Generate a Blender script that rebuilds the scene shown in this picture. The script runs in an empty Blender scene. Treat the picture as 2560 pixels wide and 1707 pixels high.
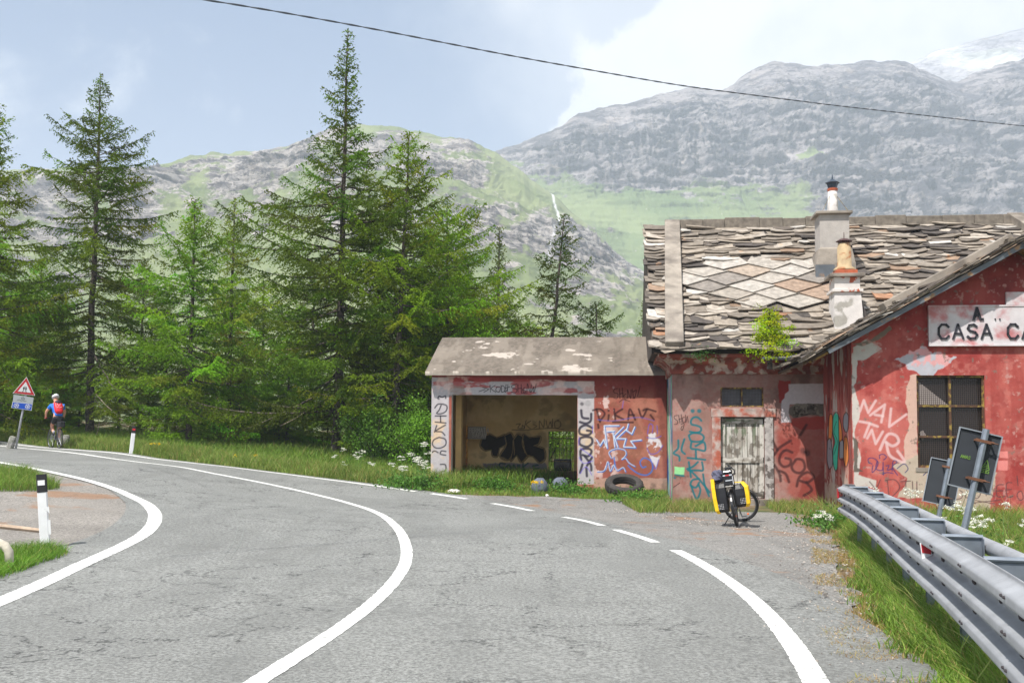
import bpy, bmesh, math, random
import numpy as np
from mathutils import Vector, Matrix
R = math.radians
# ---------------------------------------------------------------- camera
scene = bpy.context.scene
COL = scene.collection
EYE = np.array([0.0, 0.0, 1.6])
FPX = 2489.0
PITCH, ROLL, HOR = R(3.8), R(0.4), 1090.0
CY = HOR - FPX * math.tan(PITCH)
_f = np.array([0, math.cos(PITCH), math.sin(PITCH)])
_r0 = np.array([1.0, 0, 0]); _u0 = np.array([0, -math.sin(PITCH), math.cos(PITCH)])
_r = _r0 * math.cos(ROLL) + _u0 * math.sin(ROLL)
_u = -_r0 * math.sin(ROLL) + _u0 * math.cos(ROLL)
cam_d = bpy.data.cameras.new("camera"); cam = bpy.data.objects.new("camera", cam_d); COL.objects.link(cam)
M = Matrix.Identity(4)
for i in range(3):
    M[i][0] = _r[i]; M[i][1] = _u[i]; M[i][2] = -_f[i]; M[i][3] = EYE[i]
cam.matrix_world = M
cam_d.sensor_width = 36; cam_d.lens = 36 * FPX / 2560; cam_d.shift_y = (CY - 853.5) / 2560
cam_d.clip_start = 0.1; cam_d.clip_end = 20000
scene.camera = cam
scene.render.resolution_x = 1024; scene.render.resolution_y = 682

# ---------------------------------------------------------------- sky, sun, exposure
SUN_EL, SUN_AZ = 58.0, -140.0       # azimuth of the sun measured clockwise from +Y (behind the camera, to the left)
world = bpy.data.worlds.new("World"); scene.world = world; world.use_nodes = True
def build_world():
    nt = world.node_tree; N = nt.nodes; L = nt.links
    N.clear()
    def math_(op, a, b=None, c=None, clamp=False):
        n = N.new('ShaderNodeMath'); n.operation = op; n.use_clamp = clamp
        for i, v in enumerate((a, b, c)):
            if v is None: continue
            if isinstance(v, (int, float)): n.inputs[i].default_value = v
            else: L.new(v, n.inputs[i])
        return n.outputs[0]
    out = N.new('ShaderNodeOutputWorld'); bg = N.new('ShaderNodeBackground')
    sky = N.new('ShaderNodeTexSky'); sky.sky_type = 'NISHITA'; sky.sun_disc = False
    sky.sun_elevation = R(SUN_EL); sky.sun_rotation = R(SUN_AZ % 360); sky.altitude = 1800
    sky.air_density = 1.0; sky.dust_density = 1.6; sky.ozone_density = 1.0
    tc = N.new('ShaderNodeTexCoord'); sp = N.new('ShaderNodeSeparateXYZ'); L.new(tc.outputs['Generated'], sp.inputs[0])
    ay = math_('MAXIMUM', math_('ABSOLUTE', sp.outputs[1]), 0.15)
    u = math_('DIVIDE', sp.outputs[0], ay); w = math_('DIVIDE', sp.outputs[2], ay)
    def noise(scale, det, rough, dist=0.0, off=(0, 0, 0)):
        mp = N.new('ShaderNodeMapping'); L.new(tc.outputs['Generated'], mp.inputs[0]); mp.inputs['Location'].default_value = off
        n = N.new('ShaderNodeTexNoise'); n.inputs['Scale'].default_value = scale; n.inputs['Detail'].default_value = det
        n.inputs['Roughness'].default_value = rough; n.inputs['Distortion'].default_value = dist
        L.new(mp.outputs[0], n.inputs[0]); return n.outputs[0]
    def ramp(x, lo, hi):
        n = N.new('ShaderNodeMapRange'); n.interpolation_type = 'SMOOTHSTEP'; L.new(x, n.inputs[0])
        n.inputs[1].default_value = lo; n.inputs[2].default_value = hi; return n.outputs[0]
    n1 = math_('SUBTRACT', noise(7, 9, .58, .2), .5)
    n2 = math_('SUBTRACT', noise(2.6, 7, .6, .3, (3, 1, 7)), .5)
    n3 = math_('SUBTRACT', noise(30, 5, .6, .0, (1, 5, 2)), .5)
    # cumulus bank behind the right-hand mountain
    s = math_('ADD', math_('SUBTRACT', u, math_('MULTIPLY', math_('SUBTRACT', w, .31), 0.85)), 0.005)
    s = math_('ADD', s, math_('MULTIPLY', n1, .20)); s = math_('ADD', s, math_('MULTIPLY', n3, .035))
    big = ramp(s, 0.0, 0.022)
    # thin high veil rising to the upper right
    v = math_('ADD', math_('ADD', u, math_('MULTIPLY', w, 0.9)), math_('MULTIPLY', n2, .75))
    veil = math_('MULTIPLY', ramp(v, .16, .52), .93)
    # wisps low on the left
    l = math_('SUBTRACT', math_('ADD', math_('MULTIPLY', n1, 1.6), math_('MULTIPLY', n2, .6)), math_('MULTIPLY', math_('ADD', u, .45), .75))
    l = math_('SUBTRACT', l, math_('MULTIPLY', math_('ABSOLUTE', math_('SUBTRACT', w, .33)), 1.6))
    wisp = math_('MULTIPLY', ramp(l, -.14, .18), .8)
    m = math_('MAXIMUM', math_('MAXIMUM', big, veil), wisp)
    cc = N.new('ShaderNodeMixRGB'); cc.inputs[1].default_value = (5.9, 6.3, 7.0, 1); cc.inputs[2].default_value = (8.6, 8.6, 8.7, 1)
    L.new(ramp(math_('ADD', math_('MULTIPLY', n1, 2.2), math_('ADD', math_('MULTIPLY', n2, 2.0), math_('MULTIPLY', big, .8))), 0.1, 1.1), cc.inputs[0])
    pale = N.new('ShaderNodeMixRGB'); pale.inputs[0].default_value = .86; pale.inputs[2].default_value = (1.0, 1.85, 3.6, 1)
    L.new(sky.outputs[0], pale.inputs[1])
    mix = N.new('ShaderNodeMixRGB'); L.new(m, mix.inputs[0]); L.new(pale.outputs[0], mix.inputs[1]); L.new(cc.outputs[0], mix.inputs[2])
    L.new(mix.outputs[0], bg.inputs[0]); bg.inputs[1].default_value = 0.07
    L.new(bg.outputs[0], out.inputs[0])
build_world()
sl = bpy.data.lights.new("sun", 'SUN'); sl.energy = 4.6; sl.angle = R(0.6); sl.color = (1.0, .955, .89)
so = bpy.data.objects.new("sun", sl); COL.objects.link(so)
_d = Vector((math.sin(R(SUN_AZ)) * math.cos(R(SUN_EL)), math.cos(R(SUN_AZ)) * math.cos(R(SUN_EL)), math.sin(R(SUN_EL))))
so.rotation_euler = _d.to_track_quat('Z', 'Y').to_euler()
scene.view_settings.view_transform = 'Standard'; scene.view_settings.look = 'None'
scene.view_settings.exposure = .93; scene.view_settings.gamma = 1
scene.render.engine = 'CYCLES'
scene.cycles.max_bounces = 6; scene.cycles.transparent_max_bounces = 12; scene.cycles.volume_bounces = 1

# ---------------------------------------------------------------- geometry helpers
def ray(px, py):
    px = np.asarray(px, float); py = np.asarray(py, float)
    x = (px - 1280) / FPX; y = -(py - CY) / FPX
    return x[..., None] * _r + y[..., None] * _u + _f
def at(px, py, Y):
    d = ray(px, py); return EYE + d * (np.asarray(Y, float) / d[..., 1])[..., None]
def project(P):
    d = np.asarray(P, float) - EYE
    f = d @ _f
    return 1280 + FPX * (d @ _r) / f, CY - FPX * (d @ _u) / f
def lin(c):
    c = np.asarray(c, float) / 255.0
    return np.where(c <= .04045, c / 12.92, ((c + .055) / 1.055) ** 2.4)
def hashn(ix, iy, seed):
    h = (ix.astype(np.int64) * 374761393 + iy.astype(np.int64) * 668265263 + seed * 1442695041) & 0xffffffff
    h = ((h ^ (h >> 13)) * 1274126177) & 0xffffffff
    h = (h ^ (h >> 16)) & 0xffffffff
    return h / 4294967295.0
def vnoise(x, y, seed=0):
    ix = np.floor(x); iy = np.floor(y); fx = x - ix; fy = y - iy
    fx = fx * fx * fx * (fx * (fx * 6 - 15) + 10); fy = fy * fy * fy * (fy * (fy * 6 - 15) + 10)
    a = hashn(ix, iy, seed); b = hashn(ix + 1, iy, seed); c = hashn(ix, iy + 1, seed); d = hashn(ix + 1, iy + 1, seed)
    return (a * (1 - fx) + b * fx) * (1 - fy) + (c * (1 - fx) + d * fx) * fy
def fbm(x, y, octv=5, seed=0, gain=.5, ridged=False):
    x = np.asarray(x, float); y = np.asarray(y, float)
    t = 0; a = 1; s = 0
    for i in range(octv):
        n = vnoise(x * 2 ** i + 17.3 * i, y * 2 ** i - 9.1 * i, seed + i * 13)
        if ridged: n = 1 - abs(2 * n - 1)
        t = t + a * n; s += a; a *= gain
    return t / s
def sstep(x, a, b):
    t = np.clip((x - a) / (b - a), 0, 1); return t * t * (3 - 2 * t)

def mesh_np(name, V, F, mat=None, parent=None, col=None, smooth=False, loops=None):
    """V (n,3); F (m,k) array or list of arrays of different k"""
    me = bpy.data.meshes.new(name)
    Fs = F if isinstance(F, list) else [F]
    Fs = [np.asarray(f, np.int32) for f in Fs if len(f)]
    nl = sum(f.size for f in Fs); nf = sum(len(f) for f in Fs)
    me.vertices.add(len(V)); me.vertices.foreach_set('co', np.asarray(V, np.float32).ravel())
    me.loops.add(nl); me.polygons.add(nf)
    me.loops.foreach_set('vertex_index', np.concatenate([f.ravel() for f in Fs]))
    starts = []; s = 0
    for f in Fs:
        starts.append(s + np.arange(len(f)) * f.shape[1]); s += f.size
    me.polygons.foreach_set('loop_start', np.concatenate(starts).astype(np.int32))
    if smooth: me.polygons.foreach_set('use_smooth', np.ones(nf, bool))
    me.update(calc_edges=True); me.validate()
    if col is not None:
        c = np.ones((len(V), 4), np.float32); c[:, :3] = col
        at_ = me.color_attributes.new('Col', 'FLOAT_COLOR', 'POINT'); at_.data.foreach_set('color', c.ravel())
    if mat: me.materials.append(mat)
    o = bpy.data.objects.new(name, me); COL.objects.link(o)
    if parent: o.parent = parent
    return o
class MB:
    def __init__(s): s.v = []; s.f = []; s.c = []
    def add(s, vs, fs, col=None):
        b = len(s.v); s.v += [tuple(map(float, p)) for p in vs]; s.f += [tuple(i + b for i in f) for f in fs]
        s.c += [tuple(col) if col is not None else (1, 1, 1)] * len(vs)
        return s
    def box(s, lo, hi, T=None, col=None):
        x0, y0, z0 = lo; x1, y1, z1 = hi
        vs = [(x0,y0,z0),(x1,y0,z0),(x1,y1,z0),(x0,y1,z0),(x0,y0,z1),(x1,y0,z1),(x1,y1,z1),(x0,y1,z1)]
        if T is not None: vs = [tuple(T @ Vector(p)) for p in vs]
        return s.add(vs, [(0,3,2,1),(4,5,6,7),(0,1,5,4),(1,2,6,5),(2,3,7,6),(3,0,4,7)], col)
    def tube(s, pts, rad, n=8, cap=True, col=None, closed=False):
        pts = [Vector(p) for p in pts]; k = len(pts)
        if not hasattr(rad, '__len__'): rad = [rad] * k
        vs = []; up = None
        for i, p in enumerate(pts):
            if closed: t = pts[(i + 1) % k] - pts[i - 1]
            else: t = pts[min(i + 1, k - 1)] - pts[max(i - 1, 0)]
            t = t.normalized()
            if up is None:
                up = Vector((0, 0, 1)) if abs(t.z) < .9 else Vector((1, 0, 0))
            a = t.cross(up).normalized(); b = a.cross(t).normalized(); up = b
            for j in range(n):
                q = 2 * math.pi * j / n; vs.append(p + (a * math.cos(q) + b * math.sin(q)) * rad[i])
        fs = []
        for i in range(k if closed else k - 1):
            i2 = (i + 1) % k
            for j in range(n):
                fs.append((i*n+j, i*n+(j+1) % n, i2*n+(j+1) % n, i2*n+j))
        if cap and not closed: fs += [tuple(range(n))[::-1], tuple((k-1)*n+j for j in range(n))]
        return s.add(vs, fs, col)
    def prism(s, poly, h0, h1, T=None, col=None):
        n = len(poly)
        vs = [(x, y, h0) for x, y in poly] + [(x, y, h1) for x, y in poly]
        if T is not None: vs = [tuple(T @ Vector(p)) for p in vs]
        return s.add(vs, [tuple(range(n))[::-1], tuple(range(n, 2*n))] + [(i, (i+1) % n, n+(i+1) % n, n+i) for i in range(n)], col)
    def lathe(s, prof, n=16, T=None, col=None):
        vs = []; m = len(prof)
        for r_, z in prof:
            for j in range(n):
                q = 2 * math.pi * j / n; vs.append(Vector((r_*math.cos(q), r_*math.sin(q), z)))
        if T is not None: vs = [T @ p for p in vs]
        fs = [(i*n+j, i*n+(j+1) % n, (i+1)*n+(j+1) % n, (i+1)*n+j) for i in range(m-1) for j in range(n)]
        fs += [tuple(range(n))[::-1], tuple((m-1)*n+j for j in range(n))]
        return s.add(vs, fs, col)
    def blob(s, c, r, n=10, seed=0, rough=.15, col=None):
        vs = []; fs = []; rnd = random.Random(seed); m = n // 2 + 1
        rx, ry, rz = r if hasattr(r, '__len__') else (r, r, r)
        for i in range(m + 1):
            th = math.pi * i / m
            for j in range(n):
                ph = 2 * math.pi * j / n; k = 1 + rnd.uniform(-rough, rough)
                if i in (0, m): k = 1
                vs.append((c[0]+rx*k*math.sin(th)*math.cos(ph), c[1]+ry*k*math.sin(th)*math.sin(ph), c[2]+rz*k*math.cos(th)))
        fs = [(i*n+j, (i+1)*n+j, (i+1)*n+(j+1) % n, i*n+(j+1) % n) for i in range(m) for j in range(n)]
        return s.add(vs, fs, col)
    def build(s, name, mat, parent=None, smooth=False, bevel=0):
        me = bpy.data.meshes.new(name); me.from_pydata(s.v, [], s.f); me.update()
        at_ = me.color_attributes.new('Col', 'FLOAT_COLOR', 'POINT')
        c = np.ones((len(s.v), 4), np.float32); c[:, :3] = np.array(s.c); at_.data.foreach_set('color', c.ravel())
        me.materials.append(mat)
        if smooth: me.polygons.foreach_set('use_smooth', [True] * len(me.polygons))
        o = bpy.data.objects.new(name, me); COL.objects.link(o)
        if parent: o.parent = parent
        if bevel:
            b = o.modifiers.new('bevel', 'BEVEL'); b.width = bevel; b.segments = 2; b.limit_method = 'ANGLE'
        return o
def tag(o, label, cat, group=None, kind=None):
    o['label'] = label; o['category'] = cat
    if group: o['group'] = group
    if kind: o['kind'] = kind
    return o
def struct(o, kind='structure'): o['kind'] = kind; return o
def empty(name, loc, rz=0, label=None, cat=None, group=None):
    o = bpy.data.objects.new(name, None); COL.objects.link(o); o.location = loc; o.rotation_euler = (0, 0, rz); o.empty_display_size = .1
    if label: tag(o, label, cat, group)
    return o
def copy_tree(o, parent=None):
    c = o.copy(); COL.objects.link(c); c.parent = parent
    for ch in list(o.children): copy_tree(ch, c)
    return c

# ---------------------------------------------------------------- materials
def mat(name, color=(128,128,128), rough=.7, metal=0, var=.0, vscale=3, bump=0, bscale=60, attr=False, trans=0, color2=None, thr=.5, soft=.1, spec=.5, mscale=None, emit=None, det=6):
    m = bpy.data.materials.new(name); m.use_nodes = True; nt = m.node_tree; N = nt.nodes; L = nt.links
    b = N['Principled BSDF']; b.inputs['Roughness'].default_value = rough; b.inputs['Metallic'].default_value = metal
    b.inputs['Specular IOR Level'].default_value = spec
    tc = N.new('ShaderNodeTexCoord')
    def noise(sc, d=det, dist=0):
        n = N.new('ShaderNodeTexNoise'); n.inputs['Scale'].default_value = sc; n.inputs['Detail'].default_value = d; n.inputs['Distortion'].default_value = dist
        L.new(tc.outputs['Object'], n.inputs[0]); return n.outputs[0]
    c = tuple(lin(color)) + (1,)
    if attr:
        a = N.new('ShaderNodeAttribute'); a.attribute_name = 'Col'; cur = a.outputs['Color']
    else:
        rgb = N.new('ShaderNodeRGB'); rgb.outputs[0].default_value = c; cur = rgb.outputs[0]
    if color2 is not None:
        mr = N.new('ShaderNodeMapRange'); mr.interpolation_type = 'SMOOTHSTEP'; L.new(noise(mscale or vscale, 8, .3), mr.inputs[0]); mr.inputs[1].default_value = thr - soft; mr.inputs[2].default_value = thr + soft
        mx = N.new('ShaderNodeMixRGB'); L.new(mr.outputs[0], mx.inputs[0]); L.new(cur, mx.inputs[1]); mx.inputs[2].default_value = tuple(lin(color2)) + (1,); cur = mx.outputs[0]
    if var:
        mr = N.new('ShaderNodeMapRange'); L.new(noise(vscale), mr.inputs[0]); mr.inputs[1].default_value = .3; mr.inputs[2].default_value = .7
        mr.inputs[3].default_value = 1 - var; mr.inputs[4].default_value = 1 + var
        mx = N.new('ShaderNodeVectorMath'); mx.operation = 'SCALE'; L.new(cur, mx.inputs[0]); L.new(mr.outputs[0], mx.inputs['Scale']); cur = mx.outputs[0]
    L.new(cur, b.inputs['Base Color'])
    if bump:
        bp = N.new('ShaderNodeBump'); bp.inputs['Strength'].default_value = min(1, bump); bp.inputs['Distance'].default_value = .01 * max(1, bump)
        L.new(noise(bscale, 4), bp.inputs['Height']); L.new(bp.outputs[0], b.inputs['Normal'])
    if trans:
        t = N.new('ShaderNodeBsdfTranslucent'); L.new(cur, t.inputs[0]); ms = N.new('ShaderNodeMixShader'); ms.inputs[0].default_value = trans
        L.new(b.outputs[0], ms.inputs[1]); L.new(t.outputs[0], ms.inputs[2]); L.new(ms.outputs[0], N['Material Output'].inputs[0])
    return m
scene.cycles.use_denoising = True
# ---------------------------------------------------------------- the ground surface
_pc = [(408,1290,16.2),(110,1378,12.8),(140,1180,23),(140,1143,29.5),(140,1122,34),(0,1113,36),(0,1130,31.5),(0,1165,24.5),
 (740,1187,27.2),(1046,1231,24.7),(400,1150,30.7),(400,1170,26),(740,1235,23),(876,1269,20.5),(1450,1310,18),(1650,1350,15.4),
 (1100,1213,25.9),(1640,1238,25.5),(1690,1262,23.8),(2050,1266,23.3),(2150,1292,20.6),(2550,1300,20.2),(1840,1317,19.1),
 (225,1094,40),(870,1150,34),(-100,1088,45),(1000,1190,30),(560,1125,37),(335,1130,31.8)]
_P = [at(*c) for c in _pc]
_P += [np.array(p, float) for p in [(0,0,0),(0,6.5,0),(3,3,-.03),(-4,3,0),(-5,9.4,.02),(-10,9,.18),(-1.26,12.8,0),(2.2,13,-.05),
 (5.5,16.4,-.16),(3.1,7,-.08),(2.35,4.6,-.06),(6,8,-.15),(12,12,-.25),(-28,44,1.7),(0,45,1.2),(20,45,.7),(-40,60,2.6),(40,60,1.6),(-16,17,.85),(-24,12,.9),
 (25,0,0),(-20,-8,.2),(0,-10,0),(20,-10,0),(0,72,1.6),(-45,75,3),(45,75,2),(18,20,-.1),(30,25,0),(-45,20,2.0)]]
_P = np.array(_P)
def _tps(r2): return np.where(r2 > 1e-9, .5 * r2 * np.log(np.maximum(r2, 1e-9)), 0)
_n = len(_P); _A = np.zeros((_n + 3, _n + 3))
_A[:_n, :_n] = _tps(((_P[:, None, :2] - _P[None, :, :2]) ** 2).sum(-1)) + np.eye(_n) * 1.5
_A[:_n, _n] = 1; _A[:_n, _n+1:] = _P[:, :2]; _A[_n, :_n] = 1; _A[_n+1:, :_n] = _P[:, :2].T
_W = np.linalg.solve(_A, np.concatenate([_P[:, 2], [0, 0, 0]]))
def gz(x, y):
    x = np.asarray(x, float); y = np.asarray(y, float); sh = x.shape; X = x.ravel(); Y = y.ravel()
    cx = np.clip(X, -45, 45); cy = np.clip(Y, -10, 75)
    out = np.empty(len(X))
    for i in range(0, len(X), 20000):
        a = cx[i:i+20000]; b = cy[i:i+20000]
        r2 = (a[:, None] - _P[None, :, 0]) ** 2 + (b[:, None] - _P[None, :, 1]) ** 2
        out[i:i+20000] = _tps(r2) @ _W[:_n] + _W[_n] + _W[_n+1] * a + _W[_n+2] * b
    return out.reshape(sh)
def ground_pt(px, py):
    """world point where the pixel's ray meets the ground"""
    px = np.atleast_1d(np.asarray(px, float)); py = np.atleast_1d(np.asarray(py, float)); d = ray(px, py)
    Ys = np.linspace(2, 60, 581); t = Ys[None, :] / d[:, 1:2]
    P = EYE + d[:, None, :] * t[..., None]
    below = (P[..., 2] < gz(P[..., 0], P[..., 1])); k = np.where(below.any(1), below.argmax(1), len(Ys) - 1)
    lo = Ys[np.maximum(k - 1, 0)]; hi = Ys[k]
    for _ in range(14):
        mid = (lo + hi) / 2; Q = EYE + d * (mid / d[:, 1])[:, None]; b = Q[:, 2] < gz(Q[:, 0], Q[:, 1])
        hi = np.where(b, mid, hi); lo = np.where(b, lo, mid)
    Q = EYE + d * (hi / d[:, 1])[:, None]; Q[:, 2] = gz(Q[:, 0], Q[:, 1]); return Q
def gp(px, py): return ground_pt(px, py)[0]
def resample(P, n):
    P = np.asarray(P, float); s = np.concatenate([[0], np.cumsum(np.linalg.norm(np.diff(P[:, :2], axis=0), axis=1))])
    q = np.linspace(0, s[-1], n); return np.stack([np.interp(q, s, P[:, i]) for i in range(P.shape[1])], 1)
def smooth_line(P, n=200, it=30):
    P = resample(P, n)
    for _ in range(it): P[1:-1] = (P[:-2] + 2 * P[1:-1] + P[2:]) / 4
    return P
def offset_line(P, o):
    t = np.gradient(P[:, :2], axis=0); t /= np.linalg.norm(t, axis=1)[:, None]
    return P[:, :2] + np.stack([-t[:, 1], t[:, 0]], 1) * (o[:, None] if hasattr(o, '__len__') else o)
def drape(name, A, B, m, dz, material, uvcol=None):
    """sheet between two polylines, laid dz above the ground"""
    A = np.asarray(A)[:, :2]; B = np.asarray(B)[:, :2]; n = len(A)
    s = np.linspace(0, 1, m)[None, :, None]; G = A[:, None, :] * (1 - s) + B[:, None, :] * s
    z = gz(G[..., 0], G[..., 1]) + dz; V = np.concatenate([G, z[..., None]], 2).reshape(-1, 3)
    i = np.arange(n - 1)[:, None] * m + np.arange(m - 1)[None, :]
    F = np.stack([i, i + m, i + m + 1, i + 1], -1).reshape(-1, 4)
    o = mesh_np(name, V, F, material, smooth=True)
    if sum(p.normal.z for p in list(o.data.polygons)[:200]) < 0: o.data.flip_normals()
    return o
S = 1.08844
def ftp(l): return np.array(l, float) * S
IL = np.array([(0,1513),(96,1471),(207,1416),(298,1375),(358,1345),(385,1317),(390,1290),(367,1263),(298,1230),(230,1207),(161,1191),(92,1177),(23,1163)], float)
CL = ftp([(648,1540),(760,1468),(850,1400),(905,1345),(934,1300),(935,1260),(918,1222),(880,1188),(840,1170),(780,1152),(700,1132),(600,1111),(480,1089),(300,1061),(150,1041),(20,1028)])
OL = ftp([(1868,1568),(1835,1508),(1778,1432),(1715,1370),(1640,1316),(1568,1275),(1490,1245),(1420,1223),(1345,1200),(1180,1167),(1040,1143),(945,1130),(800,1110),(600,1085),(400,1061),(200,1038),(20,1020)])
def ext(P, near=8, far=14):
    a = P[0] + (P[0] - P[1]) / np.linalg.norm(P[0] - P[1]) * near; b = P[-1] + (P[-1] - P[-3]) / np.linalg.norm(P[-1] - P[-3]) * far
    return np.vstack([a, P, b])
ILw = smooth_line(ext(ground_pt(IL[:, 0], IL[:, 1]), 8, 20), 260, 10)
CLw = smooth_line(ext(ground_pt(CL[:, 0], CL[:, 1]), 8, 20), 260, 10)
OLw = smooth_line(ext(ground_pt(OL[:, 0], OL[:, 1]), 8, 20), 260, 6)

def asphalt(name, base, gravel, dirt, cracks=.5, agg=.33):
    m = bpy.data.materials.new(name); m.use_nodes = True; nt = m.node_tree; N = nt.nodes; L = nt.links; b = N['Principled BSDF']
    b.inputs['Roughness'].default_value = .85; b.inputs['Specular IOR Level'].default_value = .3
    tc = N.new('ShaderNodeTexCoord')
    def no(sc, d=5, dist=0, r=.5, mp=None):
        n = N.new('ShaderNodeTexNoise'); n.inputs['Scale'].default_value = sc; n.inputs['Detail'].default_value = d; n.inputs['Distortion'].default_value = dist; n.inputs['Roughness'].default_value = r
        src = tc.outputs['Object']
        if mp:
            q = N.new('ShaderNodeMapping'); q.inputs['Scale'].default_value = mp[0]; q.inputs['Rotation'].default_value = (0, 0, mp[1]); L.new(src, q.inputs[0]); src = q.outputs[0]
        L.new(src, n.inputs[0]); return n.outputs[0]
    def rng(x, lo, hi, a=0, c=1):
        n = N.new('ShaderNodeMapRange'); n.interpolation_type = 'SMOOTHSTEP'; L.new(x, n.inputs[0])
        for i, v in enumerate((lo, hi, a, c)): n.inputs[i + 1].default_value = v
        return n.outputs[0]
    def mul(x, y):
        n = N.new('ShaderNodeMath'); n.operation = 'MULTIPLY'
        for i, v in enumerate((x, y)):
            if isinstance(v, (int, float)): n.inputs[i].default_value = v
            else: L.new(v, n.inputs[i])
        return n.outputs[0]
    def mix(f, a, c):
        n = N.new('ShaderNodeMixRGB'); L.new(f, n.inputs[0])
        for i, v in enumerate((a, c)):
            if isinstance(v, tuple): n.inputs[i + 1].default_value = v + (1,)
            else: L.new(v, n.inputs[i + 1])
        return n.outputs[0]
    base = tuple(base); dk = tuple(x * .55 for x in base); lt = tuple(min(1, x * 1.6) for x in base)
    cur = mix(rng(no(28, 5, 0, .8), .36, .64), dk, lt)
    cur = mix(rng(no(110, 2, 0, .7), .58, .72, 0, .6), cur, tuple(min(1, x * 2.3) for x in base))
    cur = mix(rng(no(48, 3, 0, .7), .58, .68, 0, .8), cur, tuple(x * .22 for x in base))
    base_n = N.new('ShaderNodeRGB'); base_n.outputs[0].default_value = base + (1,)
    cur2 = N.new('ShaderNodeMixRGB'); cur2.inputs[0].default_value = min(1, agg * 2.2); L.new(base_n.outputs[0], cur2.inputs[1]); L.new(cur, cur2.inputs[2]); cur = cur2.outputs[0]
    cur = mix(rng(no(.45, 6, .5, .6), .42, .66, 0, .32), cur, tuple(x * .62 for x in base))
    cur = mix(rng(no(1.0, 6, .5, .6, ((.25, 1.6, 1), .5)), .52, .72, 0, .2), cur, tuple(x * .5 for x in base))
    cur = mix(rng(no(.9, 3, .8, .5, ((1, .16, 1), 2.2)), .5, .62, 0, .28), cur, tuple(x * .68 for x in base))
    cur = mix(rng(no(.22, 4, .2), .5, .7, 0, .25), cur, tuple(min(1, x * 1.35) for x in base))
    if gravel: cur = mix(mul(rng(no(30, 4, 0, .8), .56, .64), rng(no(1.3, 5, .6), .42, .62)), cur, (.03, .028, .026)); 
    if dirt: cur = mix(rng(no(.7, 8, .6, .65), .58 - dirt, .66 - dirt * .8, 0, .85), cur, (.25, .145, .085))
    if cracks:
        q = N.new('ShaderNodeMapping'); L.new(tc.outputs['Object'], q.inputs[0])
        wv = N.new('ShaderNodeTexNoise'); wv.inputs['Scale'].default_value = 2.4; wv.inputs['Detail'].default_value = 7; wv.inputs['Roughness'].default_value = .68
        L.new(q.outputs[0], wv.inputs[0]); vm = N.new('ShaderNodeVectorMath'); vm.operation = 'MULTIPLY_ADD'; L.new(wv.outputs['Color'], vm.inputs[0]); vm.inputs[1].default_value = (1.1, 1.1, 0); L.new(tc.outputs['Object'], vm.inputs[2])
        vo = N.new('ShaderNodeTexVoronoi'); vo.feature = 'DISTANCE_TO_EDGE'; vo.inputs['Scale'].default_value = .95; L.new(vm.outputs[0], vo.inputs[0])
        ck = rng(vo.outputs['Distance'], .003, .028, 1, 0); ck = mul(ck, rng(no(.33, 4, .4), .43, .56)); ck = mul(ck, rng(no(16, 3), .4, .56))
        cur = mix(mul(ck, cracks), cur, (.03, .03, .03))
    L.new(cur, b.inputs['Base Color'])
    bp = N.new('ShaderNodeBump'); bp.inputs['Strength'].default_value = .5; bp.inputs['Distance'].default_value = .006; L.new(no(90, 3), bp.inputs['Height']); L.new(bp.outputs[0], b.inputs['Normal'])
    return m
M_road = asphalt('worn_asphalt', (.188, .191, .182), 0, 0, .9, .5)
M_fore = asphalt('gravelly_asphalt', (.20, .193, .181), 1, .03, .7, .5)
M_isl = asphalt('rough_gravel', (.225, .208, .188), 1, .03, .5, .5)
def line_paint():
    m = mat('road_paint', (220, 220, 216), .6, var=.05, vscale=5, bump=.3, bscale=90, color2=(150, 150, 147), thr=.61, soft=.04, mscale=22)
    return m
M_line = line_paint()
# base soil sheet, one piece out to the horizon
def soil_sheet():
    a = np.concatenate([-45 - np.geomspace(1, 2900, 22)[::-1], np.linspace(-45, 45, 226), 45 + np.geomspace(1, 2900, 22)])
    b = np.concatenate([-10 - np.geomspace(1, 900, 14)[::-1], np.linspace(-10, 75, 213), 75 + np.geomspace(1, 2900, 22)])
    X, Y = np.meshgrid(a, b); Z = gz(X, Y)
    d = np.hypot(np.maximum(np.abs(X) - 45, 0), np.maximum(np.maximum(Y - 75, -10 - Y), 0))
    Z = Z * (1 - sstep(d, 0, 150)) - 6 * sstep(d, 20, 300)
    n, m = X.shape; V = np.stack([X, Y, Z], -1).reshape(-1, 3); i = np.arange(n - 1)[:, None] * m + np.arange(m - 1)
    F = np.stack([i, i + 1, i + m + 1, i + m], -1).reshape(-1, 4)
    mt = mat('soil', (112, 92, 66), .95, var=.35, vscale=2.5, bump=1, bscale=30, color2=(70, 84, 40), thr=.5, soft=.12, mscale=.8)
    struct(mesh_np('ground', V, F, mt, smooth=True))
soil_sheet()
def px_line(pts, n=200, full=False):
    a = np.array(pts, float) * (S if full else 1); return resample(ground_pt(a[:, 0], a[:, 1]), n)
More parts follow.
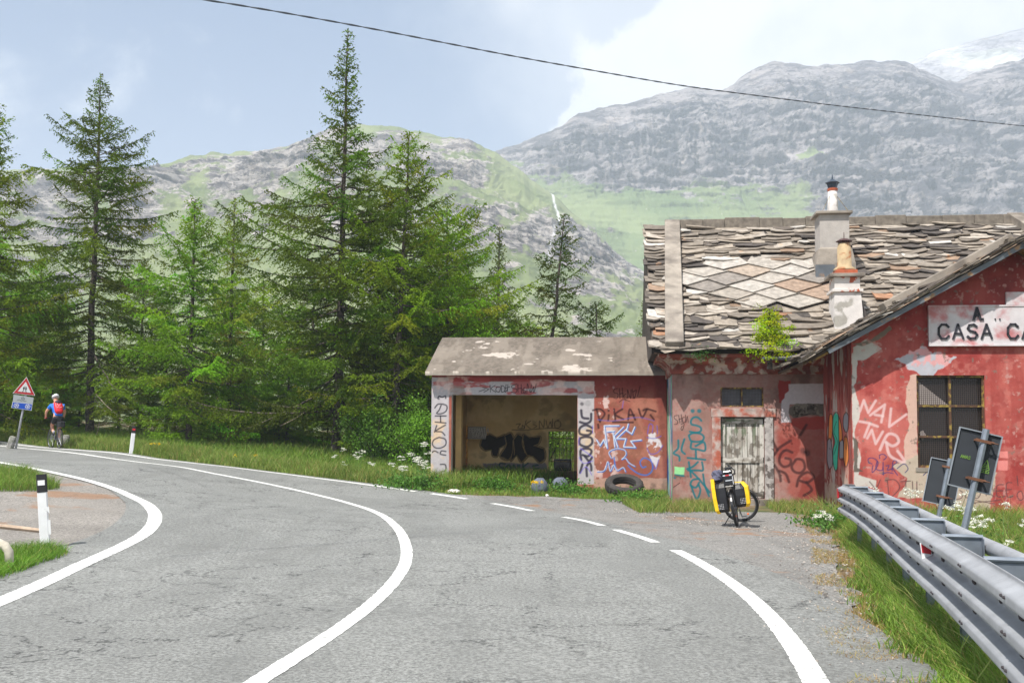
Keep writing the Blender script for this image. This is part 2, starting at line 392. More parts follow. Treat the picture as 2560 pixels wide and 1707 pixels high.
# forecourt between the road's edge and the buildings
fA = offset_line(OLw, 0.6)
k0 = np.argmin(np.hypot(*(OLw[:, :2] - gp(1020,1229)[:2]).T)); k1 = np.argmin(np.hypot(*(OLw[:, :2] - gp(2060,1700)[:2]).T))
seg = OLw[min(k0, k1):max(k0, k1)]
FB = px_line([(2190,1707),(2145,1600),(2105,1500),(2085,1420),(2075,1340),(2050,1298),(2000,1284),(1790,1280),(1650,1280),(1600,1270),(1550,1252),(1350,1243),(1120,1240),(1020,1231)], 260)
rs = np.random.RandomState(5)
FBj = FB.copy(); FBj[:, :2] += np.cumsum(rs.randn(260, 2), 0) * 0 + np.stack([fbm(np.arange(260) * .13, np.arange(260) * 0 + k, 4, 7) - .5 for k in (1, 5)], 1) * .5
sg = resample(seg, 260)
if sg[0, 1] > sg[-1, 1]: sg = sg[::-1]
side = -1 if offset_line(sg, 1)[130, 0] > sg[130, 0] else 1
struct(drape('forecourt', offset_line(sg, side * .7), FBj, 50, .02, M_fore))
# lay-by inside the bend
isl_in = ILw.copy(); cen = np.array([-13.5, 15.5])
far = ILw[:, :2] + (cen - ILw[:, :2]) * .93
far = np.where((ILw[:, 1:2] < 9.0) , ILw[:, :2] + np.array([-9.0, 0]), far)
kk = (ILw[:, 1] > 7.5) & (ILw[:, 0] > -14)
struct(drape('lay_by', ILw[kk], resample(far[kk], int(kk.sum())), 50, .022, M_isl))
# road
so_ = 1 if offset_line(OLw, 1)[60, 0] > OLw[60, 0] else -1
edge_off = np.interp(OLw[:, 1], [0, 6, 12, 16, 60], [.95, .95, .8, .35, .28]) + rs.randn(len(OLw)) * .008
si_ = -1 if offset_line(ILw, 1)[60, 0] > ILw[60, 0] else 1
in_off = np.interp(np.arange(len(ILw)), [0, 60, 110, 259], [1.6, .8, .12, .25])
struct(drape('road', offset_line(ILw, si_ * in_off), offset_line(OLw, so_ * edge_off), 60, .034, M_road))
def band(name, P, w, label=None, jit=0):
    A = offset_line(P, w / 2 + (rs.randn(len(P)) * jit)); B = offset_line(P, -w / 2 + rs.randn(len(P)) * jit)
    return struct(drape(name, A, B, 5, .0385, M_line))
band('edge_line', resample(ILw, 900), .21, jit=.003)
band('centre_line', resample(CLw, 900), .155, jit=.003)
kp = np.argmin(np.hypot(*(OLw[:, :2] - gp(1568*S,1272*S)[:2]).T)); kq = np.argmin(np.hypot(*(OLw[:, :2] - gp(945*S,1131*S)[:2]).T))
if kp > kq: OLw = OLw[::-1]; kp = len(OLw) - 1 - kp; kq = len(OLw) - 1 - kq
band('edge_line', resample(OLw[:kp + 1], 400), .185, jit=.003)
band('edge_line', resample(OLw[kq:], 400), .15, jit=.003)
for (a, b) in (((1520,1251),(1418,1222)), ((1390,1211),(1295,1190)), ((1225,1176),(1135,1159)), ((1085,1150),(990,1137))):
    ka = np.argmin(np.hypot(*(OLw[:, :2] - gp(a[0]*S, a[1]*S)[:2]).T)); kb = np.argmin(np.hypot(*(OLw[:, :2] - gp(b[0]*S, b[1]*S)[:2]).T))
    band('edge_line', resample(OLw[ka:kb + 1], 30), .16, jit=.003)
# dark skid line in the near lane
SK = ftp([(300,1068),(400,1092),(480,1125),(530,1165),(548,1210),(538,1250),(510,1290)])
SKw = smooth_line(ground_pt(SK[:, 0], SK[:, 1]), 160, 8)
M_skid = mat('tyre_mark', (122, 124, 121), .9, var=.3, vscale=14)
for o_ in (0, .09): struct(drape('skid_mark', offset_line(SKw, .007 + o_), offset_line(SKw, -.007 + o_), 3, .0375, M_skid))

# ---------------------------------------------------------------- mountains
def mountain_mat(name, rock, rock2, grass, grass2, scale):
    m = bpy.data.materials.new(name); m.use_nodes = True; nt = m.node_tree; N = nt.nodes; L = nt.links; b = N['Principled BSDF']; b.inputs['Roughness'].default_value = .95; b.inputs['Specular IOR Level'].default_value = .1
    tc = N.new('ShaderNodeTexCoord'); at_ = N.new('ShaderNodeAttribute'); at_.attribute_name = 'Col'; sp = N.new('ShaderNodeSeparateColor'); L.new(at_.outputs['Color'], sp.inputs[0])
    def no(sc, d=8, r=.6, dist=0, sq=None):
        n = N.new('ShaderNodeTexNoise'); n.inputs['Scale'].default_value = sc; n.inputs['Detail'].default_value = d; n.inputs['Roughness'].default_value = r; n.inputs['Distortion'].default_value = dist
        src = tc.outputs['Object']
        if sq: q = N.new('ShaderNodeMapping'); q.inputs['Scale'].default_value = sq; q.inputs['Rotation'].default_value = (0, .22, 0); L.new(src, q.inputs[0]); src = q.outputs[0]
        L.new(src, n.inputs[0]); return n.outputs[0]
    def rng(x, lo, hi, a=0, c=1):
        n = N.new('ShaderNodeMapRange'); n.interpolation_type = 'SMOOTHSTEP'; L.new(x, n.inputs[0])
        for i, v in enumerate((lo, hi, a, c)): n.inputs[i + 1].default_value = v
        return n.outputs[0]
    def mix(f, a, c):
        n = N.new('ShaderNodeMixRGB'); L.new(f, n.inputs[0])
        for i, v in enumerate((a, c)):
            if isinstance(v, tuple): n.inputs[i + 1].default_value = v + (1,)
            else: L.new(v, n.inputs[i + 1])
        return n.outputs[0]
    rk = mix(rng(no(scale * .6, 9, .7, .4, (1, 1, 2.6)), .44, .56), tuple(lin(rock)), tuple(lin(rock2)))
    rk = mix(rng(no(scale * 2.2, 6, .75, .8, (1, 1, 4)), .53, .58, 0, .85), rk, tuple(lin(rock) * .4))
    rk = mix(rng(no(scale * 1.1, 6, .7), .55, .7, 0, .5), rk, tuple(lin((190, 175, 160))))
    gr = mix(rng(no(scale * .3, 8, .6), .35, .65), tuple(lin(grass)), tuple(lin(grass2)))
    gr = mix(rng(no(scale * 5, 3, .6), .68, .72, 0, .8), gr, tuple(lin((170, 165, 155))))
    ad = N.new('ShaderNodeMath'); ad.operation = 'ADD'; L.new(sp.outputs[0], ad.inputs[0]); s2 = N.new('ShaderNodeMath'); s2.operation = 'MULTIPLY_ADD'; L.new(no(scale * 1.2, 9, .68, .3, (1, 1, 1.8)), s2.inputs[0]); s2.inputs[1].default_value = 1.5; s2.inputs[2].default_value = -.75; L.new(s2.outputs[0], ad.inputs[1])
    c = mix(rng(ad.outputs[0], .44, .56), gr, rk)
    c = mix(sp.outputs[1], c, tuple(lin((235, 235, 238))))
    L.new(c, b.inputs['Base Color'])
    bp = N.new('ShaderNodeBump'); bp.inputs['Strength'].default_value = 1; bp.inputs['Distance'].default_value = 9 / scale * .05; mm = N.new('ShaderNodeMath'); mm.operation = 'MULTIPLY'; L.new(no(scale * .9, 10, .75, .3, (1, 1, 2.2)), mm.inputs[0]); L.new(sp.outputs[0], mm.inputs[1]); L.new(mm.outputs[0], bp.inputs['Height']); L.new(bp.outputs[0], b.inputs['Normal'])
    return m
def mountain(name, ridge, Y0, Y1, base_py, nu, nv, amp, rockf, mt, seed, power=1.0, tint=None, pxr=None):
    ridge = np.array(ridge, float); px = np.linspace(pxr[0], pxr[1], nu)
    top = np.interp(px, ridge[:, 0], ridge[:, 1])
    for _ in range(2): top[1:-1] = (top[:-2] + 2 * top[1:-1] + top[2:]) / 4
    top = top + (fbm(px * .03, px * 0 + seed, 4, seed) - .5) * 13
    P1 = at(px, top, np.full(nu, Y1)); X = P1[:, 0]; Z1 = P1[:, 2]; Zb = at(px, np.full(nu, base_py), np.full(nu, Y0))[:, 2] * 0 - 12
    v = np.concatenate([np.linspace(0, 1, nv), 1 + np.linspace(.02, .5, 14)])
    Vg, Ug = np.meshgrid(v, np.arange(nu), indexing='ij')
    vv = np.minimum(Vg, 1); g = vv ** power
    Xg = X[Ug]; Yg = Y0 + (Y1 - Y0) * Vg
    # columns fan out from the eye so that each keeps its bearing at every depth
    fan = .35; Xg = Xg * (1 - fan * (1 - Yg / Y1))
    Zg = Zb[Ug] + (Z1[Ug] - Zb[Ug]) * g
    k = 1 / (Y1 * .11)
    r1 = fbm(Xg * k, Vg * (Y1 - Y0) * k * 1.1, 6, seed, .5, True) - .55; r2 = fbm(Xg * k * 4, Zg * k * 6, 5, seed + 5, .55, True) - .5
    pxg, pyg = project(np.stack([Xg, Yg, Zg], -1)); rock = rockf(pxg, pyg, vv)
    env = np.minimum(1, np.sin(np.clip(vv, 0, 1) * math.pi) * 2.2 + .05) * (Vg <= 1)
    Zg = Zg + env * amp * (r1 * (.9 + .4 * rock)) + env * rock * amp * .35 * r2
    r3 = fbm(Xg * k * 17, Zg * k * 22, 4, seed + 9, .6, True) - .5; st = fbm(Xg * k * 1.6, (Zg + Xg * .12 + r1 * 25) * k * 26, 3, seed + 15, .5) - .5; cl_ = fbm(Xg * k * 11 + r1 * 2, Zg * k * 1.3, 3, seed + 21, .5, True) - .55
    Yg = Yg - env * rock * amp * (.18 * r3 + .75 * st + .6 * cl_)
    Zg = Zg + env * rock * amp * .12 * r3
    Yg = Yg + env * amp * 1.2 * r1 * rock - env * amp * .9 * r2 * rock
    Zg = np.where(Vg > 1, Z1[Ug] - (Vg - 1) * 1.6 * (Z1[Ug] + 20), Zg)
    n, m = Xg.shape; V = np.stack([Xg, Yg, Zg], -1).reshape(-1, 3); i = np.arange(n - 1)[:, None] * m + np.arange(m - 1)
    F = np.stack([i, i + 1, i + m + 1, i + m], -1).reshape(-1, 4)
    col = np.zeros((n, m, 3)); col[..., 0] = rock
    if tint is not None: col[..., 1] = tint(pxg, pyg)
    struct(mesh_np(name, V, F, mt, smooth=False, col=col.reshape(-1, 3)))
def seg_d(px, py, pts):
    d = np.full(px.shape, 1e9)
    for a, b in zip(pts[:-1], pts[1:]):
        a = np.array(a, float); b = np.array(b, float); L2 = ((b - a) ** 2).sum() + 1e-9
        t = np.clip(((px - a[0]) * (b[0] - a[0]) + (py - a[1]) * (b[1] - a[1])) / L2, 0, 1)
        d = np.minimum(d, np.hypot(px - a[0] - t * (b[0] - a[0]), py - a[1] - t * (b[1] - a[1])))
    return d
def rockL(px, py, v):
    top = np.interp(px, [0, 400, 500, 720, 800, 1000, 1150, 1300, 1500], [430, 425, 395, 365, 330, 318, 340, 420, 600]); d = py - top
    n = fbm(px * .012, py * .03, 5, 3)
    r = .70 - sstep(d, 60, 260) * .42 + (n - .5) * 1.5 - .35 * (d < 12)
    r = r - .35 * sstep(d, 250, 420) - .5 * sstep(px, 1190, 1300) * (1 - sstep(py, 540, 600))
    for c in ((1180, 600, 120, 45), (1500, 590, 100, 30), (1440, 650, 120, 50), (1560, 640, 60, 40), (1250, 560, 90, 30)):
        r = r + .3 * np.exp(-(((px - c[0]) / c[2]) ** 2 + ((py - c[1]) / c[3]) ** 2))
    return np.clip(r, 0, 1)
def tintL(px, py):
    s1 = np.exp(-(seg_d(px, py, [(1350, 440), (1383, 490), (1386, 520), (1400, 556)]) / 2.6) ** 2) * (py > 485)
    s1 = np.maximum(s1, .8 * np.exp(-(seg_d(px, py, [(1386, 590), (1375, 640), (1372, 690)]) / 3) ** 2))
    return s1 * .8
def rockM(px, py, v):
    bot = np.interp(px, [1250, 1300, 1400, 1620, 1780, 1900, 2000, 2060, 2160, 2300, 2600], [372, 395, 425, 432, 440, 440, 455, 520, 620, 640, 660])
    n = fbm(px * .01, py * .02, 5, 9); d = py - bot
    r = 1.05 - sstep(d + (n - .5) * 190, -60, 100) * .8 + (n - .5) * .6
    r = r - .9 * np.exp(-(((px - 2020) / 70) ** 2 + ((py - 375) / 22) ** 2)) - .3 * np.exp(-(((px - 1560) / 90) ** 2 + ((py - 300) / 14) ** 2))
    r = r + .5 * np.exp(-(((px - 2040) / 90) ** 2 + ((py - 410) / 18) ** 2)) + .35 * np.exp(-(((px - 1540) / 70) ** 2 + ((py - 450) / 25) ** 2))
    return np.clip(r, 0, 1)
M_mL = mountain_mat('near_ridge_rock', (104, 98, 98), (178, 171, 165), (100, 112, 70), (126, 134, 92), .05)
M_mM = mountain_mat('massif_rock', (98, 95, 100), (168, 161, 160), (96, 114, 70), (122, 134, 88), .028)
M_mF = mountain_mat('hazed_far_peak_rock', (150, 150, 158), (190, 186, 186), (160, 165, 150), (170, 175, 160), .02)  # rock and grass colours paled to carry cloud haze
mountain('near_mountain_ridge', [(-900,460),(-50,430),(60,422),(150,420),(330,418),(380,420),(430,405),(470,390),(500,386),(560,382),(640,380),(720,368),(800,330),(870,312),(960,315),(1020,325),(1090,338),(1150,345),(1200,360),(1250,388),(1300,428),(1370,478),(1450,545),(1550,640),(1700,760),(2000,900)],
  280, 880, 1095, 1100, 340, 20, rockL, M_mL, 4, 1.0, tintL, (-300, 1760))
mountain('cliff_massif', [(700,560),(1000,470),(1200,392),(1250,378),(1330,345),(1400,318),(1450,285),(1500,270),(1560,262),(1640,240),(1700,225),(1740,221),(1800,226),(1830,215),(1850,195),(1900,165),(1930,155),(1980,157),(2030,165),(2100,160),(2170,154),(2240,153),(2290,165),(2340,190),(2390,205),(2440,180),(2500,162),(2560,150),(2800,110),(3600,120)],
  600, 1300, 1100, 1100, 380, 40, rockM, M_mM, 8, 1.25, None, (1100, 2900))
def tintF(px, py):
    return np.clip(np.exp(-(seg_d(px, py, [(2278, 158), (2320, 142), (2362, 124)]) / 6) ** 2) + .8 * np.exp(-(seg_d(px, py, [(2380, 162), (2395, 152)]) / 4) ** 2), .35, 1)  # snow streaks, plus an even white floor painting haze over the whole peak
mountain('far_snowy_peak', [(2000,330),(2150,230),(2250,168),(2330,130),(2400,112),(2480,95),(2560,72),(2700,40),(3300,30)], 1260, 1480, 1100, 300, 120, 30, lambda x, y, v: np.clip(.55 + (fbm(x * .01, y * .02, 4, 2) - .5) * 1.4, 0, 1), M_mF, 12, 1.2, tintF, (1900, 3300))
def haze():
    m = bpy.data.materials.new('haze'); m.use_nodes = True; nt = m.node_tree; nt.nodes.clear()
    o = nt.nodes.new('ShaderNodeOutputMaterial'); v = nt.nodes.new('ShaderNodeVolumePrincipled'); v.inputs['Density'].default_value = HAZE; v.inputs['Color'].default_value = (.76, .86, 1, 1); v.inputs['Anisotropy'].default_value = -.1
    nt.links.new(v.outputs[0], o.inputs['Volume'])
    b = MB(); b.box((-3100, -950, -70), (3100, 3000, 660)); ob = b.build('haze', m); struct(ob, 'stuff')
HAZE = .00046
haze()
# ---------------------------------------------------------------- buildings
ANG = R(6.0); EX = np.array([math.cos(ANG), -math.sin(ANG), 0]); EW = np.array([math.sin(ANG), math.cos(ANG), 0])
ORG = np.array([402 / FPX * 24, 24.0, 0])
def uz(px, py, w=0.0):
    """(u, z) on the vertical plane parallel to the facades, w metres behind the main front"""
    d = ray(px, py); o = ORG + EW * w - EYE; t = (o @ EW) / (d @ EW); P = EYE + d * np.asarray(t)[..., None] if np.ndim(t) else EYE + d * t
    r = ((P - ORG) @ EX, P[..., 2])
    return r if np.ndim(r[0]) else (float(r[0]), float(r[1]))
def loc2w(P): P = np.asarray(P, float); return ORG + P[..., 0:1] * EX + P[..., 1:2] * EW + np.concatenate([np.zeros(P.shape[:-1] + (2,)), P[..., 2:3]], -1)
def zmap(x0, y0, s): return lambda pts: [(x0 + x / s, y0 + y / s) for x, y in pts]
Z1 = zmap(1560, 440, 2.352); Z2 = zmap(1060, 820, 3.409); Z3 = zmap(1640, 860, 3.267); Z4 = zmap(2040, 900, 3.1365)
class Canvas:
    """paint laid on a wall: colours per wall vertex; x,y is a fixed chart of the wall, a,z are metres"""
    def __init__(s, x, y, a, z, base): s.x, s.y, s.a, s.z = x, y, a, z; s.c = np.tile(lin(base), (len(x), 1))
    def blend(s, m, col): m = m[:, None]; s.c = s.c * (1 - m) + lin(col) * m
    def noise(s, col, sc, thr, soft=.05, seed=0, k=1, sx=1, sy=1, ridged=False, mask=None):
        n = fbm(s.a * sc * sx + 50, s.z * sc * sy + 50, 6, seed, .55, ridged); m = sstep(n, thr - soft, thr + soft) * k
        if mask is not None: m = m * mask
        s.blend(m, col)
    def inside(s, pts, jit=0, seed=1, soft=1.0, jsc=.12):
        x = s.x; y = s.y
        if jit:
            x = x + (fbm(s.a * 6, s.z * 6, 5, seed) - .5) * jit * 2; y = y + (fbm(s.a * 6 + 31, s.z * 6, 5, seed + 3) - .5) * jit * 2
        p = np.array(pts, float); n = len(p); ins = np.zeros(len(x), bool); d = np.full(len(x), 1e9)
        for i in range(n):
            a = p[i]; b = p[(i + 1) % n]
            c = ((a[1] > y) != (b[1] > y)) & (x < (b[0] - a[0]) * (y - a[1]) / (b[1] - a[1] + 1e-12) + a[0]); ins ^= c
            e = b - a; t = np.clip(((x - a[0]) * e[0] + (y - a[1]) * e[1]) / (e @ e + 1e-9), 0, 1); d = np.minimum(d, np.hypot(x - a[0] - t * e[0], y - a[1] - t * e[1]))
        sd = np.where(ins, d, -d); return sstep(sd, -soft, soft)
    def poly(s, pts, col, jit=0, k=1, seed=1, soft=1.0): s.blend(s.inside(pts, jit, seed, soft) * k, col)
    def stroke(s, pts, w, col, k=1, soft=.8, curve=True):
        if curve and len(pts) > 2:
            P = np.array(pts, float); t = np.arange(len(P)); q = np.linspace(0, len(P) - 1, (len(P) - 1) * 5 + 1)
            i = np.clip(q.astype(int), 0, len(P) - 2); f = (q - i)[:, None]
            p0 = P[np.maximum(i - 1, 0)]; p1 = P[i]; p2 = P[i + 1]; p3 = P[np.minimum(i + 2, len(P) - 1)]
            pts = .5 * (2 * p1 + (p2 - p0) * f + (2 * p0 - 5 * p1 + 4 * p2 - p3) * f * f + (3 * p1 - 3 * p2 + p3 - p0) * f ** 3)
        p = np.array(pts, float)
        if len(p) == 1: p = np.vstack([p, p + .01])
        m = (s.x > p[:, 0].min() - w - 4) & (s.x < p[:, 0].max() + w + 4) & (s.y > p[:, 1].min() - w - 4) & (s.y < p[:, 1].max() + w + 4)
        if not m.any(): return
        d = seg_d(s.x[m], s.y[m], p); k_ = (1 - sstep(d, w / 2 - soft, w / 2 + soft)) * k
        s.c[m] = s.c[m] * (1 - k_[:, None]) + lin(col) * k_[:, None]
    def strokes(s, Z, lst, w, col, k=1, soft=.8, curve=True):
        for q in lst: s.stroke(Z(q), w, col, k, soft, curve)
def lines_between(br, res):
    out = []
    for a, b in zip(br[:-1], br[1:]): n = max(1, int(round((b - a) / res))); out.append(np.linspace(a, b, n + 1)[:-1])
    return np.concatenate(out + [np.array([br[-1]])])
def wall(name, parent, axis, a0, a1, z0, z1, const, holes, res, painter, material, base=(170, 134, 126), depth=.35, back=True, topf=None, fine=None):
    ab = sorted({a0, a1, *[h[0] for h in holes], *[h[1] for h in holes], *([fine] if fine else [])}); zb = sorted({z0, z1, *[h[2] for h in holes], *[h[3] for h in holes]})
    if fine: A = np.concatenate([lines_between([b for b in ab if b <= fine], res)[:-1], lines_between([b for b in ab if b >= fine], .15)])
    else: A = lines_between(ab, res)
    Zs = lines_between(zb, res); Ag, Zg = np.meshgrid(A, Zs); n, m = Ag.shape
    if topf is not None: Zg = z0 + (Zg - z0) * np.minimum(1, (topf(Ag) - z0) / (z1 - z0)) if not holes else np.minimum(Zg, topf(Ag))
    P = np.zeros((n * m, 3)); ia = 0 if axis == 'u' else 1; ic = 1 - ia
    P[:, ia] = Ag.ravel(); P[:, ic] = const; P[:, 2] = Zg.ravel()
    x, y = project(loc2w(P)); C = Canvas(x, y, Ag.ravel(), Zg.ravel(), base); painter(C)
    i = np.arange(n - 1)[:, None] * m + np.arange(m - 1); ac = (A[:-1] + A[1:]) / 2; zc = (Zs[:-1] + Zs[1:]) / 2
    keep = np.ones((n - 1, m - 1), bool)
    for h in holes: keep &= ~((ac[None, :] > h[0]) & (ac[None, :] < h[1]) & (zc[:, None] > h[2]) & (zc[:, None] < h[3]))
    if topf is not None: keep &= (Zg[1:, 1:] - Zg[:-1, 1:] > 1e-6) | (Zg[1:, :-1] - Zg[:-1, :-1] > 1e-6)
    F = np.stack([i, i + 1, i + m + 1, i + m], -1)[keep]
    V = [P]; Fs = [F]; cols = [C.c]; b = len(P)
    def quad(q, c):
        nonlocal b
        V.append(np.array(q, float)); Fs.append(np.array([[b, b+1, b+2, b+3]])); cols.append(np.tile(lin(c), (4, 1))); b += 4
    def pt(a, w, z): p = [0, 0, z]; p[ia] = a; p[ic] = w; return p
    dw = depth
    for h in holes:
        for (p, q) in (((h[0], h[2]), (h[0], h[3])), ((h[0], h[3]), (h[1], h[3])), ((h[1], h[3]), (h[1], h[2])), ((h[1], h[2]), (h[0], h[2]))):
            quad([pt(p[0], const, p[1]), pt(q[0], const, q[1]), pt(q[0], const + dw, q[1]), pt(p[0], const + dw, p[1])], base)
    if back:
        for j in range(len(zb) - 1):
            for k in range(len(ab) - 1):
                ca = (ab[k] + ab[k+1]) / 2; cz = (zb[j] + zb[j+1]) / 2
                if any(h[0] < ca < h[1] and h[2] < cz < h[3] for h in holes): continue
                t0, t1 = (zb[j+1], zb[j+1]) if topf is None else (min(zb[j+1], float(topf(np.array(ab[k])))), min(zb[j+1], float(topf(np.array(ab[k+1])))))
                quad([pt(ab[k], const + dw, zb[j]), pt(ab[k+1], const + dw, zb[j]), pt(ab[k+1], const + dw, t1), pt(ab[k], const + dw, t0)], base)
        for (e, s_) in ((ab[0], 0), (ab[-1], 1)):
            tz = z1 if topf is None else min(z1, float(topf(np.array(e))))
            quad([pt(e, const, z0), pt(e, const + dw, z0), pt(e, const + dw, tz), pt(e, const, tz)], base)
        if topf is None: quad([pt(ab[0], const, z1), pt(ab[-1], const, z1), pt(ab[-1], const + dw, z1), pt(ab[0], const + dw, z1)], base)
    return mesh_np(name, np.concatenate(V), Fs, material, parent, np.concatenate(cols))
M_plaster = mat('roughcast_plaster', attr=True, rough=.9, var=.08, vscale=14, bump=1.0, bscale=75, spec=.2)
M_smooth = mat('smooth_plaster', attr=True, rough=.85, var=.06, vscale=7, bump=.5, bscale=45, spec=.25)
M_cornice = mat('flaking_cornice_paint', (132, 66, 54), .9, var=.45, vscale=4, bump=1, bscale=35, color2=(166, 146, 134), thr=.53, soft=.04, mscale=4.5)
M_concrete = mat('weathered_concrete', (150, 141, 130), .95, var=.22, vscale=3.5, bump=1, bscale=50, color2=(112, 104, 96), thr=.55, soft=.12, mscale=1.3)
M_chim = mat('chimney_render', (172, 166, 160), .9, var=.12, vscale=5, bump=.6, bscale=40)
M_chimw = mat('patched_white_render', (205, 200, 196), .9, var=.1, vscale=5, bump=.6, bscale=30, color2=(160, 156, 148), thr=.55, soft=.05, mscale=3.5)
M_dark = mat('unlit_interior', (60, 54, 48), .95)
M_iron = mat('rusty_iron', (92, 66, 50), .75, metal=.3, var=.3, vscale=12, color2=(150, 128, 62), thr=.54, soft=.06, mscale=9)
M_slate = mat('stone_slab', attr=True, rough=.88, var=.28, vscale=7, bump=.8, bscale=22, spec=.3, color2=(160, 126, 98), thr=.72, soft=.05, mscale=2.6)
M_zinc = mat('zinc_flashing', (104, 110, 116), .6, metal=.4, var=.2, vscale=4, color2=(150, 120, 90), thr=.6, soft=.06, mscale=4)
M_tile = mat('brick', (176, 92, 62), .85, var=.2, vscale=12)
house = empty('roadside_house', ORG, -ANG, 'derelict red roadside house with slate roof, graffiti walls and cross gable', 'house')
garage = empty('open_garage', ORG, -ANG, 'low open-fronted garage with concrete roof and graffiti pillars beside the red house', 'garage')
# ---- main front
uJ = uz(2060, 1100)[0]; WG = -2.86
zdt = uz(1850, 1042)[1]; ud0, ud1 = uz(1802, 1150)[0], uz(1912, 1150)[0]; zdb = uz(1850, 1246)[1]
tw = (uz(1801, 990)[0], uz(1909, 990)[0], uz(1850, 1017)[1], uz(1850, 968)[1])
zc0 = uz(1850, 935)[1]; zc1 = uz(1850, 884)[1]
def paint_main(C):
    C.noise((148, 114, 104), 1.2, .5, .16, 2); C.noise((182, 152, 142), 2.5, .56, .12, 5, .6); C.noise((168, 104, 94), 10, .58, .08, 15, .4)
    C.noise((138, 80, 72), 3.5, .66, .08, 7, .5)
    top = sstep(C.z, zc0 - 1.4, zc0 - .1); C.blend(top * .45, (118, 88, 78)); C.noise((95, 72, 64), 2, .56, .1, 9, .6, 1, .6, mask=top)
    red = C.inside(Z3([(985, 600), (1380, 590), (1400, 1330), (1180, 1330), (1050, 1180), (980, 900)]), 14, 5, 12)
    C.blend(red * .75, (168, 82, 70)); C.noise((142, 58, 50), 2.2, .52, .07, 12, .7, mask=red)
    C.poly(Z3([(1000, 300), (1100, 300), (1090, 480), (1000, 480)]), (146, 52, 48), 4)
    C.poly(Z3([(1080, 325), (1400, 322), (1400, 490), (1090, 490), (1085, 580), (1105, 635), (1022, 640), (1025, 465), (1050, 440), (1055, 405), (1085, 380)]), (196, 188, 192), 1.6)
    st = C.inside(Z3([(1085, 520), (1150, 487), (1400, 486), (1400, 592), (1240, 580), (1120, 604), (1078, 560)]), 3, 8)
    C.blend(st, (104, 96, 86)); C.noise((52, 47, 42), 9, .56, .05, 31, .9, mask=st); C.noise((140, 132, 120), 8, .62, .04, 33, .8, mask=st)
    C.poly(Z3([(1110, 600), (1400, 590), (1400, 690), (1200, 705), (1100, 660)]), (166, 62, 56), 5, .85)
    C.noise((90, 60, 55), 1.1, .9, .02, 40, .6, ridged=True)
    low = 1 - sstep(C.z, 0.0, .35); C.noise((120, 108, 88), 3, .45, .1, 55, .6, mask=low)
    T = (14, 108, 118)
    C.strokes(Z3, [[(298, 545), (300, 546)], [(352, 545), (354, 546)]], 10, T, .85, 1.5)
    C.strokes(Z3, [[(370, 625), (340, 598), (305, 600), (285, 628), (292, 655), (330, 664), (364, 680), (366, 708), (330, 722), (276, 714)],
        [(268, 745), (300, 726), (360, 730), (390, 756), (378, 788), (330, 797), (285, 788), (268, 745)], [(290, 798), (286, 850), (335, 858), (400, 868), (392, 800), (335, 826)], [(322, 830), (325, 832)],
        [(258, 928), (325, 935), (402, 944)], [(325, 868), (328, 936)], [(268, 962), (285, 1085)], [(342, 962), (300, 1000), (254, 1018)], [(262, 1030), (345, 1030), (384, 1028), (376, 964)],
        [(285, 1035), (345, 1095), (440, 1210)], [(385, 1062), (398, 1150), (434, 1240)], [(352, 1100), (300, 1108), (282, 1150), (325, 1170), (352, 1130)], [(285, 1150), (330, 1262), (362, 1200), (350, 1150)],
        [(232, 775), (208, 862), (236, 896)], [(182, 785), (180, 850), (144, 890), (188, 915), (192, 950)], [(150, 1090), (152, 1092)], [(160, 1062), (225, 1075)]], 5.2, T, .92, 1.0)
    C.poly(Z3([(150, 998), (232, 1006), (228, 1066), (150, 1058)]), (150, 214, 150), 1.5)
    K = (38, 28, 32)
    C.strokes(Z3, [[(176, 582), (150, 588), (152, 608), (176, 628), (172, 652), (148, 655)], [(184, 580), (196, 642)], [(206, 574), (212, 640)], [(186, 616), (210, 606)], [(232, 598), (218, 602), (222, 640), (236, 634)], [(240, 578), (244, 640), (256, 590), (263, 642)], [(204, 654), (230, 650), (216, 700), (204, 690), (214, 668)], [(140, 1170), (195, 1132)]], 1.9, K, .9)
    B = (54, 30, 32)
    C.strokes(Z3, [[(930, 750), (990, 862)], [(1100, 788), (1010, 845), (968, 902)], [(1112, 884), (1060, 866), (1018, 902), (1008, 960), (1042, 1000), (1092, 985), (1100, 944), (1058, 930)],
        [(1130, 960), (1108, 1000), (1130, 1040), (1180, 1050), (1215, 1010), (1200, 950), (1152, 938), (1130, 960)], [(1215, 880), (1222, 884)], [(1150, 1158), (1172, 1085), (1240, 1045), (1288, 1085), (1236, 1128), (1168, 1112)], [(1228, 1130), (1272, 1190), (1208, 1235)],
        [(968, 988), (1008, 1060), (1018, 1116)], [(1010, 1035), (1060, 1060), (1086, 1124)], [(1180, 740), (1228, 660)]], 7, B, .78, 2.0)
    C.strokes(Z3, [[(1205, 870), (1235, 890)]], 16, B, .6, 4)
z0m = -.5
W_main = wall('front_wall', house, 'u', 0, uJ, z0m, zc0 + .05, 0, [(ud0, ud1, zdb, zdt), tw], .0125, paint_main, M_plaster)
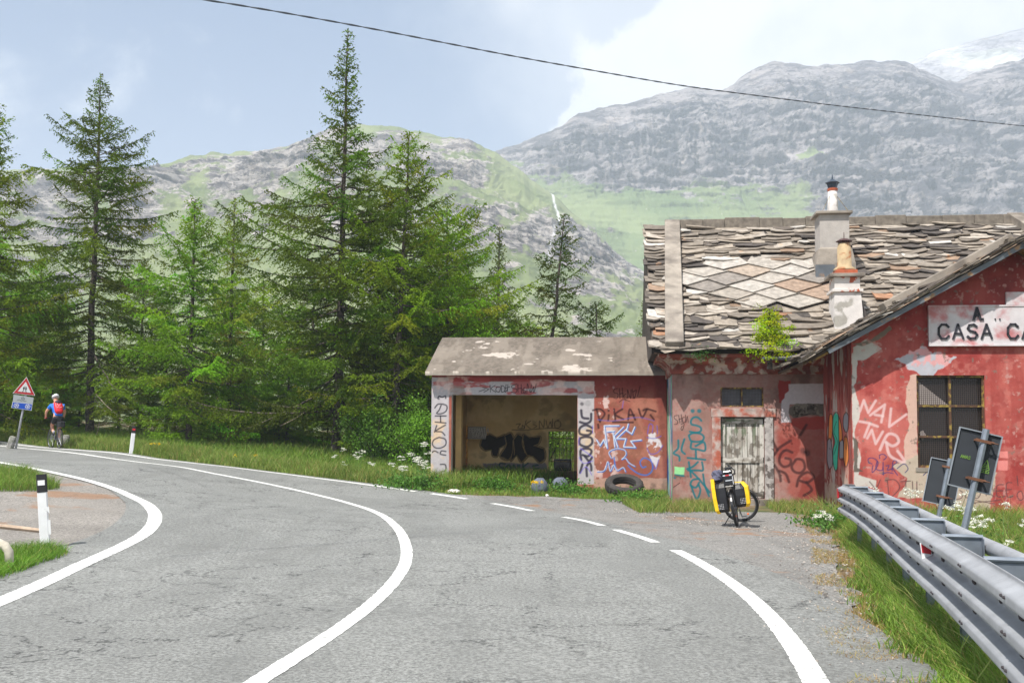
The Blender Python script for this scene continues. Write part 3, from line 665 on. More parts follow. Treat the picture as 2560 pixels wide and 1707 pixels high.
# cornice swept along the front and the left side
prof = [(0, zc0), (-.06, zc0), (-.07, zc0 + .2), (-.12, zc0 + .24), (-.2, zc0 + .32), (-.26, zc0 + .36), (-.36, zc0 + .38), (-.36, zc1), (.02, zc1)]
def sweep_cornice():
    b = MB(); vs = []; n = len(prof)
    rr = np.random.RandomState(3)
    us = np.linspace(1, 0, 40)
    for k in range(40):
        u = uJ * us[k]
        for (w, z) in prof: vs.append((u if k < 39 else w, w + rr.randn() * .006, z + rr.randn() * .006))
    for y in np.linspace(0, 2.4, 12)[1:]:
        for (w, z) in prof: vs.append((w + rr.randn() * .006, y, z + rr.randn() * .006))
    m = len(vs) // n; fs = [(i*n+j, i*n+j+1, (i+1)*n+j+1, (i+1)*n+j) for i in range(m-1) for j in range(n-1)]
    fs.append(tuple((m-1)*n + j for j in range(n)))
    b.add(vs, fs); return b.build('cornice', M_cornice, house)
sweep_cornice()
def paint_side(C):
    C.c[:] = lin((176, 140, 134)); C.noise((205, 190, 180), 2, .5, .1, 3)
    C.noise((140, 205, 165), 1.6, .52, .03, 8, .9, 1.5, .5); C.noise((190, 110, 160), 2.2, .6, .03, 18, .8, 2, .5); C.noise((40, 90, 95), 2, .62, .02, 28, .9, 2, .6); C.noise((70, 110, 190), 2, .64, .02, 29, .9, 2, .6)
wall('side_wall', house, 'w', 0.0, 9.4, z0m, zc0 + .1, 0.0, [], .05, paint_side, M_plaster, depth=.3, back=False)
# ---- cross-gable wing
uG0 = uJ; zg_base = -.6
rk0 = uz(2006, 903, WG - .45); rk1 = uz(2556, 603, WG - .45); slope = (rk1[1] - rk0[1]) / (rk1[0] - rk0[0]); uR = rk1[0]; zR = rk1[1]
def gable_top(a): return (zR - abs(np.asarray(a) - uR) * slope) - .12
uG1 = 2 * uR - uG0
gw = (uz(2293, 1050, WG)[0], uz(2464, 1050, WG)[0], uz(2380, 1169, WG)[1], uz(2380, 938, WG)[1])
def paint_gable(C):
    C.noise((162, 66, 62), .9, .5, .16, 61); C.noise((196, 104, 94), 1.6, .56, .14, 62, .7, 1, .8); C.noise((132, 50, 48), 2.8, .62, .08, 63, .5); C.noise((188, 100, 92), 9, .6, .1, 68, .35); C.noise((150, 58, 54), 2.2, .55, .12, 69, .5, 2.2, .22)
    up = sstep(-C.y, -930, -700); C.blend(up * .6, (122, 44, 44)); C.noise((100, 36, 38), 1.2, .56, .08, 66, .5, mask=up)  # upper wall darkened: the eave shadow along the rake is painted into the colour
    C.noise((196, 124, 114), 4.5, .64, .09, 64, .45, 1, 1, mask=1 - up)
    C.poly(Z4([(250, 280), (520, 300), (820, 520), (760, 760), (480, 760), (300, 620)]), (206, 122, 112), 14, .5, 4, 14)
    gy = (178, 170, 160)
    C.poly(Z4([(730, 120), (796, 112), (796, 760), (700, 820), (690, 640), (735, 500), (700, 330)]), (206, 176, 160), 5, .85, 71)
    C.poly(Z4([(600, 830), (800, 735), (810, 855), (1080, 850), (1420, 890), (1345, 1250), (1040, 1250), (1000, 1080), (640, 1080), (730, 930)]), (184, 170, 152), 6, .95, 73)
    C.poly(Z4([(280, -60), (322, -20), (318, 130), (300, 200), (330, 320), (345, 420), (300, 560), (352, 760), (340, 900), (470, 940), (470, 990), (300, 1000), (284, 400)]), (196, 190, 182), 4, .95, 75)
    C.poly(Z4([(290, 600), (330, 640), (320, 840), (370, 870), (300, 880)]), (84, 76, 66), 3, .9, 76)
    C.poly(Z1([(1345, 1010), (1420, 960), (1520, 1010), (1480, 1040), (1400, 1085), (1350, 1080)]), (188, 186, 180), 3, .95, 77)
    C.poly(Z1([(1340, 990), (1450, 960), (1560, 880), (1580, 900), (1500, 960), (1400, 1000)]), (120, 110, 98), 3, .95, 78)
    pt_ = C.inside(Z1([(1590, 1080), (1760, 1000), (1850, 1040), (1955, 1070), (1900, 1120), (1800, 1180), (1690, 1150), (1640, 1110)]), 12, 79)
    C.blend(pt_ * .95, (214, 160, 160)); C.noise((176, 178, 186), 4, .47, .04, 80, .95, mask=pt_)
    C.noise((190, 150, 142), 9, .72, .04, 90, .6); C.noise((120, 108, 98), 9, .74, .02, 91, .7)
    C.poly(Z4([(1440, 715), (1500, 712), (1505, 770), (1440, 765)]), (226, 140, 134), 2, .8); C.poly(Z4([(1425, 790), (1500, 785), (1502, 862), (1425, 860)]), (226, 140, 134), 2, .8)
    C.noise((160, 148, 130), 2.5, .5, .1, 95, .7, mask=1 - sstep(C.z, -.1, .12))
    Wt = (222, 190, 188)
    C.strokes(Z4, [[(345, 400), (375, 315), (410, 412), (468, 318)], [(425, 432), (540, 348), (512, 486)], [(462, 428), (525, 438)], [(588, 380), (574, 522), (708, 425)],
        [(340, 480), (410, 492), (484, 520)], [(422, 496), (380, 602)], [(402, 612), (438, 546), (468, 656), (524, 560)]], 6.2, Wt, .75, 1.8, False)
    C.strokes(Z4, [[(502, 702), (560, 585), (625, 590), (648, 640), (600, 672), (545, 640)], [(552, 648), (575, 740), (640, 785), (696, 796), (640, 712)]], 7, Wt, .75, 1.8)
    Bl = (42, 46, 104)
    C.strokes(Z4, [[(500, 772), (498, 745), (530, 738), (552, 760), (530, 782)], [(440, 812), (412, 800), (412, 772), (450, 768), (486, 800), (470, 850), (440, 880), (446, 826)], [(480, 790), (470, 850), (520, 862), (526, 800), (528, 900)], [(548, 830), (572, 826), (560, 862), (596, 850)], [(596, 870), (606, 790), (636, 800), (600, 836), (640, 902)], [(636, 850), (690, 812), (722, 850), (700, 880)], [(520, 892), (560, 880), (606, 888)], [(842, 902), (900, 852), (930, 870), (872, 902), (920, 912)]], 2.3, Bl, .92, .7)
    Gk = (84, 60, 62)
    C.strokes(Z4, [[(420, 952), (512, 1062)], [(504, 938), (462, 1040)], [(560, 945), (572, 1062)], [(545, 942), (620, 938), (656, 1000), (600, 1066)], [(666, 952), (742, 946)], [(704, 950), (706, 1032)], [(756, 950), (760, 1026)], [(790, 952), (795, 1030), (830, 1034)], [(864, 960), (880, 938), (906, 950), (910, 1000), (884, 1020), (864, 990), (864, 960)],
        [(1084, 1010), (1064, 1052), (1090, 1088), (1140, 1080), (1150, 1040), (1128, 1020)], [(1180, 1020), (1170, 1070), (1210, 1080)], [(1240, 1020), (1235, 1070), (1270, 1080), (1290, 1040), (1260, 1015)], [(1330, 960), (1335, 1060)], [(1330, 960), (1375, 965), (1380, 1010), (1335, 1015), (1395, 1070)], [(1470, 975), (1420, 985), (1420, 1065), (1480, 1068)], [(1420, 1025), (1465, 1022)], [(1536, 960), (1494, 968), (1500, 1068), (1545, 1066)], [(1498, 1016), (1534, 1012)], [(1576, 908), (1584, 982)], [(1590, 1030), (1576, 1060), (1600, 1098), (1625, 1080), (1612, 1030), (1590, 1030)],
        [(1196, 1122), (1446, 1096)], [(1250, 1098), (1400, 1126)], [(1240, 1120), (1250, 1124)]], 2.6, Gk, .85, .8)
topz = zR
_zj = gable_top(uG0)
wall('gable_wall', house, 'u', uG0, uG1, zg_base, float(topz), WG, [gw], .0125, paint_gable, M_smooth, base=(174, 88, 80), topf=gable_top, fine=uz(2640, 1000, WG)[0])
def paint_ret(C):
    C.c[:] = lin((186, 96, 86)); C.noise((156, 66, 60), 1.5, .5, .12, 21); C.noise((206, 130, 116), 2, .58, .08, 22, .8, 1, .4)
    up = sstep(-C.y, -1060, -900); C.blend(up * .75, (128, 42, 44)); C.noise((96, 34, 38), 2.5, .55, .08, 25, .5, 2, .25)  # top of the return wall painted darker as shade under the eave
    C.noise((190, 182, 176), 2.4, .66, .03, 26, .9, 1.5, .5); C.noise((200, 180, 165), 2.6, .55, .05, 27, .8, mask=1 - sstep(-C.y, -1200, -1150))
    K = (22, 18, 20); O = (226, 134, 66); Gy = (150, 146, 152)
    sh = [(O, [(108, 425), (128, 432), (130, 540), (120, 640), (96, 690), (100, 480)]), (Gy, [(90, 630), (112, 615), (126, 700), (130, 815), (104, 852), (86, 780)]),
        ((66, 190, 160), [(150, 412), (174, 428), (180, 600), (172, 740), (166, 850), (150, 864), (134, 800), (134, 700), (148, 640), (131, 560), (134, 450)]), (O, [(178, 440), (196, 500), (206, 600), (192, 720), (180, 620)]),
        (Gy, [(186, 640), (212, 630), (216, 765), (184, 768)]), (Gy, [(236, 408), (254, 440), (250, 540), (234, 566), (214, 520), (216, 440)]), (O, [(222, 600), (246, 612), (256, 770), (234, 838), (216, 762)])]
    for c, p in sh:
        q = Z4(p); C.poly(q, c, 0, 1, 1, .8); C.stroke(q + [q[0]], 1.9, K, .95, .6)
    C.strokes(Z4, [[(160, 480), (140, 560), (168, 640), (140, 740)], [(105, 690), (112, 700)], [(232, 580), (236, 700)], [(100, 300), (96, 400)], [(120, 310), (122, 380)], [(280, 430), (286, 560), (276, 700), (286, 850)]], 1.5, K, .8, .6)
wall('return_wall', house, 'w', WG, 0.0, zg_base, float(_zj), uG0, [], .02, paint_ret, M_smooth, depth=.3, back=False)
def paint_far(C): C.noise((150, 60, 58), 1, .5, .1, 4)
wall('far_side_wall', house, 'w', WG, 9.0, zg_base, float(_zj), uG1, [], .3, paint_far, M_smooth, base=(190, 90, 84), depth=.3, back=False)
wall('back_wall', house, 'u', 0, uG1, z0m, zc0, 9.4, [], .3, paint_far, M_smooth, base=(190, 90, 84), depth=.2, back=False)
# plinth of the gable wall and door step
b = MB(); zp = uz(2500, 1297, WG)[1]; b.box((uG0 - .02, WG - .07, -.7), (uG1 + .03, WG - .003, zp)); b.build('plinth', mat('plinth_render', (196, 166, 150), .9, var=.15, vscale=4, bump=.8, bscale=40), house)
# ---- door with frame
M_frame = mat('flaking_white_paint', (176, 160, 152), .85, var=.25, vscale=7, bump=.6, bscale=30, color2=(166, 88, 68), thr=.5, soft=.14, mscale=5)
M_frame2 = mat('weathered_frame_paint', (176, 170, 166), .85, var=.3, vscale=9, bump=.6, bscale=30, color2=(100, 92, 88), thr=.55, soft=.05, mscale=7)
dr = empty('door', (0, 0, 0)); dr.parent = house
fw = .2
b = MB(); b.box((ud0 - fw - .02, -.045, zdt), (ud1 + fw + .06, .02, zdt + .2)); b.box((ud0 - fw, -.04, zdb + .55), (ud0, .02, zdt - .002)); b.build('door_frame', M_frame, dr, bevel=.006)
b = MB(); b.box((ud0 - fw, -.04, zdb - .25), (ud0, .02, zdb + .548)); b.box((ud1, -.04, zdb - .25), (ud1 + fw, .02, zdt - .002)); b.build('door_frame', M_frame2, dr, bevel=.006)
def door_panel():
    nx = 8; Wd = ud1 - ud0; rr = np.random.RandomState(8); V = []; Fs = []; Cc = []; bb = 0
    zmid = uz(1850, 1150)[1]; H = zdt - zdb
    def plank(u0, u1, z0, z1, w0, w1, seed, horiz=False):
        nonlocal bb
        nu = max(2, int((u1 - u0) / .012)); nz = max(2, int((z1 - z0) / .015)); A = np.linspace(u0, u1, nu); Zz = np.linspace(z0, z1, nz); Ag, Zg = np.meshgrid(A, Zz); P = np.stack([Ag, np.full_like(Ag, w0), Zg], -1).reshape(-1, 3)
        x, y = project(loc2w(P)); C = Canvas(x, y, Ag.ravel(), Zg.ravel(), (200, 196, 188))
        t = (C.z - zdb) / H; fx, fy = (14, 2.5) if not horiz else (3, 14)
        n = fbm(C.a * fx + seed * 3.1, C.z * fy + seed, 5, seed); C.blend(sstep(n, .42, .62) * .8, (150, 142, 132))
        n2 = fbm(C.a * fx * 1.5 + seed, C.z * fy * 1.6 + 7, 5, seed + 9); C.blend(sstep(n2, .55, .63) * sstep(t, .45, .95) * .9, (96, 112, 84))
        n3 = fbm(C.a * fx * 1.2, C.z * fy * .9 + 3, 5, 77); C.blend(sstep(n3, .5, .62) * (1 - sstep(t, .3, .62)) * .9, (58, 52, 46))
        C.blend(sstep(fbm(C.a * 9, C.z * 7, 4, 4), .56, .64) * .7, (88, 78, 66))
        i = np.arange(nz - 1)[:, None] * nu + np.arange(nu - 1); F = np.stack([i, i + 1, i + nu + 1, i + nu], -1).reshape(-1, 4) + bb
        V.append(P); Fs.append(F); Cc.append(C.c); bb += len(P)
        for q in ([(u0, w0, z0), (u0, w1, z0), (u0, w1, z1), (u0, w0, z1)], [(u1, w0, z0), (u1, w1, z0), (u1, w1, z1), (u1, w0, z1)], [(u0, w0, z1), (u1, w0, z1), (u1, w1, z1), (u0, w1, z1)], [(u0, w0, z0), (u1, w0, z0), (u1, w1, z0), (u0, w1, z0)]):
            V.append(np.array(q)); Fs.append(np.array([[bb, bb+1, bb+2, bb+3]])); Cc.append(np.tile(lin((90, 84, 76)), (4, 1))); bb += 4
    for k in range(nx):
        u0 = ud0 + .03 + (Wd - .06) * k / nx; plank(u0 + .004, u0 + (Wd - .06) / nx - .004, zdb + .01, zdt - .05, .075 + rr.uniform(0, .006), .1, k + 1)
    for z_ in (zdb + .02, zmid - .06, zdt - .16): plank(ud0 + .03, ud1 - .03, z_, z_ + .13, .05, .0745, 20 + int(z_ * 7), True)
    for u_ in (ud0 + .01, ud1 - .11): plank(u_, u_ + .1, zdb + .16, zmid - .062, .052, .0745, 31); plank(u_, u_ + .1, zmid + .072, zdt - .162, .052, .0745, 33)
    mesh_np('door_leaf', np.concatenate(V), Fs, M_smooth, dr, np.concatenate(Cc))
    b = MB(); b.box((ud0, .101, zdb - .02), (ud1, .33, zdt)); b.build('door_backing', M_dark, dr)
door_panel()
b = MB(); b.box((ud0 - .1, -.25, -.4), (ud1 + .1, -.043, zdb)); b.build('door_step', M_concrete, house, bevel=.01)
# ---- transom window
def grid_window(name, u0, u1, z0, z1, w, nx, nz, fr, wire, glass_m, parent, rect=.05):
    e = empty(name, (0, 0, 0)); e.parent = parent
    b = MB()
    for i in range(nx + 1): x = u0 + (u1 - u0) * i / nx; b.box((x - (fr if i else 0) / (2 if 0 < i < nx else 1), w, z0), (x + (fr if i < nx else 0) / (2 if 0 < i < nx else 1), w + .04, z1))
    for i in range(nz + 1): z = z0 + (z1 - z0) * i / nz; b.box((u0, w - .002, z - (fr if i else 0) / (2 if 0 < i < nz else 1)), (u1, w + .038, z + (fr if i < nz else 0) / (2 if 0 < i < nz else 1)))
    b.build('window_frame', M_iron, e)
    b = MB(); t = .0035
    x = u0 + wire
    while x < u1: b.box((x - t, w + .043, z0), (x + t, w + .049, z1)); x += wire
    z = z0 + wire
    while z < z1: b.box((u0, w + .0495, z - t), (u1, w + .0545, z + t)); z += wire
    b.build('wire_mesh', mat('rusty_wire', (66, 54, 50), .8, metal=.2), e)
    b = MB(); b.box((u0, w + .12, z0), (u1, w + .125, z1)); b.build('pane', glass_m, e)
    return e
M_glassd = mat('dusty_dark_glass', (44, 40, 40), .12, spec=.6, var=.3, vscale=3)
M_glassl = mat('dusty_grey_glass', (98, 100, 110), .15, spec=.7, var=.35, vscale=5)
grid_window('transom_window', tw[0], tw[1], tw[2], tw[3], .02, 2, 1, .035, .035, M_glassl, house)
gwn = grid_window('gable_window', gw[0], gw[1], gw[2], gw[3], WG + .05, 2, 3, .045, .04, M_glassd, house)
gu, gzz = (gw[0] + gw[1]) / 2, gw[3] - (gw[3] - gw[2]) / 3
b = MB(); b.prism([(gw[0] + .04, gw[3] - .1), (gw[0] + .04, gzz + .03), (gu - .03, gzz + .03)], 0, .01, Matrix.Translation((0, WG + .11, 0)) @ Matrix.Rotation(R(90), 4, 'X')); b.build('torn_sheet', mat('grey_sheet', (150, 140, 136), .8, var=.1), gwn)
b = MB(); b.prism([(gw[0] + .06, gzz - .55), (gw[0] + .12, gzz - .72), (gw[0] + .2, gzz - .6), (gw[0] + .14, gzz - .5)], 0, .01, Matrix.Translation((0, WG + .11, 0)) @ Matrix.Rotation(R(90), 4, 'X')); b.build('torn_sheet', bpy.data.materials['grey_sheet'], gwn)
# window surround
b = MB(); s_ = .05
b.box((gw[0] - s_, WG - .012, gw[2] - .09), (gw[1] + s_, WG + .01, gw[2] - .0)); b.build('window_sill', M_concrete, house)
# ---- the sign board with raised lettering
GL = {'A': [[(0,0),(.4,1),(.8,0)],[(.15,.35),(.65,.35)]], 'C': [[(.8,.82),(.6,1),(.25,1),(.02,.75),(0,.3),(.2,0),(.6,0),(.8,.2)]], 'S': [[(.72,.85),(.5,1),(.15,.95),(.03,.72),(.2,.55),(.6,.45),(.76,.25),(.6,.03),(.2,0),(0,.15)]],
 'N': [[(0,0),(0,1),(.75,0),(.75,1)]], 'T': [[(0,1),(.8,1)],[(.4,1),(.4,0)]], 'O': [[(.4,0),(.08,.2),(0,.5),(.08,.82),(.4,1),(.74,.82),(.82,.5),(.74,.2),(.4,0)]], 'I': [[(.1,0),(.1,1)]], 'E': [[(.7,1),(0,1),(0,0),(.7,0)],[(0,.52),(.6,.52)]], 'R': [[(0,0),(0,1),(.55,1),(.72,.75),(.55,.5),(0,.5)],[(.35,.5),(.75,0)]],
 'F': [[(.7,1),(0,1),(0,0)],[(0,.52),(.6,.52)]], 'M': [[(0,0),(0,1),(.4,.4),(.8,1),(.8,0)]], 'P': [[(0,0),(0,1),(.55,1),(.72,.75),(.55,.5),(0,.5)]], 'V': [[(0,1),(.4,0),(.8,1)]], '.': [[(.1,0),(.1,.06)]], ' ': []}
def lettering(b, text, u, z, h, lw, w0, w1, gap=.3, T=None, wid=.8):
    """stroked letters as thin raised bars in the u-z plane"""
    for ch in text:
        gs = GL[ch]; mx = max([p[0] for g in gs for p in g] + [.1 if ch in 'I.' else .5])
        for g in gs:
            for p, q in zip(g[:-1], g[1:]):
                P = Vector((u + p[0] * h * wid, z + p[1] * h)); Q = Vector((u + q[0] * h * wid, z + q[1] * h)); d = (Q - P).normalized() * lw / 2; nrm = Vector((-d.y, d.x)); P -= d * .7; Q += d * .7
                b.add([(c.x, w, c.y) for w in (w0, w1) for c in (P + nrm, P - nrm, Q - nrm, Q + nrm)], [(0,1,2,3), (7,6,5,4), (0,4,5,1), (1,5,6,2), (2,6,7,3), (3,7,4,0)])
        u += (mx * wid + gap * (1 if ch not in ' ' else 1.2)) * h
    return u
sgn = empty('house_name_sign', (0, 0, 0)); sgn.parent = house
s0 = uz(2320, 866, WG); s1 = uz(2580, 763, WG); s2 = uz(2512, 731, WG)
su1 = 2 * uR - s0[0]
M_sign = mat('stained_white_board', (206, 200, 202), .8, var=.1, vscale=4, color2=(186, 120, 122), thr=.6, soft=.1, mscale=2.6, bump=.3)
b = MB(); b.box((s0[0], WG - .07, s0[1]), (su1, WG - .002, s1[1])); b.box((s2[0], WG - .069, s1[1] + .001), (2 * uR - s2[0], WG - .002, s2[1])); b.build('board', M_sign, sgn, bevel=.01)
b = MB(); t = .03; x0, x1, zz0, zz1 = s0[0], su1, s0[1], s1[1]
for q in (((x0, zz0), (x1, zz0 + t)), ((x0, zz1 - t), (x1, zz1)), ((x0, zz0 + t), (x0 + t, zz1 - t)), ((x1 - t, zz0 + t), (x1, zz1 - t))): b.box((q[0][0], WG - .085, q[0][1]), (q[1][0], WG - .0705, q[1][1]))
b.build('rim', M_sign, sgn)
M_let = mat('faded_black_paint', (46, 46, 54), .8, var=.5, vscale=12)
b = MB(); h_ = uz(2500, 813, WG)[1] - uz(2500, 848, WG)[1]
lettering(b, 'CASA CANTONIERA', uz(2344, 848, WG)[0], uz(2400, 847, WG)[1], h_, .042, WG - .09, WG - .0702, gap=.30, wid=.86)
h2 = uz(2440, 770, WG)[1] - uz(2440, 799, WG)[1]
lettering(b, 'A.', uz(2431, 799, WG)[0], uz(2440, 800, WG)[1], h2, .05, WG - .09, WG - .0702, gap=.08, wid=.7)
lettering(b, '..', uz(2482, 799, WG)[0], uz(2440, 800, WG)[1], h2, .025, WG - .09, WG - .0702, gap=.3)
b.build('lettering', M_let, sgn)

# ---------------------------------------------------------------- slate roofs
def slabs(b, O, U, Sv, Lu, Ls, rs_, skip=None, pitch=.165, lift=0, wmin=.25, wmax=1.0, jitter=1.0, phase=.0):
    """courses of rough stone slabs on the slope O + u*U + s*Sv"""
    O = Vector(O); U = Vector(U).normalized(); Sv = Vector(Sv).normalized(); Nn = U.cross(Sv).normalized()
    if Nn.z < 0: Nn = -Nn
    s = -.06; row = 0
    while s < Ls - .1:
        u = -.1 + rs_.uniform(0, .3)
        while u < Lu:
            w = rs_.uniform(wmin, wmax) ** 1.0; w = min(w, Lu + .1 - u) if Lu + .1 - u > .15 else .25
            ss = s + rs_.normal() * .03 * jitter
            if skip is None or not skip(u + w / 2, ss + .1):
                ln = .44 + rs_.uniform(-.05, .12); th = rs_.choice([.018, .026, .034, .045]) ; x0 = u - .02; x1 = u + w + .02
                k = rs_.rand()
                if k < .5: out = [(x0, ln), (x0, .06 + rs_.uniform(0, .06)), (x0 + w * rs_.uniform(.3, .7), -.05), (x1, .04 + rs_.uniform(0, .1)), (x1, ln)]
                elif k < .8: out = [(x0, ln), (x0 + rs_.uniform(0, .06), rs_.uniform(0, .08)), (x0 + w * .25, -.02), (x1 - w * .3, rs_.uniform(-.04, .03)), (x1, .05 + rs_.uniform(0, .1)), (x1, ln)]
                else: out = [(x0, ln), (x0 + rs_.uniform(0, .05), rs_.uniform(-.03, .03)), (x1 - rs_.uniform(0, .05), rs_.uniform(-.03, .03)), (x1, ln)]
                tilt = rs_.uniform(.10, .28); rx = rs_.normal() * .05 * jitter
                base = lift + rs_.uniform(0, .012)
                col = slate_col(rs_)
                vs = []
                for hh in (0, th):
                    for (x, y) in out:
                        e = rs_.normal() * .004
                        vs.append(O + U * x + Sv * (ss + y) + Nn * (base + (ln - y) * tilt * .9 + rx * (x - u - w / 2) + hh + e))
                n = len(out); b.add(vs, [tuple(range(n))[::-1], tuple(range(n, 2*n))] + [(i, (i+1) % n, n+(i+1) % n, n+i) for i in range(n)], col)
            u += w * rs_.uniform(.93, 1.0)
        s += pitch * rs_.uniform(.85, 1.15); row += 1
def slate_col(rs_):
    k = rs_.rand()
    c = [(120, 111, 101), (142, 132, 120), (98, 90, 83), (158, 149, 138), (80, 74, 70), (138, 116, 98), (176, 171, 164), (146, 110, 86)][rs_.choice(8, p=[.26, .25, .17, .13, .10, .05, .035, .005])]
    return lin(np.array(c) * rs_.uniform(.9, 1.08))
ze = uz(1850, 878, -.5)[1]; zr_ = uz(2100, 566, 5.2)[1]; WR = 5.2; WE = -.5
ruL = uz(1630, 870, WE)[0]; Ls = math.hypot(WR - WE, zr_ - ze); SV = Vector((0, WR - WE, zr_ - ze)).normalized(); NM = Vector((0, -(zr_ - ze), WR - WE)).normalized()
def on_roof(px, py, w_guess=None):
    """(u, s) where a ray meets the main slope"""
    d = ray(px, py); nw = EW * NM.y; nw = nw + np.array([0, 0, NM.z]); o = ORG + EW * WE + np.array([0, 0, ze]); t = ((o - EYE) @ nw) / (d @ nw); P = EYE + d * t - o
    return float(P @ EX), float((P @ EW) * SV.y + P[2] * SV.z)
RL0 = ruL; ruR = on_roof(2520, 560)[0] + .4
roof = empty('roof', (0, 0, 0)); roof.parent = house
big = [on_roof(*p) for p in Z1([(520, 520), (1130, 545), (1235, 700), (1240, 800), (1000, 800), (760, 760), (560, 715), (430, 690), (330, 660), (330, 600)])]
def in_poly(u, s, P):
    ins = False
    for i in range(len(P)):
        a = P[i]; c = P[(i + 1) % len(P)]
        if (a[1] > s) != (c[1] > s) and u < (c[0] - a[0]) * (s - a[1]) / (c[1] - a[1]) + a[0]: ins = not ins
    return ins
def big_skip(u, s): return in_poly(u + RL0, s, big)
b = MB(); rsl = np.random.RandomState(11)
b.box((0, 0, 0), (1, 1, 1)); b = MB()
b.add([(RL0, WE + .05, ze - .05), (ruR, WE + .05, ze - .05), (ruR, WR, zr_ - .05), (RL0, WR, zr_ - .05), (RL0, 10.2, ze + .1), (ruR, 10.2, ze + .1)], [(0,1,2,3), (3,2,5,4), (0,3,4), (1,5,2), (0,4,5,1)], lin((70, 62, 56)))
slabs(b, (RL0, WE, ze), (1, 0, 0), tuple(SV), ruR - RL0, Ls - .05, rsl, big_skip)
# the patch of large pale lozenge slabs
cols_ = [(156, 149, 140), (146, 138, 128), (144, 124, 108), (164, 158, 150), (152, 138, 124), (128, 121, 114)]
us_, ss_ = [p[0] for p in big], [p[1] for p in big]; row = 0; s = min(ss_) - .4
while s < max(ss_) + .1:
    u = min(us_) - 1 + (.57 if row % 2 else 0)
    while u < max(us_) + .6:
        if in_poly(u, s + .3, big) or in_poly(u, s + .12, big) or in_poly(u + .25, s + .4, big):
            hw = .62 + rsl.uniform(-.05, .05); hl = .62; q_ = rsl.uniform(-.12, .12); out = [(-hw, .0 + rsl.uniform(-.04, .04)), (-.05 + q_, -.46 + rsl.uniform(-.05, .04)), (hw, .0 + rsl.uniform(-.04, .04)), (.36, hl), (-.36, hl)]
            vs = [Vector((u + x, WE, ze)) + SV * (s + .38 + y) + NM * (.035 + (hl - y) * .10 + hh + rsl.normal() * .004) for hh in (0, .028) for x, y in out]
            c = cols_[rsl.randint(6)]
            b.add(vs, [(4,3,2,1,0), (5,6,7,8,9)] + [(i, (i+1) % 5, 5+(i+1) % 5, 5+i) for i in range(5)], lin(c))
        u += 1.14
    s += .43; row += 1
# ragged edge slabs at the eave and left verge
for i in range(26):
    u = RL0 - .1 + (uJ + .1 - RL0) * i / 25
    if u < uJ + .0: 
        w = rsl.uniform(.3, .7); vs = [Vector((u + x, WE - .12 + y * .9, ze + .02 + y * .45 + rsl.uniform(0, .04) + hh)) for hh in (0, .035) for x, y in ((0, .5), (.02, rsl.uniform(0, .08)), (w, rsl.uniform(0, .08)), (w, .5))]
        b.add(vs, [(3,2,1,0), (4,5,6,7)] + [(i_, (i_+1) % 4, 4+(i_+1) % 4, 4+i_) for i_ in range(4)], slate_col(rsl))
sl_ob = b.build('slate_covering', M_slate, roof)
b = MB()
st0 = on_roof(1676, 830)[0]; st1 = on_roof(1672, 570)[0]
def on_main(u, s, h): return Vector((u, WE, ze)) + SV * s + NM * h
# verge kerb of concrete, ridge capping and right-hand hip kerb
ka, kb = on_roof(1683, 850)[0], on_roof(1679, 560)[0]
for i in range(1):
    q = []
    for hh in (.02, .26):
        for (s, cx) in ((.02, ka), (Ls + .1, kb)):
            for sx in (-.22, .22): q.append(on_main(cx + sx, s, hh))
    b.add(q, [(0,1,3,2), (4,6,7,5), (0,4,5,1), (2,3,7,6), (0,2,6,4), (1,5,7,3)])
b.build('verge_kerb', M_concrete, roof, bevel=.02)
b = MB(); u = kb + .22; rr = random.Random(4)
while u < ruR - .3:
    w = rr.uniform(.55, 1.05); hh = .34 + rr.uniform(-.02, .02)
    b.box((u, WR - .2, zr_ - .1), (min(u + w - .006, ruR), WR + .25, zr_ + hh - .1 + rr.uniform(0, .025))); u += w
b.build('ridge_cap', mat('lichened_concrete', (118, 110, 100), .95, var=.35, vscale=7, bump=1, bscale=30), roof, bevel=.02)
b = MB(); q = []
for hh in (.02, .3):
    for (s, cx) in ((Ls * .5, ruR - .1 + .9), (Ls + .12, ruR - .25)):
        for sx in (-.2, .22): q.append(on_main(cx + sx, s, hh))
b.add(q, [(0,1,3,2), (4,6,7,5), (0,4,5,1), (2,3,7,6), (0,2,6,4), (1,5,7,3)]); b.build('hip_kerb', M_concrete, roof, bevel=.02)
# cross-gable slopes
FW = WG - .45; LG = uR - rk0[0]; gl = math.hypot(LG, zR - rk0[1]); GS = Vector((LG, 0, zR - rk0[1])).normalized(); GN = Vector((-GS.z, 0, GS.x))
b = MB(); dpt = 8.2
for sg_ in (1, -1):
    def Q(s, w, h): p = Vector((rk0[0], w, rk0[1])) + GS * s + GN * h; return p if sg_ == 1 else Vector((2 * uR - p.x, p.y, p.z))
    b.add([Q(0, FW + .05, -.02), Q(gl, FW + .05, -.02), Q(gl, FW + dpt, -.02), Q(0, FW + dpt, -.02), Q(0, FW + .05, -.07), Q(gl, FW + .05, -.07), Q(gl, FW + dpt, -.07), Q(0, FW + dpt, -.07)], [(0,1,2,3), (7,6,5,4), (0,4,5,1), (1,5,6,2), (2,6,7,3), (3,7,4,0)], lin((74, 60, 48)))
slabs(b, (rk0[0], FW, rk0[1]), (0, 1, 0), tuple(GS), 5.2, gl, rsl, pitch=.15, wmin=.3, wmax=.7)
slabs(b, (2 * uR - rk0[0], FW, rk0[1]), (0, 1, 0), (-GS.x, 0, GS.z), 3.2, gl, rsl, pitch=.25, wmin=.4, wmax=.8)
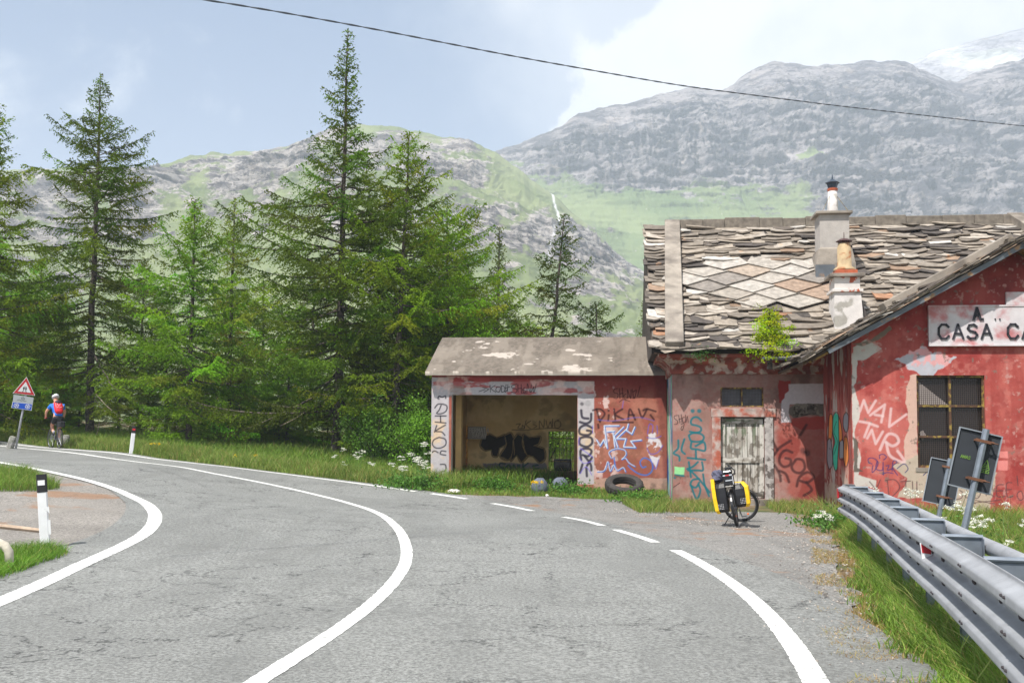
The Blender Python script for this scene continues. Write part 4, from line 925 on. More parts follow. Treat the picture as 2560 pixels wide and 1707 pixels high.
# extra ragged slabs showing along the rake
s = 0
while s < gl:
    w = rsl.uniform(.25, .6)
    for k in range(3):
        vs = [Vector((rk0[0], FW - rsl.uniform(.02, .13), rk0[1])) + GS * (s + x) + GN * (-.01 + k * .04 + x * .03 + hh) + Vector((0, y, 0)) for hh in (0, .03) for x, y in ((0, 0), (w + .1, 0), (w + .1, .5), (0, .5))]
        b.add(vs, [(0,1,2,3), (7,6,5,4), (0,4,5,1), (1,5,6,2), (2,6,7,3), (3,7,4,0)], slate_col(rsl))
    s += w * .8
b.build('gable_slate_covering', M_slate, roof)
b = MB()   # verge kerb on the cross gable
q = []
for hh in (.05, .26):
    for s in (on_s0 := gl * .42, gl + .05):
        for w in (FW + .35, FW + .75): q.append(Vector((rk0[0], w, rk0[1])) + GS * s + GN * hh)
b.add(q, [(0,1,3,2), (4,6,7,5), (0,4,5,1), (2,3,7,6), (0,2,6,4), (1,5,7,3)]); b.build('verge_kerb', M_concrete, roof, bevel=.02)
b = MB()   # metal drip edge and rotting barge board beneath the rake
for sg_ in (1, -1):
    def Q(s, w, h): p = Vector((rk0[0], w, rk0[1])) + GS * s + GN * h; return p if sg_ == 1 else Vector((2 * uR - p.x, p.y, p.z))
    b.add([Q(.55, FW - .03, -.13), Q(gl, FW - .03, -.13), Q(gl, FW + .03, -.13), Q(.55, FW + .03, -.13), Q(.55, FW - .03, -.03), Q(gl, FW - .03, -.03), Q(gl, FW + .03, -.03), Q(.55, FW + .03, -.03)], [(0,1,2,3), (7,6,5,4), (0,4,5,1), (1,5,6,2), (2,6,7,3), (3,7,4,0)])
b.build('drip_edge', M_zinc, roof)
b = MB()
for k in range(4):
    for sg_ in (1, -1):
        x0 = .3; 
        def Q(s, w, h): p = Vector((rk0[0], w, rk0[1])) + GS * s + GN * h; return p if sg_ == 1 else Vector((2 * uR - p.x, p.y, p.z))
        w0 = FW + .04 + k * .11
        b.add([Q(.2, w0, -.12), Q(gl, w0, -.12), Q(gl, w0 + .1, -.12), Q(.2, w0 + .1, -.12), Q(.2, w0, -.075), Q(gl, w0, -.075), Q(gl, w0 + .1, -.075), Q(.2, w0 + .1, -.075)], [(0,1,2,3), (7,6,5,4), (0,4,5,1), (1,5,6,2), (2,6,7,3), (3,7,4,0)])
b.build('soffit_board', mat('old_board', (150, 116, 62), .85, var=.3, vscale=6, color2=(90, 68, 46), thr=.5, soft=.08, mscale=3), roof)
# gutter stub in the valley corner
b = MB(); g0 = uz(1905, 895, -.55); g1 = uz(2010, 893, -.62)
b.tube([(g0[0], -.56, g0[1] - .01), (g1[0] - .35, -.56, g1[1] - .01), (g1[0] + .15, -.9, g1[1] + .05)], [.035, .05, .05], 8); b.build('gutter', M_zinc, roof, smooth=True)
# ---- chimneys
def chimney(pxl, pxr, pyb, parts_fn, label):
    c = on_roof((pxl + pxr) / 2, pyb); P = on_main(c[0], c[1], 0); e = empty('chimney', (0, 0, 0)); e.parent = roof; return e, P
# rear chimney
cu, cs = on_roof(2090, 700); P = on_main(cu, cs, 0); wq = P.y + .45
def zpx(py, w, px=2090): return float(uz(px, py, w)[1])
def upx(px, w, py=600): return float(uz(px, py, w)[0])
ch = empty('chimney', (0, 0, 0)); ch.parent = roof; ch['label'] = 'taller plain grey chimney behind with capped white flue pipe'
wf = wq - .4
b = MB(); x0, x1 = upx(2046, wf), upx(2124, wf)
z_a = zpx(618, wf)
vs = []
for z_, o_ in ((P.z - .3, .14), (zpx(660, wf), .12), (z_a - .05, .05), (z_a, .0)): vs += [(x0 - o_ + .05, wf - o_, z_), (x1 + o_, wf - o_, z_), (x1 + o_, wf + .7 + o_, z_), (x0 - o_ + .05, wf + .7 + o_, z_)]
b.add(vs, [(i*4+j, i*4+(j+1) % 4, (i+1)*4+(j+1) % 4, (i+1)*4+j) for i in range(3) for j in range(4)]); b.build('chimney_base', M_concrete, ch)
b = MB(); zt = zpx(535, wf); b.box((upx(2050, wf), wf, z_a - .02), (upx(2124, wf), wf + .68, zt)); b.build('chimney_shaft', M_chim, ch, bevel=.01)
b = MB(); b.box((upx(2040, wf), wf - .1, zt + .001), (upx(2131, wf), wf + .8, zt + .07)); b.build('chimney_slab', M_concrete, ch, bevel=.01)
cx, cw = upx(2083, wf + .34), wf + .34; b = MB(); zp0 = zt + .07; zp1 = zpx(478, cw); b.lathe([(.15, zp0), (.14, zp0 + .1), (.12, zp1)], 14, Matrix.Translation((cx, cw, 0))); b.build('flue_pipe', M_chimw, ch, smooth=True)
b = MB(); b.lathe([(.13, zp1), (.14, zp1 + .06), (.12, zp1 + .07)], 14, Matrix.Translation((cx, cw, 0))); b.build('flue_ring', M_tile, ch)
b = MB(); b.lathe([(.11, zp1 + .07), (.15, zp1 + .2), (.2, zp1 + .22), (.02, zp1 + .33), (.01, zp1 + .45)], 6, Matrix.Translation((cx, cw, 0))); b.build('flue_cowl', mat('painted_sheet_metal', (70, 82, 96), .5, metal=.6, var=.2), ch)
b = MB()
for (dx, dy) in ((-.34, -.3), (.36, -.25)): b.tube([(cx, cw, zp1 + .02), (cx + dx, cw + dy, zp0)], .006, 4)
b.build('stay_wire', M_iron, ch)
b = MB(); wfl = wf - .16; b.box((upx(2038, wfl), wfl - .04, P.z - .25), (upx(2085, wfl), wfl + .03, zpx(662, wfl))); b.build('flashing', M_zinc, ch)
# front chimney
ch = empty('chimney', (0, 0, 0)); ch.parent = roof; ch['label'] = 'shorter stubby chimney in front with peeling render, brick course and yellow clay pot'
cu2, cs2 = on_roof(2110, 835); P2 = on_main(cu2, cs2, 0); wf = P2.y + .1
b = MB(); xa, xb = upx(2084, wf), upx(2150, wf); zs_ = zpx(730, wf)
b.add([(xa - .02, wf - .05, P2.z - .4), (xb + .1, wf - .05, P2.z - .4), (xb + .1, wf + .75, P2.z - .4), (xa - .02, wf + .75, P2.z - .4), (xa, wf, zs_), (xb, wf, zs_), (xb, wf + .62, zs_), (xa, wf + .62, zs_)], [(0,3,2,1), (4,5,6,7), (0,1,5,4), (1,2,6,5), (2,3,7,6), (3,0,4,7)]); b.build('chimney_base', M_chimw, ch)
b = MB(); zq = zpx(692, wf); b.box((xa - .05, wf - .05, zs_), (xb + .05, wf + .67, zs_ + .07)); b.box((xa + .01, wf + .01, zs_ + .07), (xb - .01, wf + .61, zq)); b.build('chimney_shaft', mat('flaking_render_on_brick', (208, 202, 196), .9, var=.12, color2=(178, 90, 62), thr=.61, soft=.02, mscale=5, bump=.6), ch, bevel=.008)
b = MB(); b.box((xa - .1, wf - .08, zq), (xb + .1, wf + .7, zq + .08)); b.build('chimney_slab', M_concrete, ch, bevel=.01)
b = MB(); b.box((xa + .06, wf + .02, zq + .08), (xb - .06, wf + .55, zq + .18)); b.build('brick_course', M_tile, ch, bevel=.006)
pcx, pcw = (xa + xb) / 2, wf + .29; zb0 = zq + .18; zb1 = zpx(609, pcw, 2120)
b = MB(); b.lathe([(.27, zb0), (.26, zb0 + .05), (.17, zb0 + .12), (.165, zb1 - .1), (.15, zb1 - .08), (.15, zb1)], 18, Matrix.Translation((pcx, pcw, 0))); b.build('chimney_pot', mat('stained_clay', (176, 154, 120), .85, var=.2, vscale=6, color2=(150, 92, 52), thr=.58, soft=.08, mscale=4), ch, smooth=True)
b = MB(); b.lathe([(.13, zb1), (.14, zb1 + .02), (.14, zb1 + .05)], 12, Matrix.Translation((pcx, pcw, 0))); b.lathe([(.2, zb1 + .05), (.1, zb1 + .11), (.01, zb1 + .13), (.008, zb1 + .28)], 12, Matrix.Translation((pcx, pcw, 0))); b.build('pot_cowl', mat('rusty_cap', (84, 58, 56), .6, metal=.5), ch)
b = MB(); b.add([(xb + .05, wf + .1, zq - .55), (xb + .32, wf + .1, P2.z - .1), (xb + .12, wf + .1, P2.z - .1), (xb + .05, wf + .22, zq - .55), (xb + .32, wf + .22, P2.z - .1), (xb + .12, wf + .22, P2.z - .1)], [(0,1,2), (5,4,3), (0,3,4,1), (1,4,5,2), (2,5,3,0)]); b.build('side_slab', mat('dark_slate', (78, 72, 70), .8, var=.2), ch)

# ---------------------------------------------------------------- garage
WQ = 2.4
qL = float(uz(1077, 1150, WQ)[0]); qR = -.02; o0 = float(uz(1128, 1100, WQ)[0]); o1 = float(uz(1443, 1100, WQ)[0]); ztop = float(uz(1280, 987, WQ)[1]); zge = float(uz(1300, 938, WQ)[1]); zfl = .12
WB = WQ + 3.6
def paint_gar(C):
    C.c[:] = lin((172, 112, 94)); C.noise((156, 86, 74), 1.5, .5, .12, 101); C.noise((140, 92, 74), 7, .56, .05, 102, .6)
    up = sstep(-C.y, -1010, -960); C.blend(up * .8, (134, 50, 48)); C.noise((222, 196, 190), 5, .6, .03, 103, .8, mask=C.inside(Z2([(1440, 480), (1620, 520), (1640, 1280), (1440, 1280)]), 12, 7, 14))  # dark red band below the eave is eave shadow put into the paint
    C.blend(C.inside(Z2([(1960, 400), (2120, 400), (2120, 1300), (2050, 1300)]), 4, 7, 6) * .6, (110, 46, 44))  # dark strip beside the house: its cast shadow painted onto the wall
    wh = (184, 178, 180)
    C.poly(Z2([(40, 455), (1450, 455), (1450, 568), (40, 575)]), wh, .6, 1, 3); C.poly(Z2([(20, 420), (212, 420), (212, 1300), (20, 1300)]), wh, .6); C.poly(Z2([(1310, 455), (1450, 455), (1450, 1330), (1310, 1330)]), wh, .6)
    pil = np.clip(C.inside(Z2([(20, 420), (212, 420), (212, 1300), (20, 1300)])) + C.inside(Z2([(1310, 455), (1450, 455), (1450, 1330), (1310, 1330)])), 0, 1)
    C.noise((224, 190, 140), 1.4, .58, .05, 104, .6, mask=pil * (1 - sstep(-C.y, -1060, -1040)))
    lt = C.inside(Z2([(20, 400), (1450, 455), (1450, 570), (20, 570)])); C.noise((170, 74, 72), 3, .6, .05, 105, .85, .6, 2, mask=lt); C.noise((232, 200, 190), 2, .56, .06, 106, .6, mask=lt); C.noise((146, 132, 124), 1.6, .6, .04, 107, .7, mask=C.inside(Z2([(20, 400), (480, 440), (480, 570), (20, 600)])))
    C.poly(Z2([(1450, 1282), (2080, 1275), (2080, 1500), (1450, 1500)]), (184, 150, 134), 3, .9, 9)
    K = (44, 42, 52)
    C.strokes(Z2, [[(120, 592), (130, 580), (155, 588), (182, 578), (185, 598)], [(118, 600), (128, 604)],
        [(92, 680), (120, 648), (170, 650), (196, 668), (188, 706), (150, 728), (108, 726), (128, 700), (146, 656)], [(96, 748), (188, 748)], [(140, 748), (142, 802)], [(96, 800), (186, 808)],
        [(108, 830), (90, 885)], [(182, 826), (100, 876), (150, 884), (178, 912)], [(128, 930), (180, 946), (186, 990), (150, 1018), (100, 1020), (72, 990), (84, 952), (128, 930)], [(66, 1060), (90, 1046), (120, 1060)], [(186, 1050), (150, 1046), (140, 1072), (186, 1082)], [(140, 1160), (182, 1164), (184, 1210), (150, 1222)]], 3.4, K, .9, 1.0)
    C.strokes(Z2, [[(1345, 645), (1347, 647)]], 9, K, .7, 2); C.strokes(Z2, [[(1395, 640), (1398, 642)]], 14, (150, 148, 150), .6, 3)
    C.strokes(Z2, [[(1340, 700), (1350, 760), (1400, 770)], [(1425, 730), (1420, 790), (1380, 812), (1330, 800)], [(1432, 850), (1380, 826), (1330, 850), (1330, 900), (1400, 910), (1428, 880), (1390, 872)], [(1380, 925), (1330, 940), (1330, 990), (1390, 1010), (1432, 980), (1426, 936), (1380, 925)], [(1340, 1120), (1336, 1040), (1400, 1026), (1428, 1050), (1400, 1090), (1350, 1080)], [(1370, 1090), (1420, 1160), (1426, 1210)], [(1432, 1100), (1390, 1170)], [(1350, 1160), (1330, 1230)], [(1384, 1190), (1388, 1260)]], 6.2, (46, 42, 58), .92, 1.2)
    C.strokes(Z2, [[(1322, 920), (1318, 1000)], [(1436, 830), (1440, 900)], [(1330, 1020), (1440, 1100)], [(1322, 1100), (1360, 1150), (1440, 1130)], [(1330, 1240), (1380, 1180), (1430, 1250)]], 2, (120, 100, 200), .8)
    C.strokes(Z2, [[(470, 540), (520, 522)], [(500, 505), (550, 520), (510, 545)], [(562, 485), (566, 545)], [(606, 488), (572, 515), (612, 545)], [(622, 500), (612, 530), (640, 545), (650, 505), (622, 500)], [(660, 495), (662, 545), (690, 530), (680, 495), (655, 490)], [(700, 480), (690, 545), (712, 520)], [(715, 480), (710, 540)], [(700, 510), (730, 500)],
        [(790, 478), (750, 490), (752, 510), (790, 520), (782, 550), (745, 545)], [(800, 480), (802, 550)], [(828, 478), (830, 550)], [(802, 515), (830, 512)], [(862, 505), (842, 520), (850, 548), (870, 540), (845, 525)], [(878, 545), (882, 475), (905, 548), (915, 480)], [(915, 545), (935, 500), (932, 545)], [(956, 480), (940, 545)], [(830, 556), (880, 556)]], 1.9, (36, 34, 42), .92, .7)
    C.strokes(Z2, [[(1650, 515), (1622, 520), (1620, 548), (1652, 560), (1645, 598), (1618, 595)], [(1666, 515), (1670, 600)], [(1690, 510), (1696, 600)], [(1668, 560), (1694, 555)], [(1722, 560), (1704, 575), (1712, 602), (1734, 592)], [(1738, 600), (1735, 525), (1760, 600), (1765, 525)], [(1775, 520), (1790, 600), (1810, 530), (1780, 545)], [(1842, 492), (1820, 580)], [(1664, 630), (1700, 608), (1755, 625)]], 1.9, (50, 22, 30), .9, .7)
    C.strokes(Z2, [[(1470, 690), (1500, 800)], [(1440, 700), (1500, 690), (1540, 730), (1500, 790)], [(1575, 740), (1570, 785)], [(1572, 700), (1574, 704)], [(1620, 690), (1630, 780)], [(1690, 690), (1630, 735), (1700, 775)], [(1740, 780), (1755, 690), (1800, 780)], [(1750, 740), (1790, 740)], [(1830, 690), (1860, 760), (1900, 690)], [(1870, 700), (1905, 690), (1975, 710)], [(1930, 740), (1960, 780)], [(1610, 800), (1780, 804)], [(1484, 820), (1487, 850)]], 5, (52, 26, 30), .85, 1.5)
    C.strokes(Z2, [[(1480, 780), (1620, 790), (1820, 760), (1960, 790)], [(1700, 620), (1690, 680)]], 2.5, (90, 100, 190), .5, 1)
    Wb = (214, 222, 232); Bb = (30, 116, 196)
    L1 = [[(1470, 950), (1500, 1000), (1530, 950), (1560, 1020), (1535, 830), (1660, 828)], [(1560, 880), (1620, 875)], [(1610, 890), (1625, 1010)], [(1700, 840), (1620, 920), (1650, 1010)], [(1740, 815), (1725, 870), (1770, 900), (1795, 840)], [(1725, 860), (1640, 940), (1720, 940), (1700, 1010), (1800, 1015), (1760, 960), (1850, 950)]]
    C.strokes(Z2, [[(x + 5, y + 6) for x, y in q] for q in L1], 4.2, Bb, .85, .9, False); C.strokes(Z2, L1, 2.4, Wb, .9, .7, False)
    L2 = [[(1600, 1110), (1580, 1060), (1640, 1030), (1710, 1040), (1725, 1080), (1690, 1120)], [(1480, 1225), (1540, 1215), (1570, 1140), (1590, 1220), (1620, 1170), (1650, 1215), (1700, 1190), (1720, 1225)], [(1690, 1120), (1720, 1110), (1750, 1150), (1800, 1180)], [(1620, 1100), (1630, 1190)], [(1740, 1170), (1770, 1200), (1830, 1240), (1900, 1250), (1945, 1210), (1940, 1140), (1880, 1105), (1842, 1140), (1860, 1185), (1890, 1180)]]
    C.strokes(Z2, L2, 3.4, Bb, .85, .9); C.strokes(Z2, [[(x - 5, y - 5) for x, y in q] for q in L2[:3]], 1.6, Wb, .8, .7)
    fc = C.inside(Z2([(1900, 890), (1960, 880), (2000, 930), (2040, 1040), (2000, 1120), (1975, 1200), (1930, 1120), (1900, 1040)]), 3, 6, 2); C.noise((222, 218, 224), 5, .48, .04, 120, .85, mask=fc)
    C.strokes(Z2, [[(1905, 900), (1920, 820), (1950, 830), (1945, 890)], [(1985, 830), (1990, 900)], [(1900, 930), (1960, 940), (2020, 920)], [(1900, 1020), (1930, 1070), (1990, 1060), (2035, 1000)], [(1930, 1110), (1970, 1200), (2000, 1120)]], 2, (90, 90, 190), .8)
    C.noise((100, 84, 74), 3, .55, .08, 130, .6, mask=1 - sstep(-C.y, -1215, -1180))
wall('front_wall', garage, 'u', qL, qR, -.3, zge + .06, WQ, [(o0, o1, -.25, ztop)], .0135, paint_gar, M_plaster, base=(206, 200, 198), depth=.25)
def paint_in(C):
    C.c[:] = lin((234, 204, 148)); C.noise((214, 180, 124), 1.2, .5, .12, 140); C.noise((160, 136, 98), 2, .6, .06, 141, .6)
    up = sstep(-C.y, -1080, -990); C.blend(up * .35, (150, 120, 80))  # upper back wall toned down, interior shade mixed into its colour
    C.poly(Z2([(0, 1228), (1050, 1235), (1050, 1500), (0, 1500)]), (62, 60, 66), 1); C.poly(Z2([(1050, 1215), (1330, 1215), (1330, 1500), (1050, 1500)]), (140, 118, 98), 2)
    C.poly(Z2([(500, 1150), (1040, 1150), (1040, 1200), (520, 1205)]), (132, 128, 136), 4, .9)
    K = (14, 12, 12)
    pl = [[(500, 930), (560, 905), (620, 935), (690, 912), (700, 990), (640, 1020), (625, 1090), (585, 1085), (575, 1035), (520, 1040), (482, 1000)], [(690, 915), (740, 895), (770, 960), (760, 1040), (720, 1120), (650, 1090), (700, 1000)], [(760, 960), (800, 905), (850, 935), (850, 1000), (900, 1060), (830, 1140), (790, 1080), (740, 1130), (760, 1030)], [(850, 905), (900, 935), (990, 925), (975, 985), (930, 1000), (1020, 1030), (1030, 1110), (985, 1145), (930, 1090), (880, 1080), (840, 990)]]
    for p in pl: q = Z2(p); C.stroke(q + [q[0]], 5.5, K, .95, .8); C.stroke(q + [q[0]], 2.6, (176, 146, 96), .9, .7); C.poly([(x, y) for x, y in q], K, 0, .97, 1, .8)
    C.strokes(Z2, [[(690, 930), (700, 1000), (650, 1080)], [(765, 960), (770, 1080)], [(845, 960), (860, 1060)], [(840, 1000), (850, 1020)]], 1.5, (176, 146, 96), .9, .6)
    T = (12, 76, 84)
    C.strokes(Z2, [[(690, 1155), (650, 1150), (645, 1180), (690, 1195), (680, 1225), (640, 1222)], [(725, 1165), (700, 1185), (715, 1225), (745, 1200), (725, 1165)], [(760, 1228), (765, 1165), (795, 1225), (800, 1165)], [(815, 1165), (815, 1228)], [(845, 1150), (835, 1235)], [(885, 1150), (840, 1195), (900, 1225)], [(930, 1172), (972, 1165)], [(935, 1200), (975, 1195)], [(612, 1220), (614, 1222)], [(930, 1225), (990, 1245)], [(625, 1190), (627, 1192)]], 4.2, T, .92, 1)
    C.strokes(Z2, [[(785, 820), (820, 815), (800, 850), (830, 855)], [(840, 825), (835, 852), (858, 850), (840, 825)], [(870, 785), (855, 855)], [(910, 790), (870, 820), (905, 855)], [(930, 820), (960, 835), (935, 850)], [(985, 850), (985, 790), (1020, 845), (1025, 775)], [(1040, 785), (1055, 850), (1075, 800), (1092, 845), (1095, 775)], [(1150, 780), (1115, 800), (1120, 850), (1160, 840), (1162, 800), (1135, 790)], [(750, 865), (850, 868), (950, 860), (1100, 852), (1190, 865)]], 1.8, (30, 24, 22), .9, .7)
bw = [float(uz(1371, 1100, WB)[0]), float(uz(1435, 1100, WB)[0]), float(uz(1400, 1177, WB)[1]), float(uz(1400, 1078, WB)[1])]
wall('back_wall', garage, 'u', qL + .1, qR - .02, -.3, zge, WB, [bw], .02, paint_in, M_smooth, base=(150, 125, 88), depth=.25)
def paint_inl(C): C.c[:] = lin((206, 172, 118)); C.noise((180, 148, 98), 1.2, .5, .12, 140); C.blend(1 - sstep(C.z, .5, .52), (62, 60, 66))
def paint_outl(C): C.c[:] = lin((190, 182, 176)); C.noise((150, 140, 130), 1.2, .5, .12, 140)
wall('side_wall', garage, 'w', WQ + .26, WB, -.3, zge, qL + .06, [], .1, paint_outl, M_smooth, depth=.02, back=False)
wall('inner_wall', garage, 'w', WQ + .26, WB, -.3, zge, o0 - .12, [], .06, paint_inl, M_smooth, depth=.02, back=False)
wall('inner_wall', garage, 'w', WQ + .26, WB, -.3, zge, o1 + .3, [], .06, paint_inl, M_smooth, depth=.02, back=False)
b = MB(); pu = float(uz(1153, 1100, WQ + .9)[0]); b.box((o0 - .02, WQ + .86, -.3), (pu, WQ + 1.15, zge - .01), col=lin((206, 172, 118))); b.build('inner_pier', mat('ochre_plaster', (206, 172, 118), .9, var=.15, vscale=3), garage)
b = MB(); b.box((qL + .06, WQ + .26, zge - .06), (qR - .02, WB, zge)); b.build('ceiling', M_concrete, garage)
b = MB(); b.box((o0 - .1, WQ + .02, -.3), (o1 + .1, WB, zfl)); b.build('floor_slab', M_concrete, garage)
b = MB()
for i in range(1, 7): x = bw[0] + (bw[1] - bw[0]) * i / 7; b.box((x - .006, WB + .1, bw[2]), (x + .006, WB + .112, bw[3]))
for z_ in (bw[2] + .28, bw[3] - .22): b.box((bw[0], WB + .085, z_), (bw[1], WB + .099, z_ + .02))
b.build('window_bars', M_iron, garage)
# concrete roof with worn eave
rz0 = zge + .02; r_l = float(uz(1063, 938, WQ - .3)[0]); r_ll = float(uz(1106, 842, WQ + 2.1)[0]); rzr = float(uz(1300, 843, WQ + 2.1)[1])
def gar_roof():
    nu, nv = 420, 150; U_ = np.linspace(0, 1, nu); V_ = np.linspace(0, 1, nv); Ug, Vg = np.meshgrid(U_, V_)
    jag = (fbm(Ug * 30, Ug * 0 + 3, 4, 9) - .5) * .05
    ul = r_l + (r_ll - r_l) * Vg; u = ul + (.28 - ul) * Ug; w = WQ - .3 + (2.4) * Vg + jag * (1 - Vg) ** 12; z = rz0 + .06 + (rzr - rz0 - .06) * Vg + (fbm(u * 3, w * 3, 4, 5) - .5) * .02
    P = np.stack([u, w, z], -1).reshape(-1, 3); x, y = project(loc2w(P)); C = Canvas(x, y, u.ravel(), w.ravel(), (118, 110, 100))
    C.noise((98, 90, 81), .7, .5, .12, 201); C.noise((150, 140, 128), 1.6, .56, .08, 202, .4, 1.6, .7); C.noise((92, 84, 76), 1.5, .6, .08, 203, .6, 2.5, .5); C.noise((122, 112, 102), 14, .52, .06, 205, .5)
    C.noise((176, 166, 156), 2.4, .71, .012, 204, .9, .8, 1.3); ev = C.inside(Z2([(0, 372), (980, 378), (980, 400), (0, 420)]), 4, 3); C.blend(ev * .8, (206, 196, 184))
    i = np.arange(nv - 1)[:, None] * nu + np.arange(nu - 1); F = np.stack([i, i + 1, i + nu + 1, i + nu], -1).reshape(-1, 4); n0 = len(P)
    def low(q, dz): q = q.copy(); q[:, 2] -= dz; return q
    e = P[:nu]; lf = P[::nu]; V = [P, low(e, .1), low(lf, .1)]; C2 = [C.c, np.tile(lin((140, 132, 122)), (nu, 1)), np.tile(lin((140, 132, 122)), (nv, 1))]
    a = np.arange(nu - 1); Fe = np.stack([a, n0 + a, n0 + a + 1, a + 1], -1); c_ = np.arange(nv - 1); Fl = np.stack([c_ * nu, (c_ + 1) * nu, n0 + nu + c_ + 1, n0 + nu + c_], -1)
    bb = n0 + nu + nv; q = np.array([[r_l, WQ - .3, rz0 - .04], [.28, WQ - .3, rz0 - .04], [.28, WQ + 2.1, rzr - .1], [r_ll, WQ + 2.1, rzr - .1], [.28, WB + .4, rz0], [r_l + .3, WB + .4, rz0], [.28, WQ + 2.1, rzr], [r_ll, WQ + 2.1, rzr]])
    V.append(q); C2.append(np.tile(lin((130, 122, 112)), (8, 1)))
    mesh_np('roof', np.concatenate(V), [F, Fe, Fl, np.array([[bb, bb+1, bb+2, bb+3], [bb+7, bb+6, bb+4, bb+5]]), ], M_smooth, garage, np.concatenate(C2))
    b = MB(); zr2 = rzr - .1
    for uu in (qL + .03,): b.add([(uu, WQ + .02, zge - .05), (uu, WB, zge - .05), (uu, WQ + 2.1, zr2), (uu + .2, WQ + .02, zge - .05), (uu + .2, WB, zge - .05), (uu + .2, WQ + 2.1, zr2)], [(0,1,2), (5,4,3), (0,3,4,1), (1,4,5,2), (2,5,3,0)])
    b.build('gable_end', M_concrete, garage)
gar_roof()
# things inside and at the garage
bs = empty('bus_stop_sign', tuple(loc2w(np.array([[float(uz(1166, 1190, WB - 1.0)[0]), WB - 1.0, zfl]]))[0]), -ANG, 'faded grey bus stop plate on a rusty yellow post inside the garage', 'sign')
bz = float(uz(1170, 1066, WB - 1.0)[1]) - zfl; bwid = float(uz(1214, 1080, WB - 1)[0] - uz(1166, 1080, WB - 1)[0]); bh = bz - (float(uz(1170, 1097, WB - 1)[1]) - zfl)
b = MB(); b.tube([(0, 0, 0), (0, 0, bz + .03)], .028, 8); b.build('post', mat('yellow_rusty_paint', (190, 134, 50), .7, var=.3, vscale=9, color2=(110, 60, 36), thr=.55, soft=.05, mscale=6), bs)
b = MB(); b.box((.03, -.02, bz - bh), (bwid, .0, bz)); b.build('plate', mat('faded_plate', (128, 122, 116), .8, var=.1, vscale=8), bs, bevel=.004)
b = MB(); lettering(b, 'FERMATA', .07, bz - bh * .46, .12, .018, -.026, -.021, gap=.26, wid=.62); lettering(b, 'SAPAV', .17, bz - bh * .84, .12, .018, -.026, -.021, gap=.28, wid=.62); b.build('lettering', mat('faded_white', (176, 168, 158), .8), bs)
tv = empty('old_television', tuple(loc2w(np.array([[float(uz(1406, 1177, WB + .12)[0]), WB + .12, bw[2]]]))[0]), -ANG, 'black box television standing on the sill of the garage back window', 'television')
b = MB(); b.box((-.27, -.02, .012), (.27, .3, .36)); b.build('case', mat('black_plastic', (22, 22, 24), .35), tv, bevel=.02)
b = MB(); b.box((-.22, -.026, .06), (.22, -.0205, .32)); b.build('screen', mat('dead_screen', (12, 13, 16), .1), tv)
b = MB(); b.box((-.2, 0, 0), (.2, .22, .012)); b.build('foot', bpy.data.materials['black_plastic'], tv)
# ---------------------------------------------------------------- larches
M_bark = mat('larch_bark', (98, 88, 80), .95, var=.35, vscale=6, bump=1, bscale=18, color2=(60, 54, 48), thr=.5, soft=.1, mscale=9)
M_needle = mat('larch_needles', attr=True, rough=.7, trans=.4, spec=.25)
M_leaf = mat('leaf', attr=True, rough=.65, trans=.35, spec=.3)
M_grass = mat('grass_blade', attr=True, rough=.6, trans=.35, spec=.3)
def tuft_mesh(name, C, L, W, col, parent, rs_, bias=None, material=None, per=2):
    C = np.repeat(C, per, 0); col = np.repeat(col, per, 0); n = len(C); L = np.repeat(L, per) if np.ndim(L) else np.full(n, L)
    a = rs_.randn(n, 3); 
    if bias is not None: a = a + np.repeat(bias, per, 0) * 1.4
    a /= np.linalg.norm(a, axis=1)[:, None]; b = np.cross(a, rs_.randn(n, 3)); b /= np.linalg.norm(b, axis=1)[:, None] + 1e-9
    L = (L * rs_.uniform(.7, 1.3, n))[:, None]; Wd = L * W
    V = np.stack([C - a * L * .5, C + b * Wd * .5, C + a * L * .5, C - b * Wd * .5], 1).reshape(-1, 3)
    return mesh_np(name, V, np.arange(n * 4).reshape(-1, 4), material or M_needle, parent, np.repeat(col * rs_.uniform(.8, 1.2, (n, 1)), 4, 0))
